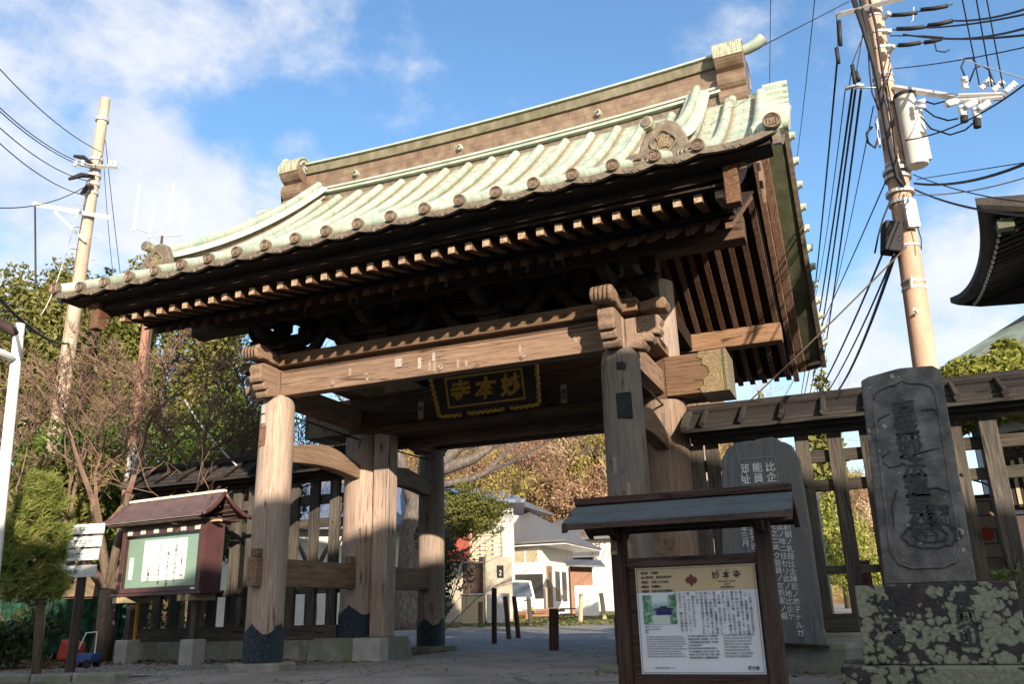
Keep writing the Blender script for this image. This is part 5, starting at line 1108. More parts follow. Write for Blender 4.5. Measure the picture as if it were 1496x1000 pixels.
def right_pole():
    d = 12.5; t_ = at(1352, 535, d); tt = at(1273, 0, d); ax, ay = t_.x, t_.y; lean = lambda z: Vector((t_.x+(tt.x-t_.x)*(z-t_.z)/(tt.z-t_.z), t_.y+(tt.y-t_.y)*(z-t_.z)/(tt.z-t_.z), z))
    s = thing('utility_pole', 'large brown concrete utility pole with transformer rising behind the monument', 'utility pole', (ax, ay, 0))
    H = 11.2; MB().tube([lean(0), lean(6), lean(H)], [.188, .150, .132], 22).build('pole', 'pole_brown', s, smooth='auto')
    def pt(x, y, dd=0): return at(x, y, d+dd)
    # crossarm with switchgear, transformer
    MB().tube([pt(1306, 128, -.1), pt(1435, 148, -.5)], .05, 4).build('crossarm', 'galv', s); MB().tube([pt(1222, 22, -.2), pt(1330, -6, -.2)], .05, 4).build('crossarm', 'galv', s)
    c = pt(1331, 190, -.15); zt_, zb_ = pt(1322, 140, -.15).z, pt(1338, 243, -.15).z
    tr = MB().lathe([(.09, zb_-.02), (.14, zb_), (.147, zb_+.05), (.147, zt_-.06), (.155, zt_-.05), (.155, zt_), (.09, zt_+.04)], c.x, c.y, 24).build('transformer', 'tank', s, smooth='auto')
    MB().box(c.x+.08, c.x+.19, c.y-.04, c.y+.05, zb_+.06, zt_-.25).build('cooling_fin', 'tank', tr, bev=.01)
    MB().lathe([(.160, zt_-.05), (.160, zt_+.01)], c.x, c.y, 24).build('lid_ring', 'rubber', tr)
    for y in (150, 158): MB().tube([pt(1338, y, -.35), pt(1350, y-3, -.45)], .032, 10).build('bushing', 'porcelain', tr, smooth=True)
    for (x, y, dx, dz) in ((1411, 130, 0, .2), (1398, 148, -.05, -.02), (1432, 130, .1, .06), (1450, 133, .1, .06), (1468, 135, .1, .06), (1404, 155, 0, -.22), (1424, 158, 0, -.24), (1426, 148, -.1, -.05), (1445, 150, -.1, -.06)):
        p = pt(x, y, -.5); insulator(s, p, (dx, -.03, dz), .17, .055)
    for (x0, y0, x1, y1) in ((1398, 148, 1465, 143), (1400, 140, 1470, 138)): MB().tube([pt(x0, y0, -.5), pt(x1, y1, -.5)], .035, 6).build('switch_frame', 'galv', s)
    for (x, y) in ((1408, 172), (1427, 180)): MB().tube([pt(x, y-6, -.5), pt(x+1, y+6, -.5)], .05, 10).build('fuse_tip', 'rubber', s)
    for y in (22, 48, 72, 112, 122, 152, 205, 245): 
        z = pt(1300, y).z; MB().tube([lean(z), lean(z+.035)], .154, 20).build('steel_band', 'galv', s)
    for (x0, y0, x1, y1) in ((1290, 28, 1300, 18), (1290, 46, 1306, 46), (1296, 68, 1310, 70), (1298, 78, 1306, 66)): insulator(s, pt(x0, y0, -.2), pt(x1, y1, -.3)-pt(x0, y0, -.2), .14, .045)
    for y, r_ in ((252, .20), (262, .19), (285, .20), (300, .18)):
        z = pt(1318, y).z; MB().tube([lean(z), lean(z+.05)], r_, 20).build('strand_clamp', 'galv', s)
    z = pt(1330, 320).z
    MB().box(-.09, .09, -.25, -.17, -.22, .22, Matrix.Translation(lean(z)) @ Matrix.Rotation(R(25), 4, 'Z')).build('bracket_plate', 'galv', s, bev=.01)
    MB().box(-.13, .13, -.11, .11, -.28, .20, Matrix.Translation(at(1303, 345, 12.35)) @ Matrix.Rotation(R(20), 4, 'Z') @ Matrix.Rotation(R(10), 4, 'Y')).build('junction_box', 'rubber', s, bev=.02)
    for y in (362, 415, 425): 
        zz = pt(1335, y).z; MB().tube([lean(zz), lean(zz+.03)], .166, 20).build('steel_band', 'galv' if y != 425 else 'white_paint', s)
    MB().tube([pt(1331, 418, -.2), pt(1331, 404, -.2)], .022, 6).build('step_bolt', 'galv', s); MB().tube([pt(1340, 457, -.2), pt(1336, 452, -.3)], .025, 6).build('step_bolt', 'porcelain', s)
    # cable bundles strapped to the pole
    def run(pts, r_, nm='riser_cable', mt='cable'): MB().tube([pt(*p, -.22) for p in pts], r_, 6).build(nm, mt, s, smooth=True)
    run([(1243, -10), (1262, 45), (1278, 100), (1288, 150), (1300, 215), (1311, 260), (1320, 272)], .035); run([(1246, -10), (1266, 50), (1281, 105), (1292, 160), (1304, 225), (1315, 265)], .03)
    run([(1268, -10), (1280, 40), (1290, 110), (1302, 170), (1310, 235), (1322, 270)], .022); run([(1255, -10), (1270, 60), (1286, 130), (1297, 200), (1309, 255)], .03)
    run([(1302, 100), (1296, 120), (1302, 150), (1308, 200), (1312, 250)], .012); run([(1268, 60), (1270, 100), (1274, 135), (1284, 160)], .014); run([(1274, 185), (1266, 195), (1268, 208), (1278, 216), (1284, 200), (1280, 180)], .02)
    run([(1280, 170), (1283, 200), (1286, 215)], .02, mt='cable_light'); run([(1286, 175), (1290, 205), (1292, 220)], .012)
    run([(1250, 128), (1270, 128), (1282, 128)], .012, 'bracket', 'galv'); run([(1234, 130), (1252, 124), (1262, 125)], .03, 'spacer', 'galv')
    for (x0, y0, x1, y1) in ((1245, 95, 1250, 125), (1250, 105, 1255, 118), (1222, 70, 1225, 92), (1226, 30, 1228, 66)): run([(x0, y0), ((x0+x1)/2, (y0+y1)/2), (x1, y1)], .035, 'splice_cover')
    for q in (((1298, 24), (1345, 16), (1392, 6)), ((1300, 44), (1350, 39), (1394, 30)), ((1302, 68), (1345, 63), (1378, 56)), ((1222, 20), (1224, 60), (1222, 95)), ((1262, 40), (1252, 100), (1250, 128)), ((1270, 30), (1246, 90), (1240, 130)), ((1300, 52), (1350, 52), (1378, 54))): run(q, .009)
    # cable sleeves on the lines leaving to the right
    for (x0, y0, x1, y1) in ((1303, 22, 1340, 18), (1345, 14, 1385, 8), (1310, 42, 1350, 39), (1355, 37, 1392, 30), (1312, 66, 1345, 62), (1350, 62, 1376, 56)): run([(x0, y0), ((x0+x1)/2, (y0+y1)/2+1), (x1, y1)], .032, 'splice_cover')
    run([(1410, 112), (1404, 98), (1410, 85), (1420, 84), (1428, 95)], .012); run([(1416, 120), (1424, 100), (1434, 95), (1445, 102), (1455, 128)], .012); run([(1348, 147), (1365, 152), (1380, 148), (1392, 142)], .012)
    run([(1349, 158), (1365, 170), (1385, 176), (1400, 173)], .012); run([(1345, 170), (1360, 188), (1388, 197), (1410, 190), (1424, 178)], .012)
    run([(1365, 60), (1368, 74), (1380, 76), (1388, 72)], .010); run([(1335, 10), (1334, 28), (1330, 34)], .008, mt='cable_light')
    run([(1318, 345), (1312, 352), (1298, 362), (1296, 370)], .03); run([(1302, 290), (1290, 320), (1283, 345), (1278, 370)], .014); run([(1340, 330), (1346, 350), (1346, 365)], .008)
right_pole()
P_ = lambda x, y, dd: at(x, y, dd)
G2 = 'cables crossing the sky beside the right utility pole'
for (x0, y0, d0, x1, y1, d1, sg, r_, lab, mt) in (
    (1126, -20, 22, 1124, 150, 30, 0, .016, 'thin vertical cable above the ridge ornament', 'cable'),
    (1192, -20, 15, 1163, 240, 26, .1, .013, 'thin cable passing in the gap between roof and right pole', 'cable'),
    (1223, 90, 12.4, 1170, 580, 40, .3, .022, 'long black cable descending from the left end of the crossarm', 'cable'),
    (1235, 130, 12.4, 1190, 440, 30, .2, .012, 'thin cable descending behind the roof corner', 'cable'),
    (1245, 130, 12.4, 1172, 590, 44, .3, .025, 'black cable descending from the spacer, left one', 'cable'),
    (1250, 130, 12.4, 1180, 590, 44, .3, .025, 'black cable descending from the spacer, middle one', 'cable'),
    (1258, 130, 12.4, 1190, 590, 44, .3, .025, 'black cable descending from the spacer, right one', 'cable'),
    (1276, 155, 12.4, 1200, 500, 35, .2, .012, 'thin cable descending steeply beside the black set', 'cable'),
    (1294, 265, 12.4, 1120, 620, 40, .3, .014, 'thin cable descending farthest left from the lower clamps', 'cable'),
    (1298, 350, 12.3, 1168, 620, 26, .2, .022, 'black cable leaving the junction box towards the yard', 'cable'),
    (1310, 365, 12.3, 1222, 575, 26, .2, .035, 'thick twisted cable leaving the lower pole to the yard trees', 'cable'),
    (1306, 372, 12.3, 1190, 600, 26, .2, .020, 'black cable beside the thick twisted one', 'cable'),
    (1310, 40, 12.4, 1560, 5, 9, .1, .016, 'upper cable leaving the right pole to the right edge', 'cable'),
    (1392, 30, 11.9, 1560, -12, 9, .1, .018, 'cable leaving the splice covers to the right edge, upper', 'cable'),
    (1320, 50, 12.3, 1560, 42, 9, .1, .018, 'cable leaving the right pole level below the splice covers', 'cable'),
    (1376, 56, 12, 1560, 20, 9, .1, .018, 'cable leaving the lower splice covers to the right edge', 'cable'),
    (1306, 100, 12.3, 1560, 54, 9, .05, .010, 'thin straight cable above the transformer arm', 'cable'),
    (1402, -20, 11, 1431, 125, 12, 0, .012, 'thin drop wire to the switch, left one', 'cable'), (1423, -20, 11, 1449, 128, 12, 0, .012, 'thin drop wire to the switch, middle one', 'cable'), (1438, -20, 11, 1466, 130, 12, 0, .012, 'thin drop wire to the switch, right one', 'cable'),
    (1323, 205, 12.2, 1560, 70, 9, .2, .014, 'cable rising from the transformer to the right edge', 'cable'),
    (1336, 268, 12.2, 1560, 210, 8, .15, .022, 'thick grey cable leaving the lower clamps to the right edge', 'cable'),
    (1334, 255, 12.2, 1560, 300, 9, .1, .010, 'thin cable sloping down to the right from the clamps', 'cable'),
    (1336, 285, 12.2, 1560, 238, 9, .1, .012, 'pale cable rising gently to the right edge', 'cable_light'),
    (1336, 277, 12.3, 1560, 318, 7, .1, .017, 'black cable sloping down past the dark hall eave', 'cable'),
    (1340, 262, 12.3, 1560, 228, 9, .0, .008, 'hair-thin cable above the pale one', 'cable'),
    (1400, 85, 11.9, 1560, 135, 9, .0, .010, 'pale thin wire leaving the insulator to the right', 'cable_light'),
    (1104, 72, 9.6, 1240, 2, 12.3, .0, .010, 'thin cable from the ridge end up to the pole crossarm', 'cable'),
    ):
    wire(P_(x0, y0, d0), P_(x1, y1, d1), sg, r_, lab, G2, mt)
wire(P_(1072, 608, 15), P_(1325, 360, 12.2), .03, .016, 'tan guy rope slanting from the fence roof up to the right pole', None or 'ropes', 'rope')

# ------------------------------------------------------------------ roof antennas behind the left eave
def antenna():
    d = 24; b_ = at(237, 345, d); s = thing('whip_antenna', 'white whip antenna array standing behind the left end of the roof', 'antenna', (b_.x, b_.y, 0))
    MB().tube([(b_.x, b_.y, 0), (b_.x, b_.y, at(237, 345, d).z)], .035, 8).build('mast', 'brown_steel', s)
    for (x0, y0, x1, y1, dd) in ((195, 338, 204, 268, 0), (218, 348, 225, 300, .8), (245, 328, 254, 267, 0), (265, 343, 272, 291, .8)):
        MB().tube([at(x0, y0, d+dd), at(x1, y1, d+dd)], [.036, .028], 6).build('whip', 'white_paint', s)
    for (x0, y0, x1, y1) in ((196, 333, 222, 342), (222, 342, 232, 350), (245, 330, 232, 345), (232, 346, 266, 344)): MB().tube([at(x0, y0, d), at(x1, y1, d)], .016, 6).build('arm', 'galv', s)
antenna()
def rb_pole():
    p = at(213, 480, 19); s = thing('steel_pole', 'reddish brown steel pole with white meter box behind the left fence', 'pole', (p.x, p.y, 0))
    MB().tube([(p.x, p.y, 0), (p.x, p.y, p.z+.05)], [.10, .085], 12).build('pole', 'red_brown_pole', s, smooth='auto')
    z = at(200, 682, 18.9).z; q = at(200, 682, 18.9); MB().box(q.x-.13, q.x+.13, q.y-.15, q.y-.02, z-.35, z+.25).build('meter_box', 'white_paint', s, bev=.01)
    MB().tube([at(196, 650, 18.7), at(193, 690, 18.6), at(190, 715, 18.6)], .05, 8).build('conduit', 'galv', s)
rb_pole()

# ------------------------------------------------------------------ vegetation
def leaves(mb, c, rad, n, size, rnd, shell=.5, flat=0):
    for _ in range(n):
        while True:
            v = Vector((rnd.uniform(-1, 1), rnd.uniform(-1, 1), rnd.uniform(-1, 1))); l = v.length
            if .05 < l <= 1: break
        r_ = l**shell; v = v/l*r_
        p = Vector((c[0]+v.x*rad[0], c[1]+v.y*rad[1], c[2]+v.z*rad[2]))
        a = Vector((rnd.gauss(0, 1), rnd.gauss(0, 1), rnd.gauss(0, 1)*(1-flat))).normalized(); b_ = a.cross(Vector((rnd.gauss(0, 1), rnd.gauss(0, 1), rnd.gauss(0, 1)))).normalized()
        s_ = size*rnd.uniform(.6, 1.4); o = len(mb.v)
        mb.v += [p-a*s_, p+b_*s_*.45, p+a*s_, p-b_*s_*.45]; mb.f.append((o, o+1, o+2, o+3))
def crown(mb, c, R_, n, size, seed, clumps=26, cr=.33, zs=1, shell=.5):
    rnd = random.Random(seed)
    for k in range(clumps):
        while True:
            v = Vector((rnd.uniform(-1, 1), rnd.uniform(-1, 1), rnd.uniform(-1, 1)))
            if v.length <= 1: break
        v = v*(.55+.4*rnd.random()); q = rnd.uniform(.6, 1.25)*cr
        leaves(mb, (c[0]+v.x*R_[0], c[1]+v.y*R_[1], c[2]+v.z*R_[2]), (R_[0]*q, R_[1]*q, R_[2]*q*zs), n//clumps, size, rnd, shell)
def branches(mb, p, d, L_, r_, depth, rnd, spread=.6, ups=.15, n=6, split=(2, 3), taper=.72, segs=3, minr=.004, tips=None):
    pts = [p]; rr = [r_]; q = p.copy(); dd = d.normalized()
    for k in range(segs):
        dd = (dd+Vector((rnd.gauss(0, .14), rnd.gauss(0, .14), rnd.gauss(0, .12)+ups*.3))).normalized(); q = q+dd*(L_/segs); pts.append(q.copy()); rr.append(max(minr, r_*(1-(1-taper)*(k+1)/segs)))
    mb.tube(pts, rr, max(3, n), caps=False)
    if tips is not None and depth <= 1: tips.append(q.copy())
    if depth <= 0: return
    for k in range(rnd.randint(*split)+(1 if depth < 3 else 0)):
        t = rnd.uniform(.35, 1.0) if k else 1.0; i = min(segs-1, int(t*segs)); b_ = pts[i].lerp(pts[i+1], t*segs-i) if t < 1 else q
        nd = (dd+Vector((rnd.gauss(0, spread), rnd.gauss(0, spread), rnd.gauss(0, spread*.7)+ups))).normalized()
        branches(mb, b_, nd, L_*rnd.uniform(.6, .85), rr[-1]*rnd.uniform(.55, .8) if k else rr[-1]*.85, depth-1, rnd, spread, ups, n-1 if n > 3 else 3, split, taper, segs if depth > 2 else 2, minr, tips)
def tree(px, pyb, d, pyt, wpx, lmat, lab, seed, leaf=.16, n=5000, tr=.16, grp=None, nm='evergreen_tree', elong=None, dens=.33, base_z=None, rx=None, trunk_mat='bark', low=.3, cat='tree'):
    b_ = at(px, pyb, d); z0 = gz(b_.x, b_.y) if base_z is None else base_z; top = at(px, pyt, d).z; rxm = wpx/2*d/1213*1.05
    s = thing(nm, lab, cat, (b_.x, b_.y, z0), 0, grp); H = top-z0; zc = z0+H*(low+1)/2; rnd = random.Random(seed)
    mb = MB(); br_ = MB()
    br_.tube([(b_.x, b_.y, z0-.1), (b_.x+rnd.uniform(-.2, .2), b_.y, z0+H*.35), (b_.x+rnd.uniform(-.2, .2), b_.y, z0+H*.75)], [tr, tr*.7, tr*.25], 9)
    for k in range(9):
        a = rnd.uniform(0, 6.28); zz = z0+H*rnd.uniform(.25, .75)
        br_.tube([(b_.x, b_.y, zz), (b_.x+math.cos(a)*rxm*.4, b_.y+math.sin(a)*rxm*.4, zz+H*.08), (b_.x+math.cos(a)*rxm*.8, b_.y+math.sin(a)*rxm*.8, zz+H*.12)], [tr*.35, tr*.2, .02], 5)
    br_.build('trunk', trunk_mat, s, smooth=True)
    crown(mb, (b_.x, b_.y, zc), (rxm, rxm*.8, (top-zc)), n, leaf, seed, clumps=34, cr=dens)
    mb.build('crown', lmat, s); return s
tree(30, 900, 27, 325, 230, 'leaf_olive', 'tall olive green evergreen with open crown at the far left', 1, .085, 42000, .22, low=.2)
tree(140, 900, 25, 368, 150, 'leaf_olive', 'tall evergreen whose round top stands beside the left utility pole', 2, .08, 26000, .2, low=.3)
tree(262, 880, 26, 430, 150, 'leaf_olive', 'yellow green conifer below the left end of the gate roof', 3, .08, 26000, .2)
tree(350, 880, 28, 560, 150, 'leaf_dark', 'dark green evergreen just left of the gate column', 4, .09, 16000, .2)
tree(300, 880, 23, 560, 170, 'leaf_green', 'bright green broadleaf tree above the left fence roof', 41, .075, 16000, .16)
tree(170, 905, 22, 600, 330, 'leaf_green', 'green undergrowth tree behind the bare plum', 42, .08, 18000, .16)
tree(20, 930, 20, 640, 200, 'leaf_olive', 'olive shrub tree at the left edge behind the young pine', 43, .075, 16000, .14)
tree(1215, 700, 45, 553, 40, 'leaf_olive', 'small conifer top poking above the right fence', 5, .22, 2500, .25, dens=.5)
tree(1120, 700, 52, 574, 26, 'leaf_olive', 'distant conifer top left of the wires above the right fence', 6, .25, 1500, .25, dens=.5)
tree(1488, 700, 13.2, 488, 190, 'leaf_lime', 'yellow green maple leaning over the fence roof at the right', 7, .045, 24000, .07, low=.62, dens=.28)
tree(1250, 840, 36, 735, 130, 'leaf_lime', 'green shrubbery tree seen through the right fence boards', 8, .075, 8000, .12, low=.1)
tree(1190, 820, 32, 690, 100, 'leaf_lime', 'yellowing shrub seen through the right fence beside the stele', 81, .075, 6000, .12, low=.1)
# bare plum with dense brown twigs
def bare(px, pyb, d, seeds, lab, L_, r_, depth, dirs, nm='bare_plum_tree', mat='bark', twig='twig', up=.16, spread=.55):
    b_ = at(px, pyb, d); z0 = gz(b_.x, b_.y); s = thing(nm, lab, 'tree', (b_.x, b_.y, z0)); rnd = random.Random(seeds)
    mb = MB(); p = Vector((b_.x, b_.y, z0-.1)); q = p+Vector((.05, 0, L_*.75)); mb.tube([p, p.lerp(q, .4)+Vector((.08, 0, 0)), q], [r_*1.3, r_, r_*.85], 10)
    tw = MB()
    for dx, dz, ll in dirs:
        dd = (_r0*dx+_f0*rnd.uniform(-.4, .4)+Vector((0, 0, dz))).normalized()
        pts = [q, q+dd*ll*.5+Vector((0, 0, .05)), q+dd*ll]; mb.tube(pts, [r_*.6, r_*.45, r_*.33], 7)
        branches(tw, pts[-1], dd, L_*.8, r_*.33, depth, rnd, spread, up, 5, taper=.62, minr=.006)
        branches(tw, pts[1], (dd+Vector((rnd.uniform(-.6, .6), 0, .5))), L_*.75, r_*.25, depth-1, rnd, spread, up, 5, taper=.62, minr=.006)
    mb.build('trunk', mat, s, smooth=True); tw.build('twigs', twig, s); return s
bare(150, 905, 16.5, 11, 'bare brown plum tree with a haze of fine twigs left of the gate', 1.7, .16, 6, [(-1.0, .9, 1.4), (-.5, 1.3, 1.6), (.15, 1.3, 1.6), (.6, 1.1, 1.5), (1.1, .7, 1.5), (.3, .9, 1.2)], up=.12)
bare(60, 905, 18, 12, 'second bare tree with pinkish twigs behind the white lamp pole', 1.8, .13, 6, [(-.7, 1.0, 1.3), (.0, 1.3, 1.5), (.7, 1.1, 1.3)], up=.12)
bare(250, 880, 19, 13, 'bare tree with dark crooked branches above the fence roof', 1.7, .12, 5, [(-.3, 1.2, 1.3), (.6, 1.0, 1.6), (.9, .8, 1.4)], twig='bark')
bare(455, 850, 30, 14, 'bare tree seen past the left columns under the gate beams', 2.6, .16, 5, [(-.6, 1.2, 2), (.1, 1.3, 2), (.6, 1.1, 2)])
bare(1085, 760, 60, 15, 'pale bare tree above the right fence beside the gilded beam', 5.0, .25, 5, [(-.6, 1, 3), (0, 1.3, 3), (.6, 1.1, 3)], twig='leaf_straw')
# thick grey tree behind the gate with low spreading limbs and a green lower bough
def big_tree():
    d = 30; b_ = at(592, 915, d); z0 = gz(b_.x, b_.y); s = thing('large_zelkova_tree', 'thick grey trunked tree with spreading bare limbs behind the gate', 'tree', (b_.x, b_.y, z0)); rnd = random.Random(77)
    pt = lambda x, y, dd=0: at(x, y, d+dd); mb = MB()
    mb.tube([Vector((b_.x, b_.y, z0-.1)), pt(590, 900), pt(596, 840), pt(600, 770), pt(612, 720), pt(628, 690)], [.75, .5, .38, .36, .34, .31], 12)
    mb.tube([pt(628, 690), pt(650, 672), pt(672, 652), pt(700, 648)], [.36, .30, .22, .14], 9); mb.tube([pt(628, 690), pt(652, 684), pt(690, 672), pt(718, 655)], [.30, .25, .18, .11], 8); mb.tube([pt(640, 710), pt(665, 705), pt(690, 700), pt(712, 690), (pt(732, 668))], [.17, .14, .12, .1, .07], 7)
    mb.tube([pt(605, 740), pt(590, 690), pt(575, 630)], [.28, .22, .14], 8); mb.tube([pt(620, 700), pt(625, 650), pt(640, 590)], [.31, .25, .17], 8)
    mb.tube([pt(596, 905), pt(612, 918), pt(635, 925)], [.3, .2, .08], 8)
    mb.build('trunk', 'bark_grey', s, smooth=True)
    tw = MB()
    for (x, y, dx, dz) in ((700, 648, 1, .4), (718, 655, 1, .5), (732, 668, 1, .6), (690, 660, .8, 1), (575, 630, -.5, 1), (560, 640, -1, .8), (640, 590, .3, 1), (670, 655, .6, 1.2), (712, 690, 1, .2)):
        branches(tw, pt(x, y), _r0*dx+Vector((0, 0, dz)), 2.2, .085, 5, rnd, .5, .12, 4, minr=.008, taper=.6)
    tw.build('twigs', 'bark_grey', s)
    lf = MB()
    for (x, y, w) in ((665, 745, 1.0), (690, 735, .9), (655, 770, .7), (705, 760, .7), (680, 765, .8), (725, 740, .7), (672, 725, .8)):
        p = pt(x, y, .3); crown(lf, p, (w*1.4, w*1.2, w*.65), 2600, .05, int(x), clumps=12, cr=.4)
    lf.build('green_bough', 'leaf_olive', s); 
    lf = MB()
    for (x, y, w) in ((730, 712, .9), (750, 690, .8), (700, 710, .7)):
        p = pt(x, y, .6); crown(lf, p, (w*1.4, w*1.2, w*.7), 900, .05, int(x), clumps=12, cr=.4)
    lf.build('autumn_bough', 'leaf_gold', s)
big_tree()
# pine with needle tufts
def pine():
    d = 12.8; b_ = at(62, 930, d); s = thing('young_pine', 'young bushy pine with long needles at the left edge', 'pine', (b_.x, b_.y, 0)); rnd = random.Random(31); mb = MB(); tk = MB()
    pt = lambda x, y, dd=0: at(x, y, d+dd)
    tk.tube([Vector((b_.x, b_.y, -.1)), pt(58, 900), pt(62, 850), pt(60, 790), pt(66, 730)], [.06, .05, .045, .035, .02], 8)
    tufts = []
    for (x, y, w, h) in ((64, 718, 22, 16), (42, 742, 28, 16), (74, 742, 26, 16), (52, 762, 38, 20), (22, 785, 30, 20), (82, 778, 20, 18), (50, 800, 38, 20), (18, 825, 28, 20), (62, 830, 32, 20), (32, 850, 32, 18), (2, 800, 24, 22), (4, 850, 22, 20), (82, 852, 18, 14), (80, 812, 16, 18), (30, 868, 34, 14), (70, 866, 34, 14), (5, 770, 24, 24), (52, 705, 16, 10)):
        for k in range(15):
            p = pt(x+rnd.uniform(-w, w)*.8, y+rnd.uniform(-h, h)*.8, rnd.uniform(-.35, .35)); tufts.append(p)
        tk.tube([pt(61, min(880, y+30)), pt((x+61)/2, y+18), pt(x, y+5)], [.03, .022, .012], 5)
    for p in tufts:
        ax = Vector((rnd.gauss(0, .45), rnd.gauss(0, .45), 1)).normalized()
        for k in range(80):
            dd = (ax*.55+Vector((rnd.gauss(0, .6), rnd.gauss(0, .6), rnd.gauss(0, .5)))).normalized(); w_ = dd.cross(Vector((rnd.random(), rnd.random(), rnd.random()))).normalized()*.008
            q = p+ax*rnd.uniform(-.08, .08); l = rnd.uniform(.10, .18); o = len(mb.v); mb.v += [q-w_, q+w_, q+dd*l]; mb.f.append((o, o+1, o+2))
    tk.build('trunk', 'bark', s, smooth=True); mb.build('needles', 'leaf_pine', s)
    pt_ = at(60, 868, 12.9); 
pine()
o = MB().tube([at(30, 868, 13.2), at(85, 870, 13.2)], .045, 8).build('wooden_rail', 'sign_wood', smooth='auto'); tag(o, 'short horizontal pole lashed under the young pine', 'rail'); rebase(o, at(30, 868, 13.2))
# hillside trees: a few kinds, copied
rnd = random.Random(99); protos = []
kinds = [('leaf_rust', 'rust brown autumn tree on the hillside'), ('leaf_gold', 'golden autumn tree on the hillside'), ('leaf_olive', 'olive green tree on the hillside'), ('leaf_red', 'reddish autumn tree on the hillside'), ('leaf_straw', 'pale bare twigged tree on the hillside'), ('leaf_rust', 'brown open crowned tree on the hillside')]
for i, (mt, lab) in enumerate(kinds):
    s = thing('hill_tree', lab, 'tree', (0, 0, 0), 0, 'autumn trees covering the hillside behind the houses')
    tk = MB(); tk.tube([(0, 0, -1), (.1, 0, 3), (0, .1, 6.5)], [.25, .18, .06], 6); tr_ = random.Random(200+i)
    for k in range(8): branches(tk, Vector((0, 0, tr_.uniform(1.5, 5.5))), Vector((tr_.gauss(0, 1), tr_.gauss(0, 1), .9)), 2.2, .09, 2, tr_, .5, .15, 4, minr=.025, segs=2)
    tk.build('trunk', 'twig' if i != 4 else 'leaf_straw', s, local=True); mb = MB(); crown(mb, (0, 0, 5.2), (3.1, 3.1, 3.3), 6200 if i != 4 else 2600, .125, 300+i, clumps=46, cr=.26, shell=.7); mb.build('crown', mt, s, local=True)
    protos.append(s)
def hill_tree(i, a, d, scl):
    pr = protos[i % len(protos)]; c = pr if not pr.get('_u') else copytree(pr)
    if c is not pr and '_u' in c: del c['_u']
    pr['_u'] = 1
    c.location = (CAM.x-math.sin(a)*d, CAM.y+math.cos(a)*d, hill_z(a, d)-.3); c.rotation_euler = (0, 0, rnd.uniform(0, 6.28)); c.scale = (scl*rnd.uniform(.9, 1.15),)*2+(scl*rnd.uniform(.85, 1.2),)
# azimuths: px 650..890 -> ; sight-line azimuth from camera forward
def azi(px, py=700): v = ray(px, py); return math.atan2(-v.x, v.y)
for row, d in enumerate((65, 71, 78, 86, 94, 103, 113, 124, 134)):
    for px in range(560, 960, 24 if d < 100 else 20):
        hill_tree(rnd.choice((0, 0, 1, 1, 2, 3, 4, 5, 5)), azi(px+rnd.uniform(-9, 9)), d+rnd.uniform(-3, 3), rnd.uniform(.7, 1.05))
for d in (68, 82, 97, 114, 132):
    for px in range(1040, 1320, 34): hill_tree(rnd.choice((1, 1, 2, 4, 3)), azi(px+rnd.uniform(-9, 9)), d+rnd.uniform(-3, 3), rnd.uniform(.6, .9))
    for px in range(420, 560, 36): hill_tree(rnd.choice((0, 1, 2, 5)), azi(px+rnd.uniform(-9, 9)), d+rnd.uniform(-3, 3), rnd.uniform(.7, 1.0))
for pr in protos:
    if '_u' in pr: del pr['_u']
# low plants at the left and leaf litter, grass
def scatter(nm, mat, area, n, size, lab, cat, seed, up=0, zf=None):
    r3 = random.Random(seed); mb = MB()
    for _ in range(n):
        x = r3.uniform(area[0], area[1]); y = r3.uniform(area[2], area[3]); z = gz(x, y)+r3.uniform(.004, .02)+r3.random()**2*up
        a = r3.uniform(0, 6.28); s_ = size*r3.uniform(.5, 1.4); t_ = r3.uniform(-.5, .5); dx, dy = math.cos(a)*s_, math.sin(a)*s_
        mb.add([(x-dx, y-dy, z), (x+dy*.5, y-dx*.5, z+s_*t_), (x+dx, y+dy, z+.3*s_), (x-dy*.5, y+dx*.5, z+s_*.3)], [(0, 1, 2, 3)])
    return tag(mb.build(nm, mat), lab, cat, kind='stuff')
scatter('fallen_leaves', 'leaf_litter', (-10, -2.8, -1.2, 1.5), 2600, .04, 'brown fallen leaves along the foot of the left fence', 'leaves', 1)
scatter('fallen_leaves', 'leaf_litter', (-12, -6.2, -2.6, 3), 3000, .045, 'brown fallen leaves under the young pine', 'leaves', 2)
scatter('fallen_leaves', 'leaf_litter', (-2.9, 4, -5.5, 2.5), 420, .022, 'scattered small dry leaves on the paved approach', 'leaves', 6)
scatter('fallen_leaves', 'leaf_litter', (-3.0, -1.9, -1.0, 2.4), 500, .025, 'dry leaves gathered along the left pillar bases', 'leaves', 7)
scatter('fallen_leaves', 'leaf_litter', (1.9, 4.5, -3.2, .2), 600, .028, 'dry leaves gathered by the boulders and right pillars', 'leaves', 8)
scatter('grass', 'grassy', (-14, 2, 15, 34), 16000, .07, 'short green and yellow grass in the sunny yard', 'grass', 3, up=.08)
def pebbles():
    r3 = random.Random(4); mb = MB()
    for _ in range(5200):
        x = r3.uniform(-8.5, -2.7); y = r3.uniform(-3.15, -.6); s_ = r3.uniform(.008, .02); z = gz(x, y)+.002; a = [Vector((r3.uniform(-1, 1), r3.uniform(-1, 1), r3.uniform(.3, .9)))*s_ for _ in range(1)][0]
        mb.add([(x-s_, y, z), (x, y-s_, z), (x+s_, y, z), (x, y+s_, z), (x+a.x*.4, y+a.y*.4, z+s_*.9)], [(0, 1, 4), (1, 2, 4), (2, 3, 4), (3, 0, 4)])
    tag(mb.build('loose_gravel', 'gravel'), 'loose grey gravel in front of the notice board', 'gravel', kind='stuff')
pebbles()
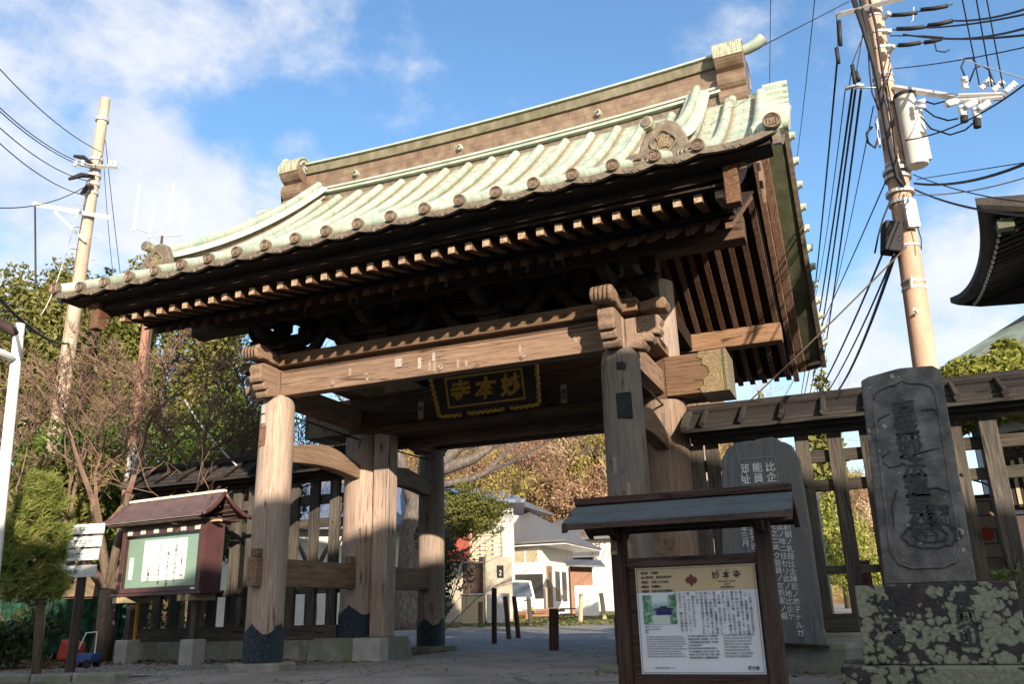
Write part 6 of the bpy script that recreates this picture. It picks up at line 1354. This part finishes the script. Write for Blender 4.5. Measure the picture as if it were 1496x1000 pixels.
def shrub(px, py, d, w, h, mat, lab, seed, n=1800, leaf=.05, twigs=True):
    b_ = at(px, py, d); z0 = gz(b_.x, b_.y); s = thing('shrub', lab, 'shrub', (b_.x, b_.y, z0)); rnd2 = random.Random(seed)
    tk = MB()
    for k in range(7): branches(tk, Vector((b_.x, b_.y, z0-.05)), Vector((rnd2.gauss(0, .5), rnd2.gauss(0, .4), 1)), h*.5, .018, 2, rnd2, .5, .2, 4, minr=.004, segs=2)
    tk.build('stems', 'bark', s); mb = MB(); crown(mb, (b_.x, b_.y, z0+h*.55), (w/2, w*.35, h*.5), n, leaf, seed, clumps=18, cr=.36); mb.build('foliage', mat, s)
shrub(22, 930, 15.5, 1.8, .9, 'leaf_dark', 'dark low shrub behind the pine support post', 51, 2600)
shrub(150, 920, 18.5, 1.6, 1.1, 'leaf_dark', 'dark low shrub behind the direction sign, near the mesh fence', 52, 1400)
shrub(228, 915, 18.5, 1.5, 1.2, 'leaf_olive', 'thin yellowish shrub seen between the notice board legs', 53, 700)
shrub(1490, 880, 9.5, .7, 1.0, 'leaf_green', 'green shrub at the right end behind the lichen plinth', 54, 900, .03)
shrub(90, 925, 18, 2.0, .9, 'leaf_dark', 'dark undergrowth around the toys behind the sign', 55, 1800)
shrub(640, 800, 24, 2.0, 3.2, 'leaf_dark', 'dark leafy shrub between the left main pillar and rear column', 56, 2200, .07)

# ------------------------------------------------------------------ things behind the left fence
def net_fence():
    a, b_ = at(-30, 880, 16.5), at(210, 880, 17.5); s = thing('net_fence', 'green mesh fence behind the pine and sign', 'fence', (a.x, a.y, 0)); n = 7
    z1 = 1.05
    mb = MB(); nn = 60; pts = [a.lerp(b_, k/nn) for k in range(nn+1)]
    for k in range(nn):
        p, q = pts[k], pts[k+1]; w = .04*math.sin(k*1.3); w2 = .04*math.sin((k+1)*1.3)
        mb.quad((p.x, p.y+w, .15), (q.x, q.y+w2, .15), (q.x, q.y+w2, z1), (p.x, p.y+w, z1))
    mb.build('net', 'net_green', s)
    for k in range(n+1):
        p = a.lerp(b_, k/n); MB().tube([(p.x, p.y-.06, 0), (p.x, p.y-.06, z1+.05)], .02, 6).build('post', 'net_green', s)
    MB().tube([(a.x, a.y-.06, z1+.02), (b_.x, b_.y-.06, z1+.02)], .016, 6).build('rail', 'net_green', s)
net_fence()
def toy_cart():
    p = at(128, 935, 14.8); s = thing('toy_cart', 'blue toy cart with white handle frame on the ground behind the sign', 'toy cart', (p.x, p.y, 0), R(10)); s.scale = (.75, .75, .8)
    MB().prism([(-.22, .10), (.22, .10), (.28, .26), (-.28, .26)], 1, -.15, .15).build('tub', 'blue_paint', s, local=True, bev=.02)
    MB().tube([(-.22, 0, .25), (-.05, 0, .62), (.20, 0, .64), (.20, 0, .25)], .014, 6).build('handle', 'white_paint', s, local=True)
    for x in (-.16, .16): MB().tube([(x, -.17, .08), (x, -.13, .08)], .08, 12).build('wheel', 'rubber', s, local=True); MB().tube([(x, .13, .08), (x, .17, .08)], .08, 12).build('wheel', 'rubber', s, local=True)
toy_cart()
p = at(107, 922, 15); o = MB().prism([(p.x-.16, .12), (p.x+.14, .12), (p.x+.18, .36), (p.x-.10, .42)], 1, p.y-.12, p.y+.12).build('toy_bucket', 'red_paint', bev=.03); tag(o, 'red plastic toy bucket left of the blue cart', 'bucket'); rebase(o, (p.x, p.y, 0))
p = at(197, 905, 16); o = MB().tube([(p.x, p.y, 0), (p.x, p.y, .95)], .055, 12).build('yellow_bollard', 'yellow_post', smooth='auto'); tag(o, 'orange yellow post behind the notice board legs', 'bollard'); rebase(o, (p.x, p.y, 0))
# ------------------------------------------------------------------ houses beyond the yard
def gable_or_hip(name, s, x0, x1, y0, y1, z, h, over, mat, hip=1.5):
    x0 -= over; x1 += over; y0 -= over; y1 += over; ym = (y0+y1)/2; mb = MB()
    a, b_, c, d = (x0, y0, z), (x1, y0, z), (x1, y1, z), (x0, y1, z); e, f = (x0+hip, ym, z+h), (x1-hip, ym, z+h)
    lo = [(p[0], p[1], z-.12) for p in (a, b_, c, d)]
    mb.add([a, b_, c, d, e, f]+lo, [(0, 1, 5, 4), (1, 2, 5), (2, 3, 4, 5), (3, 0, 4), (0, 6, 7, 1), (1, 7, 8, 2), (2, 8, 9, 3), (3, 9, 6, 0), (6, 9, 8, 7)])
    return mb.build(name, mat, s, local=True)
def wbox(nm, mt, s, *a, bev=0): return MB().box(*a).build(nm, mt, s, local=True, bev=bev)
def white_house():
    c = at(794, 885, 47); s = thing('white_house', 'white two storey house with balcony and dark tiled roofs behind the yard', 'house', (c.x, c.y, gz(c.x, c.y)-.1), R(-8)+YAW-R(12))
    # corner at origin; front runs to -x, side runs to +y
    wbox('wall', 'house_white', s, -7.5, 0, 0, 6, 0, 3.85); gable_or_hip('roof', s, -7.5, .9, 0, 6, 3.95, 2.1, .75, 'roof_slate', 3.4)
    wbox('upper_wall', 'house_white', s, -7.5, -2.15, 1.6, 6, 3.9, 6.15); gable_or_hip('upper_roof', s, -7.5, -2.0, 1.6, 6, 6.25, 1.1, .65, 'roof_slate', 2.0)
    wbox('soffit', 'white_paint', s, -8.2, 1.6, -.7, 6.7, 3.77, 3.825); wbox('gutter', 'roof_slate', s, -8.3, 1.7, -.86, -.74, 3.88, 4.0)
    w = wbox('window', 'white_paint', s, -3.3, -.15, -.05, .02, 2.85, 3.65)
    for k in range(4): wbox('pane', 'glassdark', w, -3.22+k*.78, -2.52+k*.78, -.06, -.051, 2.22, 2.88) if False else None
    for k in range(4): MB().box(-3.22+k*.77, -2.52+k*.77, -.062, -.051, 2.93, 3.57).build('pane', 'window_cream', w, local=True)
    w = wbox('window', 'white_paint', s, -4.2, -2.85, 1.54, 1.62, 4.6, 5.95)
    for k in range(2): MB().box(-4.12+k*.66, -3.54+k*.66, 1.528, 1.539, 4.68, 5.88).build('pane', 'glassdark', w, local=True)
    wbox('shutter_box', 'galv', s, -2.8, -2.22, 1.5, 1.6, 4.5, 6.0)
    d = wbox('door', 'deck', s, 0.0, .05, .7, 1.6, .55, 2.75); MB().box(.051, .06, .95, 1.35, 1.0, 2.4).build('pane', 'glassdark', d, local=True)
    for y in (2.0, 3.3): 
        w = wbox('window', 'white_paint', s, 0.0, .05, y, y+1.1, .75, 2.6); MB().box(.051, .06, y+.1, y+1.0, .85, 2.5).build('pane', 'glassdark', w, local=True)
    b_ = wbox('balcony', 'white_paint', s, -9.2, -3.0, -.2, -.1, 3.95, 4.05)
    for k in range(26): MB().box(-9.15+k*.236, -9.10+k*.236, -.18, -.13, 4.05, 5.15).build('baluster', 'fence_tan', b_, local=True)
    MB().box(-9.2, -3.0, -.2, -.12, 5.15, 5.22).build('handrail', 'white_paint', b_, local=True); wbox('balcony_floor', 'house_white', s, -9.2, -7.6, -.1, 1.6, 3.75, 3.94); wbox('balcony_wall', 'house_white', s, -9.2, -7.52, 1.0, 1.6, 3.95, 6.1)
    dk = wbox('deck', 'deck', s, -4.5, 1.2, -2.6, -.05, .30, .48)
    for k in range(5): MB().box(-4.5, 1.2, -2.63, -2.6, .02+k*.08, .07+k*.08).build('deck_slat', 'deck', dk, local=True)
    for x in (-2.4, 1.0): MB().box(x, x+.08, -2.6, -2.52, .48, 1.5).build('deck_post', 'fence_tan', dk, local=True)
    MB().box(-2.4, 1.0, -2.6, -2.54, 1.45, 1.52).build('deck_rail', 'fence_tan', dk, local=True)
M['window_cream'] = gmat('window_cream', [(.3, (.28, .24, .16)), (.7, (.38, .33, .22))], 3, bp=0, rough=.3)
white_house()
def second_house():
    c = at(835, 880, 60); s = thing('grey_roofed_house', 'pale house with long grey roof and dark chimney right of the white house', 'house', (c.x, c.y, gz(c.x, c.y)), YAW-R(10))
    wbox('wall', 'house_white', s, -6, 3.6, 0, 6, 0, 5.0); 
    MB().add([(-6.8, -.8, 4.9), (4.4, -.8, 4.9), (4.4, 3, 6.7), (-6.8, 3, 6.7), (-6.8, -.8, 4.75), (4.4, -.8, 4.75), (4.4, 3, 6.5), (-6.8, 3, 6.5), (4.4, 6.8, 4.9), (-6.8, 6.8, 4.9)], [(0, 1, 2, 3), (7, 6, 5, 4), (0, 4, 5, 1), (1, 5, 6, 2), (3, 2, 8, 9), (0, 3, 7, 4)]).build('roof', 'roof_slate', s, local=True)
    MB().add([(-7.2, -1.6, 3.6), (2.2, -1.6, 3.6), (2.2, .0, 4.3), (-7.2, .0, 4.3), (-7.2, -1.6, 3.5), (2.2, -1.6, 3.5), (2.2, 0, 4.2), (-7.2, 0, 4.2)], [(0, 1, 2, 3), (7, 6, 5, 4), (0, 4, 5, 1), (1, 5, 6, 2), (0, 3, 7, 4)]).build('porch_roof', 'roof_slate', s, local=True)
    ch = MB().tube([(-2.6, -.2, 5.1), (-2.6, -.2, 7.0)], .22, 10).build('chimney', 'rubber', s, local=True)
    w = wbox('window', 'galv', s, .2, 1.7, -.06, .0, 2.7, 4.2); MB().box(.3, 1.6, -.07, -.061, 2.8, 4.1).build('pane', 'glassdark', w, local=True)
    MB().tube([(3.0, -.1, 0), (3.0, -.1, 4.9)], .06, 8).build('downpipe', 'brown_steel', s, local=True)
second_house()
def yard_shed():
    c = at(826, 880, 43); s = thing('wooden_shed', 'brown wooden shed with lean-to roof against the white house', 'shed', (c.x, c.y, gz(c.x, c.y)), YAW)
    wbox('wall', 'deck', s, .3, 1.4, 0, 1.5, 0, 2.4); MB().add([(.1, -.7, 2.45), (2.0, -.7, 2.35), (2.0, 1.7, 2.75), (.1, 1.7, 2.85), (.1, -.7, 2.36), (2.0, -.7, 2.26), (2.0, 1.7, 2.66), (.1, 1.7, 2.76)], [(0, 1, 2, 3), (7, 6, 5, 4), (0, 4, 5, 1), (1, 5, 6, 2), (2, 6, 7, 3), (3, 7, 4, 0)]).build('roof', 'roof_slate', s, local=True)
yard_shed()
p = at(858, 892, 36); o = MB().box(-.48, .48, -.03, .03, .0, 1.2).build('garden_screen', 'white_paint', bev=.01); o.location = (p.x, p.y, gz(p.x, p.y)+.15); o.rotation_euler = (0, 0, YAW-R(5)); tag(o, 'large white upright panel in front of the shed', 'panel')
def concrete_wall():
    d = 24; a, b_ = at(560, 905, 33), at(748, 905, 36.5); s = thing('concrete_wall', 'low tan concrete yard wall behind the rear gate column', 'wall', (a.x, a.y, gz(a.x, a.y)), math.atan2(b_.y-a.y, b_.x-a.x)); L_ = math.hypot(b_.x-a.x, b_.y-a.y)
    z1 = at(748, 820, 36.5).z-gz(a.x, a.y); wbox('wall', 'concrete_wall', s, 0, L_, 0, .35, -.2, z1*.98, bev=.01); wbox('end_pier', 'concrete_wall', s, L_-1.4, L_+.03, -.05, .4, -.2, z1*1.06, bev=.01)
    wbox('gate_leaf', 'sign_wood', s, L_-2.5, L_-1.5, -.04, -.01, .1, z1*.95); o = wbox('house_number', 'rubber', s, L_-.80, L_-.45, -.075, -.051, z1*.72, z1*.92)
    text('2', .3, 'letter_white', o, (L_-.63, -.078, z1*.76))
concrete_wall()
def lattice():
    s0 = at(672, 830, 40); s = thing('slatted_fence', 'tan horizontal slatted screen with pergola posts beside the red shed', 'fence', (s0.x, s0.y, gz(s0.x, s0.y)), YAW); s.scale = (.72, 1.33, 1.33)
    for k in range(7): wbox('slat', 'fence_tan', s, 0, 2.7, 0, .03, 1.95+k*.15, 2.03+k*.15)
    for x in (0, .9, 1.8, 2.65): wbox('post', 'fence_tan', s, x, x+.08, .03, .1, 0, 3.0)
    for x in (.35, 2.7): wbox('pergola_post', 'fence_tan', s, x, x+.11, -.1, .0, 0, 3.3)
    MB().box(-.3, 3.0, -.1, .0, 3.3, 3.42).build('pergola_beam', 'fence_tan', s, local=True); MB().tube([(.4, -.05, 2.8), (-.1, -.05, 3.28)], .04, 5).build('brace', 'fence_tan', s, local=True); MB().tube([(.4, -.05, 2.8), (.9, -.05, 3.28)], .04, 5).build('brace', 'fence_tan', s, local=True)
lattice()
def red_shed():
    c = at(652, 870, 39); s = thing('red_shed', 'small dark red boarded shed with tiled roof behind the rear column', 'shed', (c.x, c.y, gz(c.x, c.y)), YAW); s.scale = (1.4, 1.4, 1.4)
    wbox('wall', 'red_wood', s, -1.2, .75, 0, 1.6, 0, 3.0); gable_or_hip('roof', s, -1.2, .75, 0, 1.6, 3.15, .6, .5, 'red_wood', .9); wbox('corner_board', 'fence_tan', s, .76, .84, -.02, .05, 0, 3.0)
    gable_or_hip('upper_roof', s, -2.2, 2.2, 1.8, 5, 4.0, .7, .4, 'blue_tile', 1.2); wbox('rear_wall', 'house_white', s, -2.2, 2.2, 1.9, 5, 0, 3.9)
red_shed()
def truck():
    c = at(782, 900, 41); s = thing('white_truck', 'small white kei truck parked beside the concrete wall, partly hidden', 'truck', (c.x, c.y, gz(c.x, c.y)), YAW+R(25))
    # x to the right across the cab, front faces -y
    prof = [(-.05, .35), (-.08, .9), (.30, 1.72), (1.25, 1.80), (1.28, .35)]
    cab = MB().prism(prof, 0, -1.4, .0).build('cab', 'white_paint', s, local=True, bev=.04)
    MB().add([(-1.28, -.06, .98), (-.12, -.06, .98), (-.16, .262, 1.66), (-1.24, .262, 1.66)], [(0, 1, 2, 3)]).build('windscreen', 'glassdark', s, local=True)
    MB().box(-.001, .012, .35, 1.1, 1.02, 1.62).build('side_window', 'glassdark', s, local=True); wbox('bed', 'white_paint', s, -1.4, 0, 1.35, 3.3, .62, .98, bev=.02)
    wbox('bumper', 'galv', s, -1.4, 0, -.14, -.06, .36, .55); pl = wbox('licence_plate', 'yellow_post', s, -.42, -.12, -.155, -.145, .42, .54)
    for x in (-1.2, -.2): MB().tube([(x, -.10, .72), (x, -.08, .72)], .10, 12).build('headlight', 'porcelain', s, local=True)
    for x in (-1.32, -.10):
        for y in (.35, 2.7): 
            w = MB().tube([(x-.07, y, .28), (x+.07, y, .28)], .28, 16).build('wheel', 'rubber', s, local=True)
    wbox('vent_strip', 'rubber', s, -.62, -.14, -.092, -.085, .80, .86)
truck()
p = at(772, 862, 44); o = wb = MB().box(-.75, .75, -.2, .2, .9, 2.1).build('dark_cabinet', 'rubber', bev=.02); o.location = (p.x, p.y, gz(p.x, p.y)); o.rotation_euler = (0, 0, YAW); tag(o, 'black storage cabinet against the white house wall', 'cabinet')
def bench():
    c = at(800, 903, 38); s = thing('garden_bench', 'low wooden slatted bench in the yard before the deck', 'bench', (c.x, c.y, gz(c.x, c.y)), YAW)
    wbox('seat', 'deck', s, -1.1, 1.9, -.2, .25, .40, .46)
    for x in (-.9, .4, 1.7): wbox('leg', 'deck', s, x-.05, x+.05, -.15, .2, 0, .39)
    wbox('stretcher', 'deck', s, -.9, 1.7, -.02, .04, .15, .22)
bench()
p = at(693, 905, 32); s = thing('rubbish_bin', 'yellowish plastic bin standing against the concrete wall', 'bin', (p.x, p.y, gz(p.x, p.y)), YAW); s.scale = (1.3, 1.3, 1.3)
wbox('body', 'fence_tan', s, -.35, .30, -.2, .2, .05, .80, bev=.03); wbox('lid', 'galv', s, -.38, .33, -.23, .23, .81, .86, bev=.02); wbox('frame', 'galv', s, .36, 1.0, -.2, .2, .05, .85, bev=.02)
def left_house():
    c = at(560, 880, 33); s = thing('blue_roofed_house', 'white house with blue grey tiled roof seen between the left columns', 'house', (c.x, c.y, gz(c.x, c.y)), YAW+R(8))
    wbox('wall', 'house_white', s, -7, 2.2, 0, 6, 0, 3.6); gable_or_hip('roof', s, -7, 2.2, 0, 6, 3.7, 2.2, .8, 'blue_tile', 2.4); w = wbox('window', 'galv', s, -5.2, -3.6, -.06, 0, 1.2, 2.6); MB().box(-5.1, -3.7, -.07, -.061, 1.3, 2.5).build('pane', 'glassdark', w, local=True)
left_house()
# ------------------------------------------------------------------ right side: hall eave, green roof, white wall, block wall
def hall():
    z = 6.9; s = thing('temple_hall', 'dark temple hall with wide upturned eaves at the right edge', 'temple hall', (9.5, 5.5, 0))
    xe, y0, y1 = 7.45, 3.05, 8.3; x1 = 16
    # the eave outline curves upward at the corners; roof slab with thick edge
    n = 20; top = []
    def ez(t): return .30*abs(2*t-1)**2.5
    ring = []
    for k in range(n+1): t = k/n; ring.append((xe+.22*(1-abs(2*t-1)**2), y1+(y0-y1)*t, z-.25+ez(t)))
    for k in range(1, n+1): t = k/n; ring.append((xe+(x1-xe)*t, y0+.15*(1-abs(2*t-1)**2), z-.25+.30*max(0, 1-t*6)**2+.05))
    for k in range(1, n+1): t = k/n; ring.append((x1, y0+(y1-y0)*t, z-.1))
    for k in range(1, n): t = k/n; ring.append((x1-(x1-xe)*t, y1, z-.22+.2*abs(2*t-1)**2))
    m_ = len(ring); cxy = ((xe+x1)/2, (y0+y1)/2)
    def inset(p, f, dz): return (p[0]+(cxy[0]-p[0])*f, p[1]+(cxy[1]-p[1])*f, p[2]+dz)
    lay = [[inset(p, .03, -.05) for p in ring], [inset(p, .02, -.02) for p in ring], [(p[0], p[1], p[2]+.05) for p in ring], [(p[0], p[1], p[2]+.17) for p in ring], [inset(p, .35, .40) for p in ring], [inset(p, .9, 1.2) for p in ring]]
    vs = [p for l in lay for p in l]; fs = [(j*m_+i, j*m_+(i+1) % m_, (j+1)*m_+(i+1) % m_, (j+1)*m_+i) for j in range(len(lay)-1) for i in range(m_)]; fs.append(tuple((len(lay)-1)*m_+i for i in range(m_)))
    MB().add(vs, fs).build('roof', 'hall_dark', s)
    sv = [inset(p, .03, -.052) for p in ring]; core = [inset(p, .55, .45) for p in ring]
    MB().add(sv+core, [(i, m_+i, m_+(i+1) % m_, (i+1) % m_) for i in range(m_)]).build('soffit', 'hall_dark', s)
    rf = MB(); te = MB()
    yy = y0+.35; k = 0
    while yy < y1-.3:
        t = (yy-y1)/(y0-y1); zz = z-.33+ez(t)
        rf1 = MB().tube([(xe+.42, yy, zz), (9.6, yy, zz+.50)], .045, 4).build('rafter', 'hall_dark', s); MB().box(xe+.36, xe+.40, yy-.028, yy+.028, zz-.03, zz+.03).build('rafter_tip', 'letter_white', rf1); yy += .21
    rf2 = rf
    xx = xe+.6
    while xx < x1-.5: t = (xx-xe)/(x1-xe); MB().tube([(xx, y0+.45, z-.28), (xx, 5.4, z+.20)], .04, 4).build('rafter', 'hall_dark', s); xx += .24
    MB().box(9.6, 15, 4.9, 6.6, 0, 7.2).build('wall', 'hall_dark', s)
    MB().box(xe+.30, xe+.55, y0+.30, y0+.50, z-.28, z-.12).build('corner_fitting', 'greencopper_dark', s)
hall()
def green_hall():
    a = at(1372, 536, 17); b_ = at(1560, 428, 15.5); s = thing('green_roofed_building', 'building with green copper roof and round gutter beyond the right fence', 'building', (a.x+2, a.y+2, 0))
    a = Vector((6.85, 5.0, 0)); 
    z0 = 4.62; 
    # slope faces the fence, verge climbs to the right
    e0 = Vector((6.78, 5.35, 4.95)); e1 = Vector((12.5, 4.2, 5.35)); r0_ = Vector((8.2, 7.6, 5.9)); r1_ = Vector((12.5, 8.5, 7.2))
    e0 = at(1370, 540, 17.6); r0_ = at(1500, 458, 19); e1 = at(1600, 490, 14.5); r1_ = at(1640, 372, 19.5)
    th = Vector((0, 0, .07)); n = 8
    MB().add([e0, e1, r1_, r0_, e0-th, e1-th, r1_-th, r0_-th], [(0, 1, 2, 3), (7, 6, 5, 4), (0, 4, 5, 1), (0, 3, 7, 4), (1, 5, 6, 2), (3, 2, 6, 7)]).build('roof', 'green_roof', s)
    MB().tube([e0-Vector((0, 0, .13)), e1-Vector((0, 0, .18))], .10, 12).build('gutter', 'darkcopper', s, smooth='auto')
    back = Vector((.5, .9, 0)); w0 = e0+Vector((.4, .35, -.2)); w1 = e1+Vector((.2, .5, -.2))
    MB().add([w0, w1, (w1.x, w1.y, 0), (w0.x, w0.y, 0), w0+back*3, w1+back*3, (w1.x+1.5, w1.y+2.7, 0), (w0.x+1.5, w0.y+2.7, 0)], [(0, 3, 2, 1), (4, 5, 6, 7), (0, 1, 5, 4), (0, 4, 7, 3), (1, 2, 6, 5)]).build('wall', 'hall_dark', s)
green_hall()
def white_wall_hall():
    Y = 1.2; P = lambda x, y: (lambda p: (p.x, p.z))(atY(x, y, Y)); x0 = P(1462, 640)[0]; s = thing('white_plaster_building', 'white plaster building with cusped dark lattice windows at the right edge', 'building', (x0+1, Y, 0))
    z0, z1 = 0, 3.05; MB().box(x0-.02, x0+4, Y, Y+2.5, z0, z1).build('wall', 'plaster', s)
    def katomado(cx, zb, w, h, arch, nm):
        pts = [(-w/2, 0), (-w/2, h*.55), (-w*.42, h*.80), (-w*.22, h*.92), (-w*.06, h*.94), (0, h), (w*.06, h*.94), (w*.22, h*.92), (w*.42, h*.80), (w/2, h*.55), (w/2, 0)]
        fr = MB().prism([(cx+a*1.12, zb+b_*1.06-.01) for a, b_ in pts][::-1], 1, Y-.05, Y-.001).build(nm, 'sign_wood', s, bev=.01)
        MB().prism([(cx+a*.95, zb+b_*.95+.02) for a, b_ in pts][::-1], 1, Y-.056, Y-.0505).build('window_opening', 'rubber', fr)
        mb = MB()
        for k in range(7): x = cx-w*.42+w*.84*k/6; hh = h*(.93-.55*abs((k-3)/3)**2.5); mb.box(x-.022, x+.022, Y-.075, Y-.057, zb+.02, zb+hh*.93)
        mb.build('lattice', 'fence_tan' if arch else 'brown_steel', fr)
    katomado(P(1496, 690)[0]-.02, P(1480, 745)[1], .74, .62*(P(1496, 675)[1]-P(1480, 745)[1])/.5, True, 'lattice_window'); katomado(P(1492, 635)[0], P(1490, 660)[1], .62, .28, False, 'fanlight')
    MB().box(P(1466, 800)[0], P(1466, 800)[0]+3, Y-.12, Y-.06, .3, P(1490, 748)[1]-.04).build('lower_lattice', 'brown_steel', s)
white_wall_hall()
def block_wall():
    Y = 2.2; P = lambda x, y: (lambda p: (p.x, p.z))(atY(x, y, Y)); x0 = P(1395, 760)[0]; z1 = P(1440, 728)[1]; s = thing('block_wall', 'tan concrete block wall seen between the right fence posts', 'wall', (x0+.5, Y, 0))
    MB().box(x0, x0+1.3, Y, Y+.2, 0, z1).build('wall', 'blockwall', s); MB().box(x0-.02, x0+1.32, Y-.02, Y+.22, z1, z1+.05).build('coping', 'brown_steel', s)
    c = P(1441, 781); o = MB().tube([(c[0], Y-.01, c[1]), (c[0], Y-.035, c[1])], .095, 20).build('round_plaque', 'red_paint', bev=.004); tag(o, 'round red medallion fixed to the block wall', 'plaque'); rebase(o, (c[0], Y, c[1]))
block_wall()
p0 = at(1196, 900, 16); p1 = at(1192, 722, 16); s = thing('thin_grey_pole', 'thin grey steel pole standing behind the right fence', 'pole', (p0.x, p0.y, 0)); MB().tube([(p1.x, p1.y, 0), (p1.x, p1.y, p1.z)], .035, 8).build('pole', 'galv', s); MB().tube([(p1.x, p1.y, p1.z-.12), (p1.x, p1.y, p1.z-.02)], .055, 8).build('collar', 'white_paint', s)
def playframe():
    c = at(1253, 850, 22); s = thing('climbing_frame', 'red and blue climbing frame glimpsed through the right fence', 'climbing frame', (c.x, c.y, 0), YAW); s.scale = (.8, .8, .8)
    for x, m in ((-.25, 'red_paint'), (.05, 'red_paint'), (.35, 'blue_paint')): MB().tube([(x, 0, 0), (x, 0, 1.75)], .03, 8).build('upright', m, s, local=True)
    for z in (1.1, 1.35, 1.6): MB().tube([(-.3, 0, z), (.38, 0, z)], .025, 8).build('rung', 'red_paint' if z != 1.1 else 'blue_paint', s, local=True)
playframe()
for (x0, x1, lab) in ((1165, 1205, 'dark red boarded panel behind the right fence, left one'), (1248, 1270, 'dark red boarded panel behind the right fence, beside the monument')):
    Y = .8; a = atY(x0, 820, Y); b_ = atY(x1, 820, Y); o = MB().box(a.x, b_.x, Y, Y+.05, .2, a.z).build('board_panel', 'sign_wood', bev=.004); tag(o, lab, 'panel'); rebase(o, (a.x, Y, .2))
# ------------------------------------------------------------------ houses across the lane, behind the camera: they cast the long shade over the forecourt
def lane_house(x0, x1, y0, y1, ze, zr, lab, steps=()):
    s = thing('lane_house', lab, 'house', ((x0+x1)/2, (y0+y1)/2, -.9)); MB().box(x0, x1, y0, y1, -.9, ze).build('wall', 'house_white', s)
    ym = (y0+y1)/2; MB().prism([(y0-.5, ze-.1), (y1+.5, ze-.1), (ym, zr)][::-1], 0, x0-.4, x1+.4).build('roof', 'roof_slate', s)
    for k in range(int((x1-x0)/2.5)):
        for z in (.4, 3.1):
            x = x0+1+k*2.5; w = MB().box(x, x+1.3, y1, y1+.06, z, z+1.2).build('window', 'galv', s); MB().box(x+.08, x+1.22, y1+.061, y1+.07, z+.08, z+1.12).build('pane', 'glassdark', w)
def gable_hall():
    s = thing('lane_hall', 'wide gabled hall across the lane behind the viewpoint', 'building', (17, -22, -.9))
    MB().prism([(5.2, -.9), (28.8, -.9), (28.8, 6.2), (17.2, 9.45), (5.2, 6.2)], 1, -25, -19.6).build('wall', 'house_white', s)
    for sg in (-1, 1):
        e = 12.9; pr = [(17.2, 9.85), (17.2+sg*e, 9.85-.28*e), (17.2+sg*e, 9.65-.28*e), (17.2, 9.65)]; MB().prism(pr if sg > 0 else pr[::-1], 1, -25.6, -19.25).build('roof', 'roof_slate', s)
    for k in range(8):
        for z in (.4, 3.4): w = MB().box(6.5+k*2.7, 7.9+k*2.7, -19.6, -19.54, z, z+1.3).build('window', 'galv', s); MB().box(6.6+k*2.7, 7.8+k*2.7, -19.539, -19.53, z+.1, z+1.2).build('pane', 'glassdark', w)
gable_hall()
lane_house(-16.0, 3.0, -24.5, -19.5, 2.6, 3.9, 'low house across the lane behind the viewpoint')
